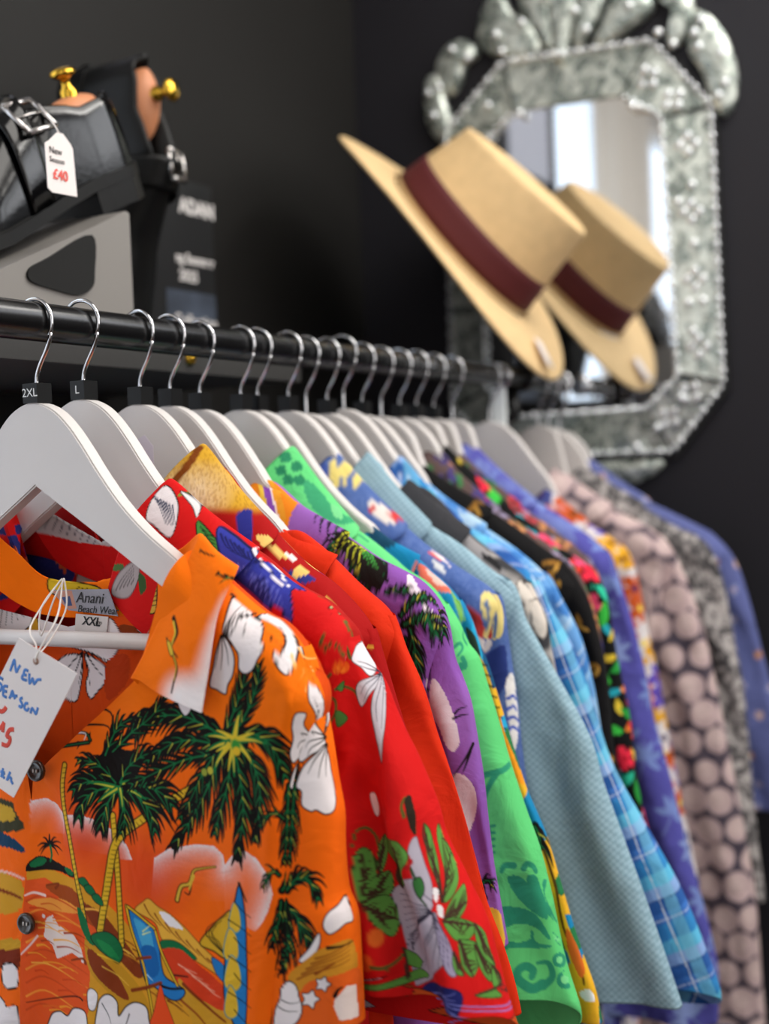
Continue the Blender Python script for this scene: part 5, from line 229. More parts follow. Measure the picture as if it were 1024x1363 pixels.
def fabric(name,rough=.8,sheen=.15,weave=900.,wb=.12,crease=.25,waffle=None,spec=.18):
    """printed cloth: the dyed print is the mesh's colour attribute; weave and small creases are procedural bump"""
    m=bpy.data.materials.new(name); m.use_nodes=True; nt=m.node_tree; b=nt.nodes['Principled BSDF']
    b.inputs['Roughness'].default_value=rough; b.inputs['Sheen Weight'].default_value=sheen*.25; b.inputs['Specular IOR Level'].default_value=spec
    at=nt.nodes.new('ShaderNodeAttribute'); at.attribute_name='Col'
    tc=nt.nodes.new('ShaderNodeTexCoord')
    n=nt.nodes.new('ShaderNodeTexNoise'); n.inputs['Scale'].default_value=weave; nt.links.new(tc.outputs['Object'],n.inputs['Vector'])
    n2=nt.nodes.new('ShaderNodeTexNoise'); n2.inputs['Scale'].default_value=22; n2.inputs['Detail'].default_value=4; n2.inputs['Distortion'].default_value=.8; nt.links.new(tc.outputs['Object'],n2.inputs['Vector'])
    b1=nt.nodes.new('ShaderNodeBump'); b1.inputs['Strength'].default_value=wb; b1.inputs['Distance'].default_value=.001
    b2=nt.nodes.new('ShaderNodeBump'); b2.inputs['Strength'].default_value=crease; b2.inputs['Distance'].default_value=.01
    nt.links.new(n.outputs['Fac'],b1.inputs['Height']); nt.links.new(n2.outputs['Fac'],b2.inputs['Height']); nt.links.new(b2.outputs['Normal'],b1.inputs['Normal'])
    col=at.outputs['Color']
    if waffle:
        mp=nt.nodes.new('ShaderNodeMapping'); mp.inputs['Scale'].default_value=(0,waffle,waffle); nt.links.new(tc.outputs['Object'],mp.inputs['Vector'])
        ch=nt.nodes.new('ShaderNodeTexChecker'); ch.inputs['Scale'].default_value=1; nt.links.new(mp.outputs[0],ch.inputs['Vector'])
        mx=nt.nodes.new('ShaderNodeMix'); mx.data_type='RGBA'; mx.blend_type='MULTIPLY'; mx.inputs[7].default_value=(.76,.80,.82,1)
        nt.links.new(ch.outputs['Fac'],mx.inputs[0]); nt.links.new(col,mx.inputs[6]); col=mx.outputs[2]
        b3=nt.nodes.new('ShaderNodeBump'); b3.inputs['Strength'].default_value=.3; b3.inputs['Distance'].default_value=.001
        nt.links.new(ch.outputs['Fac'],b3.inputs['Height']); nt.links.new(b1.outputs['Normal'],b3.inputs['Normal']); b1=b3
    nt.links.new(col,b.inputs['Base Color']); nt.links.new(b1.outputs['Normal'],b.inputs['Normal'])
    return m
CHROME=pmat('chrome',(205,205,208),.12,1.)
BRASS=pmat('brass',(214,170,60),.18,1.)
BLACKMETAL=pmat('black_painted_steel',(13,13,14),.27,0,.03,300)
WHITEWOOD=pmat('white_painted_wood',(215,210,208),.42,0,.05,90,.02,14)
BLACKPLASTIC=pmat('black_plastic',(5,5,6),.45,spec=.3)
WHITEINK=pmat('white_ink',(235,235,235),.6)
BLACKINK=pmat('black_ink',(18,18,20),.6)
BLUEINK=pmat('blue_marker',(60,120,196),.6,0,0,0,.12,120)
REDINK=pmat('red_marker',(214,60,36),.6,0,0,0,.12,120)
CARD=pmat('white_card',(232,224,222),.7,0,.03,400)
THREAD=pmat('white_thread',(232,226,222),.8)
# ------------------------------------------------------------------ print painter (mm in the garment plane)
class Paint:
    def __init__(s,x,z,base,aa=.5): s.x=x; s.z=z; s.c=base; s.aa=aa
    def sub(s,lo,hi,pad):
        return np.nonzero((s.x>lo[0]-pad)&(s.x<hi[0]+pad)&(s.z>lo[1]-pad)&(s.z<hi[1]+pad))[0]
    def mix(s,i,a,c):
        s.c[i]+= (lin(c)[None,:]-s.c[i])*a[:,None]
    def poly(s,c,pts,out=None,ow=1.,sm=1):
        P=np.asarray(pts,float).reshape(-1,2)
        if sm: P=spline(P,5,True)
        i=s.sub(P.min(0),P.max(0),.5)
        if len(i):
            x=s.x[i]; z=s.z[i]; ins=np.zeros(len(i),bool)
            for a,b in zip(P,np.roll(P,-1,0)):
                if a[1]==b[1]: continue
                m=((a[1]>z)!=(b[1]>z))&(x<(b[0]-a[0])*(z-a[1])/(b[1]-a[1])+a[0]); ins^=m
            s.mix(i[ins],np.ones(ins.sum()),c)
        if out: s.stroke(out,ow,ow,np.concatenate([P,P[:1]]),False)
    def stroke(s,c,w0,w1,pts,sm=True,soft=None):
        P=np.asarray(pts,float).reshape(-1,2)
        if sm and len(P)>2: P=spline(P,5)
        i=s.sub(P.min(0),P.max(0),max(w0,w1))
        if not len(i): return
        x=s.x[i]; z=s.z[i]; n=len(P)-1; best=np.full(len(i),-1e9)
        for k in range(n):
            a,b=P[k],P[k+1]; d=b-a; L=d@d+1e-9
            wa=w0+(w1-w0)*k/n; wb=w0+(w1-w0)*(k+1)/n
            t=np.clip(((x-a[0])*d[0]+(z-a[1])*d[1])/L,0,1)
            q=(wa+(wb-wa)*t)/2-np.hypot(x-a[0]-t*d[0],z-a[1]-t*d[1]); best=np.maximum(best,q)
        a=np.clip(best/(soft or s.aa)+.5,0,1); m=a>0; s.mix(i[m],a[m],c)
    def blob(s,c,p,r,soft):
        i=s.sub(np.array(p),np.array(p),r)
        if not len(i): return
        q=np.hypot(s.x[i]-p[0],s.z[i]-p[1])/r; a=np.clip((1-q)/max(soft,.02),0,1); a=a*a*(3-2*a); s.mix(i,a,c)
    def cloud(s,c,fade,pts,edge):
        P=np.asarray(pts,float).reshape(-1,2); E=spline(np.asarray(edge,float).reshape(-1,2),5)
        i=s.sub(P.min(0),P.max(0),.5)
        if not len(i): return
        x=s.x[i]; z=s.z[i]; ins=np.zeros(len(i),bool)
        for a,b in zip(P,np.roll(P,-1,0)):
            if a[1]==b[1]: continue
            m=((a[1]>z)!=(b[1]>z))&(x<(b[0]-a[0])*(z-a[1])/(b[1]-a[1])+a[0]); ins^=m
        i=i[ins]; x=s.x[i]; z=s.z[i]; d=np.full(len(i),1e9)
        for a,b in zip(E[:-1],E[1:]):
            v=b-a; t=np.clip(((x-a[0])*v[0]+(z-a[1])*v[1])/(v@v+1e-9),0,1); d=np.minimum(d,np.hypot(x-a[0]-t*v[0],z-a[1]-t*v[1]))
        a=np.clip(np.exp(-d/fade*2.3)*1.05,0,1)*np.clip(.85+.3*(hashn(np.floor(x*1.4),np.floor(z*1.4),5)-.5),0,1)
        s.mix(i,a,c)
    def frond(s,ln,n,droop,g,pts,seed=0,dark=(18,15,13),gr=(22,112,62),ye=(190,180,60)):
        rng=random.Random(seed); S=spline(np.asarray(pts,float).reshape(-1,2),12)
        i0=s.sub(S.min(0),S.max(0),ln*1.9)
        if not len(i0): return
        sub=Paint(s.x[i0],s.z[i0],s.c[i0],s.aa)
        n=int(n*.95); ln=ln*1.55; sub.stroke(dark,ln*.5,ln*.2,S,False)
        T=np.gradient(S,axis=0); T/=np.linalg.norm(T,axis=1)[:,None]+1e-9; H=[]
        for k in range(n):
            t=(k+.5)/n; j=int(t*(len(S)-1)); p=S[j]; tg=T[j]; nrm=np.array([-tg[1],tg[0]])
            l=ln*(.5+.75*math.sin(PI*min(1,t*1.05+.08)))*rng.uniform(.75,1.2)
            for sd in (1,-1):
                dirv=tg*.92+nrm*sd*.48; tip=p+dirv*l+np.array([0,-droop*l*.8]); mid=p+dirv*l*.55+nrm*sd*l*.06
                sub.stroke(dark,ln*.3,.35,[p-tg*ln*.1,mid,tip]); H.append((p,mid,p+(tip-p)*.72,sd,k))
        for p,mid,tip,sd,k in H:
            if g and (k+sd)%2==0: sub.stroke(gr,ln*.075,.2,[p,p*.5+mid*.5,mid*.4+tip*.6])
        if g: sub.stroke(gr,ln*.10,.4,S[:max(3,int(len(S)*.85))],False)
        for p,mid,tip,sd,k in H:
            if g and k%3==1 and sd==1: sub.stroke(ye,ln*.055,.2,[p,mid])
        s.c[i0]=sub.c
    def run(s,ops):
        for n,o in enumerate(ops):
            if o[0]=='P': s.poly(o[1],o[2],o[3],o[4],o[5])
            elif o[0]=='L': s.stroke(o[1],o[2],o[3],o[4])
            elif o[0]=='C': s.cloud(o[1],o[2],o[3],o[4])
            elif o[0]=='F': s.frond(*o[1:],seed=n)
            elif o[0]=='B': s.blob(o[1],o[2],o[3],o[4])
    def scatter(s,seed,step,fn,jit=.35):
        rng=random.Random(seed)
        if not len(s.x): return
        x0,x1,z0,z1=s.x.min()-step,s.x.max()+step,s.z.min()-step,s.z.max()+step
        r=int(math.floor(z0/step))
        while r*step<z1:
            q=int(math.floor(x0/step))
            while q*step<x1:
                rng=random.Random(seed*7919+r*131+q)
                fn(s,(q+(.5 if r%2 else 0)+rng.uniform(-jit,jit))*step,(r+rng.uniform(-jit,jit))*step,rng); q+=1
            r+=1
def base(n,c): return np.tile(lin(c),(n,1))
def flower(p,x,z,r,rng,c,cc,n=5,out=None):
    a0=rng.uniform(0,6.28)
    for k in range(n):
        a=a0+k*2*PI/n; ca,sa=math.cos(a),math.sin(a)
        q=[(x+ca*r*u-sa*r*v,z+sa*r*u+ca*r*v) for u,v in ((.1,0),(.55,.34),(1,.22),(1,-.22),(.55,-.34))]
        p.poly(c,q,out,.5)
    p.blob(cc,(x,z),r*.32,.4)
def leaf1(p,x,z,r,a,c):
    ca,sa=math.cos(a),math.sin(a)
    p.poly(c,[(x+ca*r*u-sa*r*v,z+sa*r*u+ca*r*v) for u,v in ((-1,0),(-.3,.38),(.4,.3),(1,0),(.4,-.3),(-.3,-.38))])
def paint(key,s,z,d,what):
    """colour of the dyed cloth at garment coordinates; what: body / collar / back"""
    n=len(s); P=DATA['P']; N=lambda f,sd:vnoise(s*f,z*f,sd)
    if key=='s01':
        c=base(n,(250,116,8)); w=sstep(-250,-330,z)[:,None]; c+=(lin((246,104,12))-c)*w
        p=Paint(s,z,c,.55)
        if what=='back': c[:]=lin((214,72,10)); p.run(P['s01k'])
        elif what=='collar':
            f=d>-4; q=Paint(s[f],z[f],c[f],.55); q.run(P['s01c']); c[f]=q.c; f=~f; q=Paint(s[f],z[f],c[f],.55); q.run(P['s01n']); c[f]=q.c
        else:
            p.run(P['s01'])
            for m,dx,dz in ((s<-40,238,0),((z<-512)&(s>=-40),0,252),((z<-512)&(s<-40),238,252)):   # the print repeats across the cloth
                if m.any(): q=Paint(s[m]+dx,z[m]+dz,c[m],1.); q.run(P['s01']); c[m]=q.c
    elif key=='s02':
        c=base(n,(206,22,22)); p=Paint(s,z,c,.6)
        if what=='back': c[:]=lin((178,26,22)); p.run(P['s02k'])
        elif what=='collar':
            f=d>-8; q=Paint(s[f],z[f],c[f],.6); q.run(P['s02']); c[f]=q.c; f=~f; q=Paint(s[f],z[f],c[f],.6); q.run(P['s02n']); c[f]=q.c
        else:
            p.run(P['s02'])
            for m,dx,dz in ((s<-20,330,0),((z<-505)&(s>=-20),70,190)):
                if m.any(): q=Paint(s[m]+dx,z[m]+dz,c[m],1.); q.run(P['s02']); c[m]=q.c
    elif key=='s03':
        c=base(n,(164,15,15)); p=Paint(s,z,c,.8)
        if what!='back':
            m=(s<118)*sstep(-146,-138,z+.12*(s-100)); gold=lin((206,158,44))*(1-.0)+0*c; c+=(gold-c)*m[:,None]
            w=np.clip(1-np.hypot(s-62,z+140)/38,0,1)*m*(.7+.3*hashn(np.floor(s*1.2),np.floor(z*1.2),3)); c+=(lin((232,222,206))-c)*w[:,None]
            w=(hashn(np.floor(s*1.1),np.floor(z*1.1),9)>.72)*m*.35; c+=(lin((150,92,20))-c)*w[:,None]
            p.stroke((120,60,14),7,5,[(48,-128),(58,-108),(60,-95)])
        p.stroke((40,44,130),8,9,[(108,-146),(116,-165),(118,-190)]); p.poly((232,196,110),[(122,-162),(130,-163),(142,-174),(132,-172)]); p.poly((236,226,220),[(134,-162),(142,-167),(150,-175),(142,-171)])
        p.poly((44,50,130),[(132,-190),(150,-184),(166,-188),(150,-200),(134,-204)]); p.poly((232,196,110),[(150,-176),(158,-184),(150,-192)])
        p.poly((226,190,90),[(172,-199),(182,-206),(190,-214),(180,-209)])
        p.stroke((206,150,50),2.5,2.5,[(186,-240),(196,-241),(208,-243)]); p.poly((226,220,220),[(150,-150),(156,-160),(150,-166)])
    elif key=='s04':
        c=base(n,(214,46,14)); w=(N(.04,4)*.6+N(.09,8)*.4>.56)*.16; c+=(lin((190,22,10))-c)*w[:,None]
    elif key=='s05':
        c=base(n,(140,84,172)); p=Paint(s,z,c,.8); w=np.clip((N(.02,3)-.4)*1.2,0,.4)[:,None]; c+=(lin((168,118,196))-c)*w
        if what!='back':
            k=(s*.9+z*.42+12*N(.02,6)); ph=(k/22.)%1.; m=(s<98)&(z>-172)&(s>0)
            st=np.where((ph<.42)[:,None],lin((232,132,26)),np.where((ph<.56)[:,None],lin((236,196,70)),np.where((ph<.74)[:,None],lin((130,70,170)),np.where((ph<.8)[:,None],lin((240,220,220)),lin((226,150,40))))))
            c[m]=st[m]; p.c=c
        if what!='back': p.run(P['s05'])
    elif key=='s06':
        c=base(n,(96,206,122)); w=np.clip((N(.016,3)-.45)*1.2,0,.5)[:,None]; c+=(lin((120,218,142))-c)*w
        if what!='back': Paint(s,z,c,.8).run(P['s06'])
    elif key=='s07':
        c=base(n,(22,130,180)); k=N(.022,5); c[k>.6]=lin((36,160,205)); c[(N(.03,9)>.66)]=lin((20,80,120))
        c[(z<-300)&(N(.03,12)>.5)]=lin((232,176,40)); c[(z<-300)&(N(.05,14)>.66)]=lin((40,120,70))
        if what!='back': Paint(s,z,c,.8).run(P['s07'])
    elif key=='s08':
        c=base(n,(70,96,158)); w=np.clip(N(.5,2)*.5,0,1)[:,None]; c+=(lin((108,130,184))-c)*w; p=Paint(s,z,c,.8)
        def f(p,x,zz,rng): 
            leaf1(p,x,zz,16,rng.uniform(0,3.1),rng.choice([(226,206,130),(196,60,56),(226,222,224),(40,60,130)]))
        if what!='back': 
            q=z<-360; t=Paint(s[q],z[q],c[q],.8); t.scatter(8,46,f); c[q]=t.c; p.run(P['s08'])
    elif key=='s09': c=base(n,(152,182,196))
    elif key=='s10':
        c=base(n,(58,58,62)); m=N(.03,3)*.6+N(.08,4)*.4; m=sstep(.4,.62,m)*(sstep(-180,-200,z) if what!='collar' else 0.); c+=(lin((190,184,180))-c)*np.reshape(m,(-1,1) if np.ndim(m) else (1,1))
        if what=='body': Paint(s,z,c,.8).run(P['s10'])
    elif key=='s11':
        u=(s*.93+z*.37); v=(z*.93-s*.37)
        pu=(u/44.)%1.; pv=(v/58.)%1.; c=base(n,(70,150,206))
        def band(ph,a,b,col,al):
            m=((ph>a)&(ph<b))*al; c[:]+= (lin(col)-c)*m[:,None]
        band(pv,0,.2,(96,186,222),.9); band(pv,.2,.45,(46,128,192),.8); band(pv,.45,.62,(58,104,186),.85); band(pv,.62,.82,(40,82,156),.9); band(pv,.82,1,(140,170,220),.9)
        band(pu,0,.3,(34,74,150),.35); band(pu,.5,.75,(130,206,232),.45); band(pu,.4,.43,(226,232,240),.6); band(pv,.5,.52,(226,232,240),.5); band(pv,.8,.815,(30,40,90),.6)
    elif key=='s12':
        c=base(n,(104,158,214)); p=Paint(s,z,c,1.)
        def f(p,x,zz,rng): leaf1(p,x,zz,20,rng.uniform(0,3.1),rng.choice([(150,192,228),(70,128,196),(178,206,226)]))
        p.scatter(12,30,f); p.scatter(13,40,lambda p,x,zz,rng:p.stroke((200,214,226),1.6,1,[(x-20,zz-16),(x,zz),(x+12,zz+22)]))
    elif key=='s13':
        c=base(n,(17,16,17)); p=Paint(s,z,c,1.)
        def f(p,x,zz,rng):
            a=rng.uniform(0,3.1); leaf1(p,x,zz,9,a,(150,104,40)); leaf1(p,x+6,zz-6,6,a+1,(190,140,60))
        p.scatter(13,40,f)
    elif key in('s14','s16'):
        c=base(n,(92,74,72)); p=Paint(s,z,c,1.)
        def f(p,x,zz,rng): flower(p,x,zz,10,rng,rng.choice([(196,60,70),(60,120,70),(150,140,170),(70,60,120),(206,140,90)]),(40,36,40),4)
        p.scatter(14,20,f)
    elif key=='s15':
        c=base(n,(16,17,18)); p=Paint(s,z,c,1.)
        def f(p,x,zz,rng):
            q=rng.random()
            if q<.3: flower(p,x,zz,13,rng,rng.choice([(232,44,70),(226,60,40),(236,80,120)]),(200,30,50))
            elif q<.6: leaf1(p,x,zz,14,rng.uniform(0,3.1),rng.choice([(60,190,70),(50,200,160),(40,150,60)]))
            elif q<.8: leaf1(p,x,zz,10,rng.uniform(0,3.1),rng.choice([(226,196,60),(230,130,50)]))
            else: leaf1(p,x,zz,10,rng.uniform(0,3.1),rng.choice([(70,90,200),(40,170,190)]))
        p.scatter(15,21,f)
    elif key=='s17':
        c=base(n,(80,78,160)); w=np.clip(N(.3,2)*.35,0,1)[:,None]; c+=(lin((98,98,178))-c)*w; p=Paint(s,z,c,1.)
        def f(p,x,zz,rng):
            a=rng.uniform(0,6.28); k=rng.choice([(134,152,206),(118,138,198)])
            p.stroke((120,136,196),2,1.2,[(x-26*math.cos(a),zz-26*math.sin(a)),(x,zz+3),(x+20*math.cos(a+.5),zz+20*math.sin(a+.5))])
            for q in (0,.9,-.9,1.8,-1.8): leaf1(p,x+11*math.cos(a+q),zz+11*math.sin(a+q),10,a+q,k)
        q=z<-180; p.scatter(17,46,f)
        q=(z>-225); w=(np.clip(N(.05,7)-.42,0,.2)*4*q)[:,None]; c+=(lin((112,124,188))-c)*w
    elif key=='s18':
        c=base(n,(212,204,206)); p=Paint(s,z,c,1.)
        def f(p,x,zz,rng): flower(p,x,zz,17,rng,rng.choice([(196,84,36),(226,166,40),(96,76,176),(206,120,110),(60,70,130),(220,214,214)]),rng.choice([(110,60,24),(240,210,90),(60,40,90)]))
        p.scatter(18,26,f)
    elif key=='s19':
        c=base(n,(62,58,72)); p=Paint(s,z,c,1.)
        r=int(math.floor(z.min()/19)) if n else 0
        def f(p,x,zz,rng):
            p.blob((196,172,172),(x,zz),rng.uniform(17,20.5),.1); p.blob((212,190,186),(x-2.5,zz+3),15,.6)
        p.scatter(19,37,f,.1)
        w=(N(.25,3)*.18)[:,None]; c+=(lin((168,144,150))-c)*w
    elif key=='s20':
        m=N(.12,3)*.5+N(.3,4)*.5; c=base(n,(74,72,74)); c+=(lin((190,184,182))-c)*sstep(.38,.68,m)[:,None]
    else:
        c=base(n,(96,104,158)); p=Paint(s,z,c,1.)
        def f(p,x,zz,rng): flower(p,x,zz,6,rng,rng.choice([(206,176,170),(196,140,90),(150,156,196)]),(196,130,60))
        p.scatter(21,42,f)
    return c
# ------------------------------------------------------------------ shirt builder
def prof(e,r): return np.sqrt(np.clip(1-(1-np.clip(e/r,0,1))**2,0,1))
def folds(s,z,seed,A):
    rng=random.Random(seed); q=s/(150.+.35*np.clip(-z-150,0,600)); o=0
    for k in range(4):
        f=rng.uniform(1.2,4.6); o=o+rng.uniform(.4,1.)/(1+.25*k)*np.sin(2*PI*f*q+rng.uniform(0,6.3)+.9*np.sin(-z/rng.uniform(70,160)+k))
    w=vnoise(s*.030+z*.012,z*.011-s*.008,seed)-.5+.5*(vnoise(s*.07-z*.03,z*.03+s*.02,seed+3)-.5)
    return A*o*.45*sstep(-190,-360,z)+w*A*.9*sstep(-175,-230,z)
def local(s,z,d): return np.stack([-d,-s,z],-1)/1000.
def coons(top,bot,c0,c1,U,V):
    U=U[None,:,None]; V=V[:,None,None]; t=top[None]; b=bot[None]; l=c0[:,None]; r=c1[:,None]
    return (1-V)*t+V*b+(1-U)*l+U*r-((1-U)*(1-V)*top[0]+U*(1-V)*top[-1]+(1-U)*V*bot[0]+U*V*bot[-1])
def make_shirt(key,label,cat,T,Tb,mat,res=3.,sres=2.,A=4.,As=5.,hem=-780.,end=None,tilt=0.,flip=True,c0=None,c1=None,rows=None,skip=0,seamz=-236.,group=None,sT=None,cuff=0):
    D=DATA['S'][key]; K=spline(np.array(D['c']),4); sd=int(key[1:])
    root=thing('shirt' if cat=='shirt' else cat.replace(' ','_'),label,cat,(D['x']/1000.,0,RZ),group)
    i=int(np.argmax(K[:,1]<seamz)); top=K[:i+1].copy(); seam=top[-1].copy(); k0=K[0].copy()
    top[:,1]-=3.5*np.linspace(1,.3,len(top)); 
    if c0 is None: c0=[k0,(k0[0]-32,k0[1]-70),(12,-310),(-12,-370),(-14,hem)]
    if c1 is None: c1=[seam,(seam[0]-12,seam[1]-50),(seam[0]-22,-400),(seam[0]-20,-520),(seam[0]-10,hem)]
    c0=np.array(c0,float); c1=np.array(c1,float)
    c0=np.concatenate([c0[:1],c0[1:]]); c0[0]=top[0]; c1[0]=top[-1]
    C1=spline(c1,8)
    def half(res,side,sgn):
        W=abs(c1[2][0]-c0[3][0]); zs=[0]; 
        nv=int(360/res)+2; V=np.concatenate([[0,.0004,.0012,.0026,.0045,.007,.0105,.015,.021,.028],np.linspace(.036,.62,nv)[:-1],np.linspace(.62,1,max(12,int(nv*.12)))])
        U=np.linspace(0,1,int(W/res)+2); U=np.concatenate([U[:-1],1-(U[-1]-U[-2])*np.array([.5,.2,.05,0])])
        b=np.array([c0[-1],c1[-1]]); Pp=coons(resamp(top,U),resamp(b,U),resamp(c0,V),resamp(C1,V),U,V)
        s=Pp[...,0]; z=Pp[...,1]; tz=np.interp(s,*(lambda q:(q[:,0],q[:,1]))(top[np.argsort(top[:,0])]))
        et=np.clip(tz-z,0,None); es=(resamp(C1,V)[:,0][:,None]-s); rs=6+20*V[:,None]**.5
        pr=prof(et,26)*prof(es,rs)
        d=(T if side>0 else Tb)*pr
        if side>0: d=d-(1-sstep(0,.06,U))[None,:]*0
        d=d+folds(s*sgn,z,sd+(0 if side>0 else 50)+(0 if sgn>0 else 9),A)*pr*(1 if side>0 else .6)
        if side>0 and sgn<0: d=d-3.
        # print coordinates: lengths measured along the cloth, so the print never stretches over edges
        near=np.clip(1-np.hypot(s-k0[0],z-k0[1]+12)/62,0,1)
        if key!='s01' and side>0: d=d*(1-.55*near**.6)
        ar=np.sqrt(np.diff(s,axis=1)**2+np.diff(d,axis=1)**2); q=np.concatenate([np.zeros((len(s),1)),np.cumsum(ar,1)],1); rf=int(len(U)*.3); q=q-q[:,rf:rf+1]+s[:,rf:rf+1]
        ar=np.sqrt(np.diff(z,axis=0)**2+np.diff(d,axis=0)**2); zq=np.concatenate([np.zeros((1,s.shape[1])),-np.cumsum(ar,0)],0); rf=int(np.argmax(V>.09)); zq=zq-zq[rf:rf+1]+z[rf:rf+1]
        return s*sgn,z,d*side,len(V),len(U),q*sgn,zq
    parts=[]; cs=[]; pq=[]
    s,z,d,nr,nc,q_,zq=half(res,1,1); parts.append((local(s,z,d).reshape(-1,3),gridquads(nr,nc))); cs.append(paint(key,q_.ravel(),zq.ravel(),d.ravel(),'body')); pq.append((q_,zq))
    r2=max(res*2,3.) if key not in('s01','s02') else 1.6
    s,z,d,nr,nc,q_,zq=half(r2,1,-1); parts.append((local(s,z,d).reshape(-1,3),gridquads(nr,nc)[:,::-1])); cs.append(paint(key,q_.ravel(),zq.ravel(),d.ravel(),'body')); pq.append((q_,zq))
    c0=np.array([k0,(k0[0]*.5,k0[1]-40),(0,k0[1]-60),(0,-400),(0,hem)],float); c0[0]=top[0]
    if key=='s01': c0=np.array([top[0],(80,-208),(0,-222),(0,-300),(0,-500),(0,hem)],float)
    rb=1.2 if key in('s01','s02') else 5.
    for sg in (1,-1):
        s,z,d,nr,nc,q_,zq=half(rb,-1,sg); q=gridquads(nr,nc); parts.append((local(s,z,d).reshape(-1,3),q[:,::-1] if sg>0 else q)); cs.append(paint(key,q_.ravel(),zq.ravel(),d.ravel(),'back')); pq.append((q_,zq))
    V,Q=join(parts); quick('body',V,Q,mat,root,np.concatenate(cs),pq=np.concatenate([np.stack([a.ravel(),b.ravel()],1) for a,b in pq]))
    # sleeves : flattened tubes from the shoulder seam to the hem
    j=max(0,i-3); E0=K[j:]
    if end is not None: E0=E0[E0[:,1]>end]
    L=np.linalg.norm(np.diff(E0,axis=0),axis=1).sum()
    def sleeve(sgn,res):
        nr=int(L/res)+3; t=np.linspace(0,1,nr); E=resamp(E0,t); E[:,0]+=.6
        I=np.empty_like(E); zi=E[:,1]+6-10*t; zz=C1[::-1,1]; I[:,1]=zi; I[:,0]=np.interp(zi,zz,C1[::-1,0])-30*sstep(0,.25,t)-6
        I[:,0]=np.minimum(I[:,0],E[:,0]-(14+70*sstep(0,.3,t)))
        w=np.linalg.norm(E-I,axis=1)/2; nc=max(24,int(2.2*2*w.max()/res)); ph=np.arange(nc)*2*PI/nc-PI/2
        # even spacing on both faces, rounded ends
        cx=np.sign(np.sin(ph+PI/2))*np.abs(np.cos(ph))**.9; cx=np.cos(ph); sy=np.sin(ph)
        fx=np.sign(cx)*np.abs(cx)**.82; fy=np.sign(sy)*np.abs(sy)**.62
        mid=(E+I)/2; s=mid[:,0][:,None]+(E[:,0]-I[:,0])[:,None]/2*fx; z=mid[:,1][:,None]+(E[:,1]-I[:,1])[:,None]/2*fx
        Ts=(sT or T*.8)*(.45+.55*sstep(0,.3,t)); bk=Tb*.9*(.5+.5*sstep(0,.3,t))
        dd=np.where(fy>0,Ts[:,None],bk[:,None])*fy-1.5
        dd=dd+folds(s*1.3+40,z,sd+21,As)*np.clip(fy,0,1)*sstep(0,.35,t)[:,None]
        if key in ('s02','s04','s05','s06','s09'):   # long soft pleats falling from the shoulder
            x_=(s-I[:,0][:,None])/(E[:,0]-I[:,0])[:,None]; am={'s02':9,'s04':6,'s05':5,'s06':4,'s09':5}[key]
            dd=dd+am*np.sin(2*PI*(x_*2.1+.12*sd)+1.2*np.sin(z/90.))*np.clip(fy,0,1)**.5*sstep(.05,.6,t)[:,None]
        z=z-tilt*(1-fy)/2*sstep(.75,1,t)[:,None]
        # inner face near the opening
        m=max(4,int(60/max(res,2))); back=np.arange(nr-1,nr-1-m,-1)
        cS=s[back].mean(1,keepdims=True); cD=dd[back].mean(1,keepdims=True)
        s2=cS+(s[back]-cS)*.985; d2=cD+(dd[back]-cD)*.93
        S=np.concatenate([s,s2]); Z=np.concatenate([z,z[back]]); DD=np.concatenate([dd,d2])
        q=gridquads(nr+m,nc,True); mi=nc//2
        ar=np.sqrt(np.diff(s,axis=1)**2+np.diff(dd,axis=1)**2); a_=np.concatenate([np.zeros((nr,1)),np.cumsum(ar,1)],1); pq_=s[:,mi:mi+1]+(a_[:,mi:mi+1]-a_)
        pq_=np.concatenate([pq_,pq_[back]])
        quick('sleeve',local(S*sgn,Z,DD).reshape(-1,3),q if sgn<0 else q[:,::-1],mat,root,paint(key,(pq_*sgn).ravel(),Z.ravel(),DD.ravel(),'body'),pq=np.stack([(pq_*sgn).ravel(),Z.ravel()],1))
        return mid,E,I
    sleeve(1,sres); sleeve(-1,max(5.,sres*2))
    # collar : neck seam N -> fold F -> leaf edge L, lofted from the back of the neck to the front point
    if rows is None:
        k,zk=k0; f=T+5; B=resamp(K[:i+1],[.0,.25,.45]); 
        rows=[((0,zk-78,-Tb*.7),(0,zk-45,-Tb*.6),(0,zk-80,-Tb*.95)),((k*.6,zk-60,-Tb*.6),(k*.66,zk-20,-Tb*.5),(k*.9,zk-55,-Tb*.9)),
              ((k-10,zk-26,-3),(k,zk+1,0),(B[2][0],B[2][1]+1,3)),((k-24,zk-50,f*.8),(k-14,zk-24,f*.95),(B[2][0]+2,B[2][1]-14,f*.93)),
              ((k-36,zk-72,f*.95),(k-29,zk-54,f*1.04),(k+34,zk-92,f*1.06)),((k-44,zk-88,f*.98),(k-40,zk-82,f*1.06),(k+8,zk-118,f*1.08))]
        rl=None
    else: rows,rl=rows
    def collar_side(R,sgn,res):
        R=np.array(R,float); R=np.stack([spline(R[:,q],max(4,int(28/res))) for q in range(3)],1)
        m=max(8,int(90/res)); out=[]
        for a in R:
            N_,F_,L_=a; h=F_+(L_-F_)*.12+np.array([0,1.5,0]); g=F_+(N_-F_)*.2
            bow=(F_+L_)/2+np.array([0,0,2.]); out.append(resamp(spline([N_,g,F_,h,bow,L_],8),np.linspace(0,1,m)))
        G=np.array(out); G[...,0]*=sgn
        return G
    ra=.8 if key in('s01','s02') else 1.2 if key in ('s03','s05','s06') else 3.
    cp=[];cc=[]
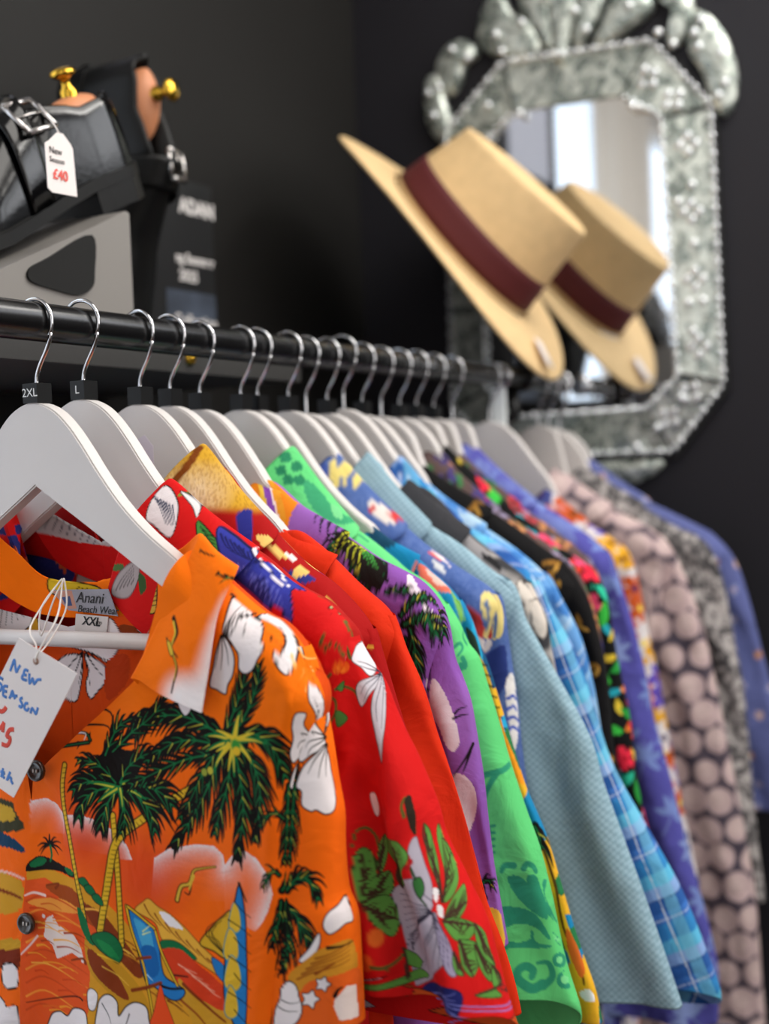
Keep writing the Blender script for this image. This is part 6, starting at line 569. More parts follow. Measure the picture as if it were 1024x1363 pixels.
    for R,sg in ((rows,1),(rl if rl else rows,1 if rl else -1)):
        G=collar_side(R,sg,ra); q=gridquads(G.shape[0],G.shape[1])
        cp.append((local(G[...,0],G[...,1],G[...,2]).reshape(-1,3),q)); cc.append(paint(key,G[...,0].ravel(),G[...,1].ravel(),G[...,2].ravel(),'collar'))
    V,Q=join(cp); o=quick('collar',V,Q,mat,root,np.concatenate(cc),pq=np.stack([-V[:,1],V[:,2]],1)*1000)
    md=o.modifiers.new('thickness','SOLIDIFY'); md.thickness=.0012; md.offset=-1
    return root
def text(name,body,size,mat,parent,align='LEFT',shear=0.,off=0.):
    cu=bpy.data.curves.new(name,'FONT'); cu.body=body; cu.size=size; cu.shear=shear; cu.align_x=align; cu.align_y='CENTER'; cu.extrude=.00008; cu.offset=off
    tmp=bpy.data.objects.new('tmp',cu); COL.objects.link(tmp); bpy.context.view_layer.update()
    me=bpy.data.meshes.new_from_object(tmp.evaluated_get(bpy.context.evaluated_depsgraph_get())); bpy.data.objects.remove(tmp); me.name=name; me.materials.clear()
    return link(name,me,mat,parent)
# ------------------------------------------------------------------ hanger builder
HTOP=[(0,-58),(10,-60),(22,-66),(34,-77),(46,-92),(56,-106),(66,-119),(76,-131),(88,-143),(102,-155),(120,-168),(140,-183),(160,-199),(174,-213),(181,-224),(182,-231),(180,-236)]
HBOT=[(174,-238),(164,-229),(150,-213),(128,-200),(105,-186),(70,-163),(44,-146),(17,-129),(0,-118)]
def make_hanger(x,label,size=None,rot=0.,drop=0.,tint=None,bar=False,key=None):
    root=thing('hanger',label,'hanger',(x,0,RZ+drop),'white hangers along the rail')
    root.rotation_euler=(0,0,rot)
    ht=spline(np.array(HTOP,float),3); hb=spline(np.array(HBOT,float),3)
    if key:   # the wood stays under the cloth of its own shirt
        K=np.array(DATA['S'][key]['c'],float); k0=K[0][0]
        lim=np.interp(ht[:,0],K[:,0],K[:,1]-7-drop*1000)
        w=sstep(k0+2,k0+22,ht[:,0]); ht[:,1]=ht[:,1]+(np.minimum(ht[:,1],lim)-ht[:,1])*w
        hb[:,1]=np.minimum(hb[:,1],np.interp(hb[:,0],ht[::1,0],ht[:,1])-11)
    R=np.concatenate([ht,hb])
    outl=np.concatenate([R,(R*[-1,1])[::-1][1:-1]])
    bm=bmesh.new(); th=6.5
    A=[bm.verts.new((-th/1000,-a/1000,b/1000)) for a,b in outl]; B_=[bm.verts.new((th/1000,-a/1000,b/1000)) for a,b in outl]
    n=len(outl); bm.faces.new(A); bm.faces.new(B_[::-1])
    for k in range(n): bm.faces.new([A[k],A[(k+1)%n],B_[(k+1)%n],B_[k]])
    bmesh.ops.recalc_face_normals(bm,faces=bm.faces)
    bmesh.ops.bevel(bm,geom=[e for e in bm.edges if e.calc_face_angle(0)>1.2],offset=.0012,segments=2,affect='EDGES')
    o=bmobj('wooden_body',bm,tint or WHITEWOOD,root)
    hk=[(0,-60),(0,-46),(1,-38),(5,-30),(11,-21),(15.5,-11)]
    a=np.linspace(-.55,PI+.25,22); hk+=[(17*math.cos(q),17*math.sin(q)-1.2) for q in a]
    P=spline(np.array(hk),3); tubeobj('hook',local(P[:,0],P[:,1],np.zeros(len(P))),.0016,CHROME,root,8)
    if bar: tubeobj('trouser_bar',local(np.array([-186.,186.]),np.array([-228.,-228.]),np.zeros(2)),.0058,WHITEWOOD,root,14)
    if size is not None:
        bm=bmesh.new(); box(bm,(-.0075,-.0068,-.0585),(.0075,.0068,-.0445)); m=bmobj('size_marker',bm,BLACKPLASTIC,root,False,None,.0012)
        if size:
            t=text('size_text',size,.0085,WHITEINK,m,'CENTER'); t.location=(-.0077,0,-.0515); t.rotation_euler=(PI/2,0,-PI/2)
    return root
# ------------------------------------------------------------------ room shell
WALLB=pmat('charcoal_wall_paint',(29,28,27),.6,0,.08,120,.06,5,spec=.2)
WALLM=pmat('blue_black_wall_paint',(34,33,38),.6,0,.08,120,.05,5,spec=.25)
def wall(name,lo,hi,mat): return struct(boxobj(name,lo,hi,mat))
wall('wall_back',(.25,.35,0),(1.2,.47,2.7),WALLB)
wall('wall_mirror',(1.1,-2.6,0),(1.2,.35,2.7),WALLM)
wall('wall_window',(-2.4,.5,0),(.25,.6,.35),pmat('pale_wall_paint',(176,172,168),.7,0,.05,120))
wall('wall_window_top',(-2.4,.5,2.45),(.25,.6,2.7),pmat('pale_wall_paint',(176,172,168)))
wall('wall_shop',(-2.5,-2.6,0),(-2.4,.6,2.7),pmat('shop_wall_paint',(150,140,132),.7,0,.05,120))
wall('wall_front',(-2.4,-2.7,0),(1.2,-2.6,2.7),pmat('shop_wall_paint',(150,140,132)))
wall('floor',(-2.5,-2.7,-.08),(1.2,.6,0),pmat('dark_floorboards',(74,56,44),.45,0,.1,30,.25,6,stretch=(1,9,1)))
wall('ceiling',(-2.5,-2.7,2.7),(1.2,.6,2.78),pmat('ceiling_paint',(190,188,184),.8))
wall('trim_wall_edge',(.225,.335,0),(.25,.48,2.7),pmat('black_gloss_trim',(18,18,18),.35))
wall('baseboard_mirror',(1.085,-2.6,0),(1.1,.35,.12),pmat('black_gloss_trim',(18,18,18)))
wall('baseboard_back',(.25,.335,0),(1.085,.35,.12),pmat('black_gloss_trim',(18,18,18)))
wall('added_reflection_panel',(.26,.338,1.985),(.48,.349,2.45),pmat('pale_blue_grey_panel',(160,163,176),.6,0,.05,100))  # pale panel added out of view to lighten what the mirror reflects
struct(boxobj('added_glow_pane',(1.088,-1.7,2.0),(1.094,-.55,2.42),emis('highlight_glow',(236,240,246),5.)))  # glowing pane added out of frame for the rail highlight and rim light
bm=bmesh.new()
for y in (-1.75,-1.15,-.57): box(bm,(1.07,y,1.95),(1.0995,y+.05,2.47))
for z in (1.95,2.42): box(bm,(1.07,-1.75,z),(1.0995,-.52,z+.05))
struct(bmobj('pane_frame',bm,pmat('black_gloss_trim',(18,18,18))))  # frame around the added glowing pane
# window seen only in the mirror: frame, sky-lit pane
w=boxobj('window_1',(-2.4,.56,.35),(.22,.57,2.45),emis('daylit_pane',(214,226,240),2.0)); struct(w)
bm=bmesh.new()
for x in (-2.4,-1.55,-.72,.17): box(bm,(x,.515,.35),(x+.05,.555,2.45))
for z in (.35,2.4): box(bm,(-2.4,.515,z),(.22,.555,z+.05))
struct(bmobj('pane_frame',bm,pmat('white_window_frame',(206,204,200),.5)))
CURT=pmat('sheer_curtain_cloth',(206,200,192),.9,0,.05,300); 
def curtain(x0,x1,label):
    n=int((x1-x0)*160); x=np.linspace(x0,x1,n); y=.44+.022*np.sin(x*62)+.010*np.sin(x*151+1); z=np.array([.2,1.0,1.8,2.5])
    V=np.stack([np.broadcast_to(x,(4,n)),np.broadcast_to(y,(4,n)),np.broadcast_to(z[:,None],(4,n))],-1).reshape(-1,3)
    o=quick('curtain',V,gridquads(4,n),CURT); m=o.modifiers.new('t','SOLIDIFY'); m.thickness=.004
    tag(o,label,'curtain','cream window curtains')
curtain(.02,.19,'narrow cream curtain beside the dark wall edge, seen in the mirror')
curtain(-.75,-.38,'wide cream curtain further along the window, seen in the mirror')
# ------------------------------------------------------------------ clothes rail
r=thing('clothes_rail','round black steel clothes rail carrying all the hangers','rail',(0,0,RZ))
tubeobj('rail_tube',[(-.75,0,0),(0,0,0),(.5,0,0),(1.045,0,0)],.014,BLACKMETAL,r,28)
lathe('end_cap',[(0,.008),(.012,.008),(.0165,.004),(.0165,-.006),(.0142,-.006)],CHROME,r,Matrix.Translation((1.045,0,0))@Matrix.Rotation(PI/2,4,'Y'))
for x in (-.5,.87):
    V,Q=join([tube([(x,0,-.014),(x,0,-.05),(x,.05,-.075),(x,.34,-.075)],.008,10),tube([(x,.335,-.075),(x,.349,-.075)],.028,16)])
    if x<0: V,Q=join([tube([(x,0,-.014),(x,0,-1.49)],.012,12),tube([(x,0,-1.49),(x,0,-1.499)],.06,24)])
    quick('rail_support',V,Q,BLACKMETAL,r)
s=thing('wall_shelf','dark grey shelf on the back wall behind the rail','shelf',(0,.35,1.495))
boxobj('shelf_board',(.02,-.27,-.012),(.478,-.0005,.014),pmat('dark_grey_shelf',(58,57,56),.5,0,.05,200),s,.002)
lathe('screw',[(0,.006),(.003,.0058),(.006,.003),(.0066,0)],BRASS,s,Matrix.Translation((.285,-.27,.0015))@Matrix.Rotation(PI/2,4,'X'),16)
# ------------------------------------------------------------------ hangers
SX={k:v['x']/1000. for k,v in DATA['S'].items()}
HL=[('white wooden hanger at the front, marked 2XL, holding the orange palm shirt','2XL',True),
 ('white wooden hanger marked L, second from the front, in the red hibiscus shirt','L',False),
 ('white hanger with pale inset patch holding the gold-collared red shirt','',False),
 ('white hanger half hidden behind the gold collar, in the plain red-orange shirt','',False),
 ('white hanger rising behind the gold collar, in the purple palm shirt','',False),
 ('white hanger in the green swirl shirt, just behind the orange striped collar','',False),
 ('white hanger running along the green collar, in the turquoise shirt','',False),
 ('white hanger holding the denim blue surf shirt','',False),('white hanger holding the plain grey-blue waffle shirt',None,False),
 ('white hanger holding the charcoal photo print shirt','',False),('white hanger holding the blue checked shirt',None,False),
 ('white hanger holding the pale blue leaf shirt','',False),('white hanger holding the black shirt with gold motifs',None,False),
 ('white hanger holding the muddy brown flowered shirt','',False),('white hanger holding the black tropical flower shirt','',False),
 ('white hanger holding the brown flowered shirt next to the violet one','',False),('white hanger holding the violet-blue leaf shirt',None,False),
 ('white hanger standing apart, over the cream and orange flowered shirt',None,False),('white hanger inside the pink pebble shirt near the mirror',None,False),
 ('white hanger inside the speckled grey shirt near the mirror',None,False),('white hanger hidden inside the dusty blue shirt by the mirror',None,False)]
ROT=[0,.0,-.10,.02,.03,-.02,.05,.0,.03,-.03,.04,.0,.06,-.04,.02,.06,-.02,.0,.02,.0,0]
for k,(lb,sz,bar) in enumerate(HL):
    key='s%02d'%(k+1); h=make_hanger(SX[key],lb,sz,0,[0,.004,.002,.002,0,.001,.001,.002,0,.001,.006,.001,0,0,.001,0,0,-.001,-.004,-.006,-.01][k],None,bar,key)
    for c in h.children:
        if c.name.startswith('hook'): c.rotation_euler=(0,0,ROT[k])
        if key=='s03' and c.name.startswith('wooden'):
            bm=bmesh.new(); P=[(-4,-88),(8,-83),(16,-92),(16,-150),(-4,-140)]
            A=[bm.verts.new((-.0068,-a/1000,b/1000)) for a,b in P]; B_=[bm.verts.new((-.0064,-a/1000,b/1000)) for a,b in P]
            bm.faces.new(A); bm.faces.new(B_[::-1]); [bm.faces.new([A[i],A[(i+1)%5],B_[(i+1)%5],B_[i]]) for i in range(5)]
            bmobj('inset_patch',bm,pmat('lilac_white_patch',(214,204,216),.5),c)
# ------------------------------------------------------------------ shirts
F1=fabric('printed_rayon',.75,.05,1500,.10,.4,None,.1)
F2=fabric('printed_cotton',.8,.1,1300,.14,.5,None,.12)
F3=fabric('waffle_cloth',.85,.1,1300,.1,.35,330.)
S1c0=[(136,-160),(102,-249),(31,-302),(3,-322),(-13,-426),(-19,-501),(-24,-780)]
S1c1=[(239,-236),(232,-262),(223,-300),(217,-350),(211,-415),(203,-470),(196,-560),(205,-780)]
S1rows=([((30,-216,-23),(26,-190,-26),(26,-215,-34)),((75,-212,-21),(70,-181,-24),(72,-206,-34)),((104,-205,-12),(110,-166,-17),(128,-200,-24)),
  ((122,-192,3),(143,-157,6),(175,-176,8)),((120,-222,16),(128,-200,23),(173,-204,29)),((110,-245,24),(112,-232,29),(168,-240,35)),((104,-252,28),(102,-248,31),(163,-266,37))],
 [((30,-216,-23),(26,-190,-26),(26,-215,-34)),((-20,-214,-20),(-21,-186,-22),(-22,-210,-30)),((-40,-205,-12),(-46,-163,-13),(-60,-185,-20)),
  ((-66,-186,2),(-72,-142,1),(-110,-170,6)),((-74,-205,12),(-100,-172,18),(-150,-195,24)),((-84,-236,22),(-100,-220,26),(-165,-240,31)),((-96,-252,26),(-98,-246,28),(-165,-270,34))])
sh=make_shirt('s01','orange shirt at the front of the rail printed with palms, hibiscus and a beach','shirt',27,20,F1,.62,.62,2.5,3.0,c0=S1c0,c1=S1c1,rows=S1rows,end=-520,group='shirts hanging along the rail')
# buttons, placket, neck labels of the front shirt
BUT=pmat('dark_horn_button',(44,34,28),.3,0,.1,300,.35,240,coat=.15)
for s_,z_ in ((12.6,-316),(-4,-426),(-10,-540),(-14,-650)):
    M_=Matrix.Translation((-.0315,-s_/1000,z_/1000))@Matrix.Rotation(-PI/2,4,'Y')
    b=lathe('button',[(0,.0012),(.0018,.0012),(.004,.0010),(.0054,.0022),(.0068,.0024),(.0076,.0012),(.0074,-.001),(0,-.0012)],BUT,sh,M_,28)
    V,Q=join([tube([(-.0330,-(s_-1.6+3.2*i)/1000,(z_+1.2)/1000),(-.0330,-(s_-1.6+3.2*i)/1000,(z_-1.2)/1000)],.0005,6) for i in (0,1)])
    quick('button_thread',V,Q,THREAD,b)
def patch(name,quad,d,mat,parent,th=.0006):
    bm=bmesh.new(); A=[bm.verts.new((-d/1000,-a/1000,b/1000)) for a,b in quad]; B_=[bm.verts.new((-d/1000+th,-a/1000,b/1000)) for a,b in quad]; n=len(quad)
    bm.faces.new(A); bm.faces.new(B_[::-1]); [bm.faces.new([A[i],A[(i+1)%n],B_[(i+1)%n],B_[i]]) for i in range(n)]
    return bmobj(name,bm,mat,parent)
def words(name,txt,s_,z_,d,size,mat,parent,ang=0,shear=0,align='LEFT',off=0.):
    t=text(name,txt,size,mat,parent,align,shear,off); t.location=(-d/1000,-s_/1000,z_/1000)
    t.rotation_euler=(Matrix(((0,0,-1),(-1,0,0),(0,1,0)))@Matrix.Rotation(ang,3,'Z')).to_euler(); return t
lb=patch('neck_label',[(-12.3,-194.7),(42.5,-193.6),(50.4,-213),(3.7,-209.4)],-17,pmat('grey_woven_label',(150,150,160),.7,0,.2,900),sh); lb['label']='grey woven neck label with black script'
patch('label_picture',[(-11,-195.5),(8,-195),(12,-208),(4.2,-208.6)],-16.9,pmat('label_picture',(196,140,120),.7),lb); patch('label_picture',[(-2,-200),(6,-199),(8,-206),(2,-206.5)],-16.8,pmat('label_blue',(50,70,120),.7),lb)
words('label_text','Anani',12,-200,-16.5,.0112,BLACKINK,lb,-.03,.25); words('label_text','Beach Wear',13,-208.3,-16.5,.0076,BLACKINK,lb,-.03,.25)
sl=patch('size_label',[(10,-212),(40.5,-213.7),(37.5,-229),(8.1,-225.3)],-18,pmat('white_label_cloth',(222,214,210),.8,0,.1,900),sh); sl['label']='small white size label'
words('size_text','XXL',16,-217,-17.6,.0088,BLACKINK,sl,-.06,.25,off=.0002); words('size_text','sm',28.5,-217.8,-17.6,.0048,BLACKINK,sl,-.06,.25)
# price card hanging from the neck label
pc=thing('price_tag','large white handwritten card tag hanging at the neck of the orange shirt','price tag',(0,0,RZ))
c0,c1,c2=np.array([30.7,-218.8]),np.array([80.9,-240.9]),np.array([18.6,-327.7]); c3=c0+c2-c1
card=patch('card',[tuple(c0),tuple(c1),tuple(c2),tuple(c3)],60,CARD,pc,.0005)
def disc(name,s_,z_,d,r_,mat,parent): return lathe(name,[(0,.0003),(r_,.0002),(r_*1.0,-.0003)],mat,parent,Matrix.Translation((-d/1000,-s_/1000,z_/1000))@Matrix.Rotation(-PI/2,4,'Y'),20)
disc('eyelet',45.2,-233.9,60.3,.0024,pmat('tan_eyelet',(150,116,100),.6),pc)
for nm,mat,w_,key in (('blue_writing',BLUEINK,.00105,'blue'),('red_writing',REDINK,.0016,'red')):
    VQ=[]
    for st in DATA['T'][key]:
        P=spline(np.array(st).reshape(-1,2),4); v,q=tube(np.zeros((len(P),3))+local(P[:,0],P[:,1],np.zeros(len(P))),w_,8); v[:,0]=-.0601+(v[:,0])*.12; VQ.append((v,q))
    V,Q=join(VQ); quick(nm,V,Q,mat,card)
V,Q=join([tube(spline(local(*np.array(p,float).T),6),.00065,6) for p in (
   [(45,-233,60.5),(48,-226,59),(52,-205,45),(8,-188,-8),(6,-186,-12)],[(45,-233,60.5),(44,-224,58),(32,-212,50),(6,-190,-4),(4,-186,-12)],[(6,-186,-12),(18,-205,0),(32,-222,30),(42,-232,56),(46,-234,60.6)],
   [(4,-186,-12),(-2,-205,4),(2,-225,10),(8,-200,2),(6,-186,-12)])])
quick('string',V,Q,THREAD,pc)
def SHIRT(k,label,T,Tb,mat=F2,res=3.,sres=1.6,A=3.5,As=6.5,**kw): return make_shirt('s%02d'%k,label,'shirt',T,Tb,mat,res,sres,A,As,group='shirts hanging along the rail',**kw)
s2=SHIRT(2,'scarlet shirt with grey hibiscus, green leaves and a blue flower, second from the front',20,22,F1,1.0,.8,4,8,tilt=34,sT=26,end=-456)
patch('neck_label',[(70,-142),(104,-156),(106,-168),(66,-158)],-10,pmat('cream_label_cloth',(214,196,186),.8,0,.1,900),s2)
SHIRT(3,'dark red shirt with a sandy gold collar and blue flashes',25,11,F1,1.6,1.4)
SHIRT(4,'plain red-orange shirt with no print, beside the purple one',20,12,F1,2.,1.2,end=-560)
SHIRT(5,'purple shirt with black palms and an orange striped collar',18,20,F2,1.5,1.1,end=-500)
SHIRT(6,'mint green shirt with darker green swirls on its sleeve',26,8,F2,1.6,1.0,3,3,tilt=40,sT=30,end=-534)
SHIRT(7,'turquoise and yellow tropical shirt behind the green one',12,16,F2,2.,1.4,end=-590)
SHIRT(8,'faded denim blue shirt printed with surfboards',24,9,F2,2.,1.4,end=-560)
SHIRT(9,'plain grey-blue waffle shirt with a wide hanging sleeve',15,12,F3,3.,2.,2.,4,sT=16,end=-640)
SHIRT(10,'charcoal shirt with a black and white photo print',18,9,F2,2.,2.,end=-560)
SHIRT(11,'blue checked shirt with its sleeve held out over the violet one',16,12,F2,2.,1.4,2,4,tilt=26,sT=24,end=-587)
SHIRT(12,'pale blue leaf print shirt behind the blue checked sleeve',16,12,F2,2.,2.,end=-560)
SHIRT(13,'black shirt with small gold motifs',20,13,F2,2.,2.,end=-560)
SHIRT(14,'muddy brown flowered shirt pressed between two black shirts',18,11,F2,3.,3.,end=-500)
SHIRT(15,'black shirt with red, green and turquoise tropical flowers',18,13,F2,2.,2.,end=-600)
SHIRT(16,'brown flowered shirt tucked in front of the violet-blue one',18,15,F2,3.,3.,end=-500)
SHIRT(17,'violet-blue shirt with pale leaf sprays',22,20,F2,2.,2.,end=-760)
SHIRT(18,'cream shirt with orange, yellow and purple flowers',26,20,F2,2.,2.,end=-660,hem=-840)
SHIRT(19,'pink shirt with rows of round pebbles',30,12,F2,2.,2.,end=-860,hem=-900)
SHIRT(20,'speckled grey shirt behind the pebble shirt',16,14,F2,3.,3.,end=-780,hem=-900)
SHIRT(21,'dusty blue shirt with small flowers, last on the rail by the mirror',18,14,F2,3.,3.,end=-700,hem=-900)
# white divider tag on the rail near the mirror
t=thing('rail_tag','narrow white plastic tag on the rail end near the mirror','tag',(.826,0,RZ))
lathe('clip_ring',[(.0142,-.004),(.0168,-.004),(.0168,.004),(.0142,.004),(.0142,-.004)],CHROME,t,Matrix.Rotation(PI/2,4,'Y'),24)
boxobj('tag_plate',(-.003,-.007,-.066),(.003,.011,-.0166),pmat('white_tag_plastic',(246,252,254),.4),t,.002)
# ------------------------------------------------------------------ shoes on the shelf
LEATHER=pmat('black_polished_leather',(4,4,5),.15,0,.04,160,spec=.4)
SUEDE=pmat('black_matt_leather',(4,4,4),.42,0,.05,160,spec=.3)
RUBBER=pmat('black_sole_rubber',(9,9,9),.45,spec=.25)
SILVER=pmat('brushed_silver_buckle',(196,192,190),.25,1.)
TREE=pmat('shoe_tree_wood',(200,132,92),.5,0,.05,60,.12,16,stretch=(1,6,1))
def shoe_section(x,Lh=.285):
    t=x/Lh
    w=np.interp(t,[0,.02,.08,.2,.4,.66,.8,.92,.98,1],[.006,.018,.028,.032,.031,.044,.044,.033,.018,.004])
    zs=np.interp(t,[0,.25,.5,.68,.85,1],[.030,.029,.018,.012,.013,.020])
    h=np.interp(t,[0,.08,.2,.34,.38,.5,.65,.8,.92,1],[.070,.068,.064,.078,.090,.078,.056,.042,.031,.006])
    return w,zs,h
def make_shoe(label,M,mat,q=.42):
    root=thing('shoe',label,'shoe'); root.matrix_world=M
    L=.285; xs=np.concatenate([np.linspace(0,.02,6),np.linspace(.025,.10,16),np.linspace(.103,.115,5),np.linspace(.12,.265,26),np.linspace(.27,L,7)])
    n=33; V=[]
    for x in xs:
        w,zs,h=shoe_section(x); o=1-sstep(.096,.112,x); o=o*sstep(.004,.030,x)
        p=np.linspace(-1,1,n); a=np.abs(p)
        yc=np.sign(p)*w*np.cos(np.clip(1-a,0,1)*PI/2)**.75; zc=zs+h*np.sin(np.clip(1-a,0,1)*PI/2)**.7
        # open collar: sides climb to the rim, then fold in to the insole
        yo=np.where(a>.4,np.sign(p)*(w*(.70+.30*np.clip((a-.4)/.6,0,1)**.6)),p/.4*w*.62); zo=np.where(a>.4,zs+h*np.sin((1-(a-.4)/.6)*PI/2)**.8,zs+h*(1-.75*sstep(.4,.22,a)))
        V.append(np.stack([np.full(n,x),yc*(1-o)+yo*o,zc*(1-o)+zo*o],-1))
    V=np.array(V); V=V.reshape(-1,3); quick('upper',V,gridquads(len(xs),n),mat,root)
    # sole and heel
    def slab(name,x0,x1,zt,zb,grow,m):
        q=np.linspace(0,1,24); X=x0+(x1-x0)*(.5-.5*np.cos(q*PI)); bm=bmesh.new(); T=[];Bt=[]
        pts=[(x,shoe_section(min(max(x,.0),L))[0]+grow) for x in X]; loop=[(x-(grow if i==0 else 0)+(grow if i==23 else 0),w) for i,(x,w) in enumerate(pts)]
        ring=[(x,w) for x,w in loop]+[(x,-w) for x,w in loop[::-1]]
        for x,y in ring:
            zz=shoe_section(min(max(x,0),L))[1]; T.append(bm.verts.new((x,y,zz+zt))); Bt.append(bm.verts.new((x,y,zb if zb is not None else zz-.008)))
        k=len(ring); bm.faces.new(T); bm.faces.new(Bt[::-1]); [bm.faces.new([T[i],T[(i+1)%k],Bt[(i+1)%k],Bt[i]]) for i in range(k)]
        return bmobj(name,bm,m,root)
    slab('sole',0,L,.003,None,.0035,RUBBER); slab('heel',0,.072,-.006,0.,.002,RUBBER)
    # instep strap
    X=np.linspace(.112,.142,8); S=[]; p=np.linspace(-1,1,25); a=np.abs(p)
    for x in X:
        w,zs,h=shoe_section(x); S.append(np.stack([np.full(25,x)+.012*p,np.sign(p)*(w+.003)*np.cos((1-a)*PI/2)**.75,zs+.002+(h+.003)*np.sin((1-a)*PI/2)**.7],-1))
    st=quick('strap',np.array(S).reshape(-1,3),gridquads(8,25),mat,root); md=st.modifiers.new('t','SOLIDIFY'); md.thickness=.002
    w,zs,h=shoe_section(.127); cy=(w+.006)*math.cos((1-q)*PI/2)**.75; cz=zs+(h+.007)*math.sin((1-q)*PI/2)**.7
    B=Matrix.Translation((.116,cy,cz))@Matrix.Rotation(-.8*min(1,q/.42),4,'X')
    bx,by=.015,.017; fr=[(-bx,-by,0),(-bx,by,0),(bx,by,0),(bx,-by,0)]
    V,Q=join([tube([fr[i],tuple(np.array(fr[i])*.5+np.array(fr[(i+1)%4])*.5),fr[(i+1)%4]],.0026,8) for i in range(4)]+[tube([(-bx,0,.001),(0,0,.002),(bx,0,.001)],.0013,6)])
    V=V@np.array(B.to_3x3()).T+np.array(B.translation); quick('buckle',V,Q,SILVER,root)['label']='square silver buckle'
    return root
def make_tree(label,M):
    root=thing('shoe_tree',label,'shoe tree'); root.matrix_world=M
    n=20; V=[]
    X=np.linspace(.014,.086,22)
    for x in X:
        t=(x-.014)/.072; w=.0205*math.sin(PI*min(1,max(0,t*.96+.02)))**.45; top=.097+.012*math.sin(PI*t)**.7-.012*t; a=np.arange(n)*2*PI/n
        V.append(np.stack([np.full(n,x),w*np.cos(a),(top+.062)/2+(top-.062)/2*np.sin(a)],-1))
    quick('heel_block',np.array(V).reshape(-1,3),np.concatenate([gridquads(22,n,True)]),TREE,root)
    lathe('knob',[(0,.0215),(.007,.021),(.0115,.0185),(.0125,.0155),(.0095,.0125),(.0048,.0105),(.0042,.006),(.0058,.003),(.008,.0005),(.008,-.006)],BRASS,root,Matrix.Translation((.042,0,.107)),24)
    return root
def frame(origin,xd,zd):
    x=Vector(xd).normalized(); z=Vector(zd); z=(z-x*z.dot(x)).normalized(); y=z.cross(x)
    return Matrix(((x.x,y.x,z.x,origin[0]),(x.y,y.y,z.y,origin[1]),(x.z,y.z,z.z,origin[2]),(0,0,0,1)))
MA=frame((.288,.139,1.657),(-.84,.14,-.36),(-.30,-.02,.93))
MB=frame((.375,.29,1.822),(.10,-.05,-1),(.06,-1,.05))
make_shoe('polished black buckled shoe lying toe down with a price tag on its strap',MA,LEATHER)
make_tree('wooden shoe tree with brass knob inside the tagged shoe lying flat',MA)
make_shoe('matt black buckled shoe standing upright on its toe',MB,SUEDE,.10)
make_tree('wooden shoe tree with brass knob inside the upright shoe',MB)
# riser under the lying shoe
rs=thing('display_riser','grey display riser under the tagged black shoe','riser',(0,0,1.509))
bm=bmesh.new(); P=[(.03,0),(.2215,0),(.2215,.115),(.2165,.1165),(.17,.0945),(.03,.032)]
A=[bm.verts.new((a,.092,b)) for a,b in P]; B_=[bm.verts.new((a,.187,b)) for a,b in P]; n=len(P); bm.faces.new(A); bm.faces.new(B_[::-1]); [bm.faces.new([A[i],A[(i+1)%n],B_[(i+1)%n],B_[i]]) for i in range(n)]
bmobj('riser_block',bm,pmat('grey_riser_paint',(128,124,120),.5,0,.03,200),rs,False,None,.004)
bm=bmesh.new(); P=spline(np.array([(.092,.040),(.092,.050),(.115,.062),(.168,.088),(.1695,.055),(.165,.042),(.148,.034),(.116,.036)]),5,True)
A=[bm.verts.new((a,.0895,b)) for a,b in P]; B_=[bm.verts.new((a,.0918,b)) for a,b in P]; n=len(P); bm.faces.new(A); bm.faces.new(B_[::-1]); [bm.faces.new([A[i],A[(i+1)%n],B_[(i+1)%n],B_[i]]) for i in range(n)]
bmobj('dark_inset',bm,pmat('inset_black',(10,10,10),.9),rs)  # flat black inset raised on the riser front
# shoe price tag
pt=thing('price_tag','small white card price tag tied to the buckle of the lying shoe','price tag',(0,.068,0))
def px_on(y,pts): return [(a,y,b) for a,b in pts]
TG=[(.0981,1.6604),(.1072,1.6683),(.1142,1.6686),(.1225,1.6618),(.1249,1.6586),(.1276,1.6197),(.0987,1.6184),(.0938,1.6212),(.0928,1.6569)]
#@TAG2@
bm=bmesh.new(); A=[bm.verts.new((a,0,b)) for a,b in TG]; B_=[bm.verts.new((a,.0008,b)) for a,b in TG]; n=len(TG); bm.faces.new(A); bm.faces.new(B_[::-1]); [bm.faces.new([A[i],A[(i+1)%n],B_[(i+1)%n],B_[i]]) for i in range(n)]
tcard=bmobj('card',bm,CARD,pt)
def wtext(name,txt,loc,size,mat,parent,align='LEFT',ang=0,off=0.):
    t=text(name,txt,size,mat,parent,align,0,off); t.location=loc; t.rotation_euler=(PI/2,ang,0); return t
TCX,TCZ=.1035,1.6525
wtext('tag_text','New',(TCX-.007,-.0006,TCZ),.0075,BLACKINK,tcard); wtext('tag_text','Season',(TCX-.007,-.0006,TCZ-.0075),.0062,BLACKINK,tcard); wtext('price','£40',(TCX-.004,-.0006,TCZ-.019),.0115,pmat('red_print',(226,90,80),.6),tcard,'LEFT',0,.0003)
tubeobj('string',[(.1107,.0005,1.6672),(.110,.004,1.674),tuple(MA@Vector((.102,.027,.104))-Vector((0,.068,0)))],.0006,THREAD,pt,6)
# black sign card beside the shoes
sg=thing('sign','black card sign with white lettering behind the upright shoe','sign',(.535,.285,1.511))
boxobj('board',(-.055,0,0),(.077,.006,.232),pmat('black_sign_card',(17,18,20),.45),sg,.001)
SW=pmat('sign_white',(206,202,200),.6)
wtext('heading','ADAN',(.046,-.0004,.200),.024,SW,sg,'CENTER',0,.0012); wtext('season_line','ng Summer',(.038,-.0004,.137),.0165,SW,sg,'CENTER',0,.0006); wtext('season_line','2025',(.024,-.0004,.116),.018,SW,sg,'CENTER',0,.0006); 
bm=bmesh.new(); box(bm,(-.02,-.0006,.0),(.076,.0,.098)); bmobj('printed_picture',bm,pmat('sign_picture',(60,68,82),.5,0,0,0,.5,18),sg)
wtext('caption','Collection',(.034,-.0012,.062),.020,SW,sg,'CENTER',0,.0006)
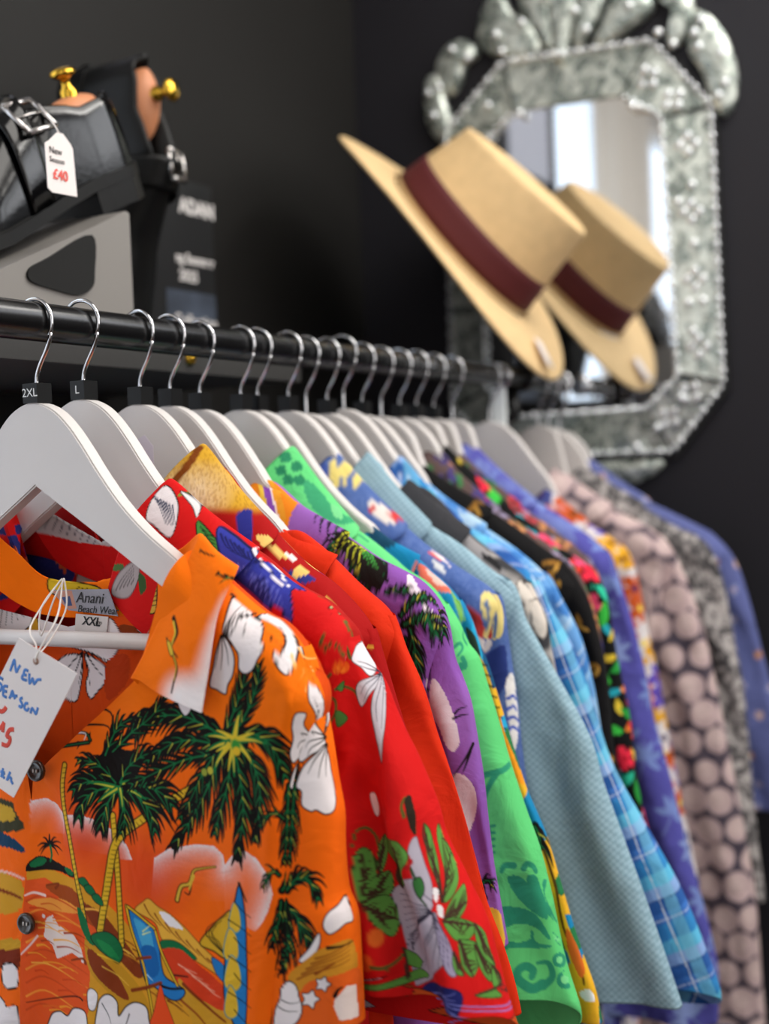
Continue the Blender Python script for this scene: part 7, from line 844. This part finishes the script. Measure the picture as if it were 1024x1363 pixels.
# ------------------------------------------------------------------ cut-glass mirror
MX=1.085
mr=thing('cut_glass_mirror','ornate octagonal cut-glass mirror with leafy glass crest on the wall','mirror',(1.1,0,1.42))
GLASS=pmat('silvered_mirror_glass',(226,228,230),.03,1.)
def etched(name):
    m=bpy.data.materials.new(name); m.use_nodes=True; nt=m.node_tree; b=nt.nodes['Principled BSDF']; b.inputs['Metallic'].default_value=.55
    tc=nt.nodes.new('ShaderNodeTexCoord'); n=nt.nodes.new('ShaderNodeTexNoise'); n.inputs['Scale'].default_value=34; n.inputs['Detail'].default_value=5; n.inputs['Distortion'].default_value=1.5
    nt.links.new(tc.outputs['Object'],n.inputs['Vector']); r=nt.nodes.new('ShaderNodeValToRGB'); r.color_ramp.elements[0].position=.42; r.color_ramp.elements[1].position=.6
    r.color_ramp.elements[0].color=rgba((140,150,144)); r.color_ramp.elements[1].color=rgba((222,228,220)); nt.links.new(n.outputs['Fac'],r.inputs['Fac']); nt.links.new(r.outputs['Color'],b.inputs['Base Color'])
    q=nt.nodes.new('ShaderNodeMapRange'); q.inputs[3].default_value=.08; q.inputs[4].default_value=.5; nt.links.new(n.outputs['Fac'],q.inputs[0]); nt.links.new(q.outputs[0],b.inputs['Roughness'])
    v=nt.nodes.new('ShaderNodeTexVoronoi'); v.inputs['Scale'].default_value=46; nt.links.new(tc.outputs['Object'],v.inputs['Vector'])
    bp=nt.nodes.new('ShaderNodeBump'); bp.inputs['Strength'].default_value=.2; bp.inputs['Distance'].default_value=.004; nt.links.new(v.outputs['Distance'],bp.inputs['Height']); nt.links.new(bp.outputs['Normal'],b.inputs['Normal'])
    return m
ETCH=etched('etched_mirror_glass')
BEAD=pmat('glass_bead',(240,244,248),.06,.6)
DARKB=pmat('black_backing',(10,11,12),.5)
# outlines in (y,z): outer octagon and the inner glass
OO=[(.186,1.895),(.090,1.982),(-.135,1.970),(-.216,1.868),(-.221,1.485),(-.148,1.396),(.110,1.398),(.192,1.475)]
II=[(.128,1.862),(.074,1.906),(-.092,1.900),(-.148,1.862),(-.160,1.500),(-.112,1.458),(.090,1.457),(.134,1.498)]
def prism(name,P,x0,x1,mat,parent,bev=0):
    bm=bmesh.new(); A=[bm.verts.new((x0-1.1,a,b-1.42)) for a,b in P]; B_=[bm.verts.new((x1-1.1,a,b-1.42)) for a,b in P]; n=len(P); bm.faces.new(A); bm.faces.new(B_[::-1]); [bm.faces.new([A[i],A[(i+1)%n],B_[(i+1)%n],B_[i]]) for i in range(n)]
    return bmobj(name,bm,mat,parent,False,None,bev)
cen=np.mean(OO,0)
prism('backing_board',[tuple(cen+(np.array(p)-cen)*1.035) for p in OO],1.0905,1.0995,DARKB,mr)
prism('mirror_pane',II,MX,MX+.005,GLASS,mr)
for i in range(8):
    j=(i+1)%8; g=.0012; a,b,c,d=[np.array(v) for v in (OO[i],OO[j],II[j],II[i])]; m=(a+b+c+d)/4
    Pq=[tuple(v+(m-v)*.03) for v in (a,b,c,d)]
    bm=bmesh.new(); xo,xi=MX+.004,MX-.006; vs=[bm.verts.new((x-1.1,v[0],v[1]-1.42)) for v,x in zip(Pq,(xo,xo,xi,xi))]; vb=[bm.verts.new((1.0905-1.1,v[0],v[1]-1.42)) for v in Pq]
    bm.faces.new(vs); bm.faces.new(vb[::-1]); [bm.faces.new([vs[k],vs[(k+1)%4],vb[(k+1)%4],vb[k]]) for k in range(4)]
    bp=bmobj('border_panel',bm,ETCH,mr,False,None,.0015)
    # etched sprig of petals on every panel
    u=(c+d)/2-(a+b)/2; ln=np.array(b)-np.array(a); L=np.linalg.norm(ln); ln/=L; VQ=[]; un=u/np.linalg.norm(u)
    NF=2 if L<.2 else 4
    for k in range(NF if i in (2,3,4) else 0):
        t=(k+.5)/NF; q=(a+(b-a)*t+d+(c-d)*t)/2; 
        for sx,sy in ((.011,0),(-.011,0),(0,.011),(0,-.011)):
            e=q+ln*sx+un*sy; th=np.arange(8)*PI/4; V=[(MX-.0045-1.1,e[0]+.0065*math.cos(w),e[1]-1.42+.0065*math.sin(w)) for w in th]+[(MX-.0085-1.1,e[0],e[1]-1.42)]
            VQ.append((V,np.array([(w,(w+1)%8,8,8) for w in range(8)])))
    for V,Q in VQ: quick('cut_petal',V,Q,BEAD,bp)
def sphere_verts(c,r,nu=8,nv=5):
    th=np.linspace(0,PI,nv); ph=np.arange(nu)*2*PI/nu
    V=np.stack([c[0]+r*np.sin(th)[:,None]*np.cos(ph),c[1]+r*np.sin(th)[:,None]*np.sin(ph),c[2]+r*np.cos(th)[:,None]+0*ph],-1).reshape(-1,3); return V,gridquads(nv,nu,True)
def beads(a,b,step,r,x):
    a=np.array(a);b=np.array(b); n=max(2,int(np.linalg.norm(b-a)/step)); VQ=[]
    for k in range(n):
        p=a+(b-a)*(k+.5)/n; VQ.append(sphere_verts((x-1.1,p[0],p[1]-1.42),r*(1 if k%2 else .75)))
    V,Q=join(VQ); quick('bead_trim',V,Q,BEAD,mr)
for i in range(8): beads(OO[i],OO[(i+1)%8],.012,.0056,MX-.002)
for i in (0,2,3,4,5,7): beads(II[i],II[(i+1)%8],.012,.0052,MX-.008)
# crest of leaf-shaped mirror plates
def plate(P,x0,h,sm=True):
    P=spline(np.array(P,float),4,True) if sm else np.array(P,float); c=P.mean(0); V=[];rings=((1,0),(.93,.003),(.6,h*.8),(.25,h))
    for f,u in rings: V+= [(x0-u-1.1,c[0]+(p[0]-c[0])*f,c[1]+(p[1]-c[1])*f-1.42) for p in P]
    n=len(P); V.append((x0-h-1.1,c[0],c[1]-1.42)); Q=gridquads(4,n,True); Q=np.concatenate([Q,np.array([(3*n+k,3*n+(k+1)%n,4*n,4*n) for k in range(n)])])
    V+=[(1.096-1.1,p[0],p[1]-1.42) for p in P]; o=4*n+1; Q=np.concatenate([Q,np.array([(o+k,o+(k+1)%n,(k+1)%n,k) for k in range(n)])])
    return quick('crest_leaf',np.array(V),Q,ETCH,mr)
CREST=[[(.218,1.978),(.222,1.930),(.205,1.890),(.184,1.884),(.178,1.912),(.188,1.950),(.196,1.985)],
 [(.200,1.990),(.190,2.015),(.165,2.030),(.140,2.022),(.132,2.002),(.150,1.992),(.160,1.968),(.176,1.950),(.192,1.960)],
 [(.130,2.030),(.115,2.075),(.090,2.085),(.070,2.050),(.040,2.030),(.030,1.990),(.060,1.978),(.090,1.992),(.115,2.002)],
 [(.050,2.110),(.060,2.060),(.036,2.010),(.014,1.985),(.008,2.020),(.018,2.080)],
 [(.020,2.120),(.024,2.060),(.010,1.990),(-.002,1.958),(-.014,1.990),(-.030,2.060),(-.024,2.120)],
 [(-.036,2.110),(-.030,2.050),(-.022,1.985),(-.040,1.990),(-.064,2.030),(-.074,2.080)],
 [(-.050,1.975),(-.085,1.985),(-.120,2.000),(-.140,2.018),(-.128,2.044),(-.100,2.060),(-.076,2.030)],
 [(-.150,2.050),(-.180,2.040),(-.196,2.010),(-.186,1.975),(-.168,1.955),(-.158,1.968),(-.168,1.995),(-.160,2.018),(-.142,2.030)],
 [(-.196,2.000),(-.222,1.985),(-.242,1.950),(-.252,1.905),(-.248,1.868),(-.232,1.850),(-.218,1.870),(-.206,1.910),(-.190,1.940),(-.186,1.968)],
 [(-.090,2.080),(-.060,2.130),(0,2.160),(.060,2.130),(.090,2.090),(.03,2.11),(-.03,2.11)]]
for P in CREST: plate(P,MX+.001,.007)
plate([(-.02,1.385),(.05,1.380),(.06,1.360),(.02,1.342),(-.035,1.338),(-.09,1.352),(-.125,1.370),(-.13,1.384),(-.09,1.386)],MX+.003,.010)
VQ=[]
for c in ((.19,1.96),(.165,2.012),(.14,1.995),(.093,2.02),(.085,1.994),(.052,2.03),(.016,2.06),(.004,1.974),(-.008,1.972),(-.03,2.03),(-.046,2.0),(-.11,2.02),(-.15,1.975),(-.17,1.955),(-.176,2.02),(-.2,1.965),(-.205,1.945),(-.21,1.98),(-.235,1.93),(-.23,1.875),(-.24,1.89),(.207,1.955),(.2,1.92),(-.13,1.928),(-.12,1.878),(-.11,1.88),(.11,1.92),(.06,1.90),(-.17,1.74),(-.19,1.76),(-.18,1.6),(-.2,1.6),(-.19,1.68),(-.185,1.56),(-.165,1.47),(-.13,1.43),(-.10,1.405)):
    V,Q=sphere_verts((MX-.013-1.1,c[0],c[1]-1.42),.0062,12,7); quick('glass_stud',V,Q,BEAD,mr)
# ------------------------------------------------------------------ straw hat on its stand in front of the mirror
STRAW=pmat('pale_straw',(222,190,140),.75,0,.25,420,.06,60)
fwd=np.array([CAM_AX[k][2] for k in range(3)]); rt=np.array([CAM_AX[k][0] for k in range(3)]); 
hatM=Matrix.Identity(4)
HA=Vector((.065,-.705,.695)); HL_=Vector((0,-.62,-.785))
#@HATAXES@
HL_=HL_.normalized(); HA=(HA-HL_*HA.dot(HL_)).normalized(); HB=HA.cross(HL_)
HC=Vector((.888,.078,1.682))
hatM=Matrix(((HL_.x,HB.x,HA.x,HC.x),(HL_.y,HB.y,HA.y,HC.y),(HL_.z,HB.z,HA.z,HC.z),(0,0,0,1)))
hat=thing('straw_hat','cream straw hat with a dark red band, tilted in front of the mirror','hat'); hat.matrix_world=hatM
RL,RB=.222,.195
def hring(f):   # elliptical ring points, long axis x
    n=72; a=np.arange(n)*2*PI/n; return a
a=hring(0); n=len(a); V=[]
prof_b=[(1.0,-.004),(1.0,.0005),(.9,.001),(.75,.0),(.62,.001),(.56,.006)]
CL,CB=.128,.108
def P3(f,z,crown=0):
    if not crown: L_,B_=CL+(RL-CL)*f,CB+(RB-CB)*f
    curl=.010*f*f*np.abs(np.sin(a))**2-.020*f*f*np.cos(a)**2*(1)
    return np.stack([L_*np.cos(a),B_*np.sin(a),z+curl],-1)
for f,z in ((0.,-.003),(.5,-.003),(.97,-.003),(1.,-.001),(1.,.001),(.97,.0022),(.5,.0022),(.06,.003)): V.append(P3(f,z))
V=np.array(V).reshape(-1,3); quick('brim',V,gridquads(8,n,True),STRAW,hat)
V=[]
for t in np.linspace(0,1,16):
    k=1-.16*t; z=.003+.113*t; V.append(np.stack([CL*k*np.cos(a),CB*k*np.sin(a),z+.012*t*np.cos(a)],-1))
for q in np.linspace(.1,1,14):
    k=.84*(math.cos(q*PI/2)**.55 if q<1 else 0.001); dip=.030*sstep(.1,.9,q)
    z=.116+.012*np.sin(min(q*3,1)*PI/2)-dip*np.exp(-(np.sin(a)*k/.45)**2)
    V.append(np.stack([CL*k*np.cos(a),CB*k*np.sin(a),z+.012*np.cos(a)*k],-1))
V=np.array(V).reshape(-1,3); quick('crown',V,gridquads(30,n,True),STRAW,hat)
V=[]
for t in np.linspace(.01,.052,5):
    k=1-.16*t/.113; V.append(np.stack([(CL*k+.002)*np.cos(a),(CB*k+.002)*np.sin(a),t+0*a],-1))
bd=quick('hat_band',np.array(V).reshape(-1,3),gridquads(5,n,True),pmat('dark_red_grosgrain',(78,10,17),.75,0,.15,900),hat); md=bd.modifiers.new('t','SOLIDIFY'); md.thickness=.0012
bd['label']='dark red ribbon band'
lt=quick('care_sticker',np.array([(.172,-.02,.0),(.215,-.028,-.008),(.217,.0,-.010),(.176,.004,-.002)]),np.array([(0,1,2,3)]),CARD,hat); md=lt.modifiers.new('t','SOLIDIFY'); md.thickness=.0012; lt.location=(0,0,.0045)
hs=thing('hat_stand','thin black hat stand clamped to the rail end under the straw hat','hat stand',(.90,0,RZ))
tubeobj('post',[tuple(v) for v in spline(np.array([(0,0,.010),(0,.004,.05),(-.004,.03,.11),(-.008,.06,.17),(.0,.072,.195)]),4)],.0045,BLACKMETAL,hs,10)
lathe('clamp_ring',[(.0142,-.008),(.0185,-.008),(.0185,.008),(.0142,.008),(.0142,-.008)],BLACKMETAL,hs,Matrix.Rotation(PI/2,4,'Y'),24)
V,Q=sphere_verts((.004,.075,.202),.016,16,10); quick('top_ball',V,Q,BLACKMETAL,hs)
# goods further into the shop, seen only in the mirror
rk=thing('display_table','wooden shop table by the window, seen in the mirror','table',(-1.5,.12,0))
boxobj('tabletop',(-.55,-.24,1.02),(.35,.24,1.06),pmat('shop_table_wood',(150,92,54),.5,0,.05,60,.2,12,stretch=(1,8,1)),rk,.004)
for x in (-.5,.30):
    for y in (-.2,.2): boxobj('leg',(x-.025,y-.025,0),(x+.025,y+.025,1.02),pmat('shop_table_wood',(150,92,54)),rk,.003)
# ------------------------------------------------------------------ light
def area(name,loc,target,sx,sy,power,color=(1,1,1)):
    l=bpy.data.lights.new(name,'AREA'); l.shape='RECTANGLE'; l.size=sx; l.size_y=sy; l.energy=power; l.color=color
    o=bpy.data.objects.new(name,l); COL.objects.link(o); o.location=loc; o.rotation_euler=(Vector(target)-Vector(loc)).to_track_quat('-Z','Y').to_euler(); return o
area('shop_window_daylight',(.40,-2.35,1.95),(.3,-.1,1.25),1.7,1.3,34,(1,.97,.93))
area('ceiling_panel_light',(.35,-.55,2.66),(.35,-.35,1.2),1.1,.9,22,(1,.96,.9))
area('front_fill_light',(-2.2,-1.0,1.7),(.3,0,1.3),1.3,1.5,11,(.95,.97,1))  # added fill from the camera side, no doorway is modelled
area('rail_sheen_light',(1.02,-.6,2.42),(.3,.0,1.4),.9,.14,9,(1,.97,.92))  # added strip light out of frame, for sheen on rail and hanger edges
for k,(x,y) in enumerate(((-.9,-1.3),(-.2,-1.5),(-1.4,-.5),(.5,-1.7))):
    l=bpy.data.lights.new('sparkle_light','POINT'); l.energy=5; l.shadow_soft_size=.035; l.color=(1,.95,.88); o=bpy.data.objects.new('sparkle_light',l); COL.objects.link(o); o.location=(x,y,2.55)  # small point lights added to make the glass beads sparkle
wd=bpy.data.worlds.new('World'); scn.world=wd; wd.use_nodes=True; wd.node_tree.nodes['Background'].inputs[0].default_value=(.5,.52,.55,1); wd.node_tree.nodes['Background'].inputs[1].default_value=.15
# ------------------------------------------------------------------ camera
cam=bpy.data.cameras.new('camera'); co=bpy.data.objects.new('camera',cam); COL.objects.link(co)
R_=Matrix([[CAM_AX[r][0],CAM_AX[r][1],-CAM_AX[r][2]] for r in range(3)])
co.matrix_world=Matrix.Translation(CAM_LOC)@R_.to_4x4()
cam.sensor_fit='HORIZONTAL'; cam.sensor_width=27.05; cam.lens=1700*27.05/1024; cam.clip_start=.05
cam.dof.use_dof=True; cam.dof.focus_distance=.925; cam.dof.aperture_fstop=3.2
scn.camera=co
scn.view_settings.view_transform='Standard'; scn.view_settings.look='None'; scn.view_settings.gamma=1; scn.view_settings.exposure=-.28
scn.view_settings.use_curve_mapping=False
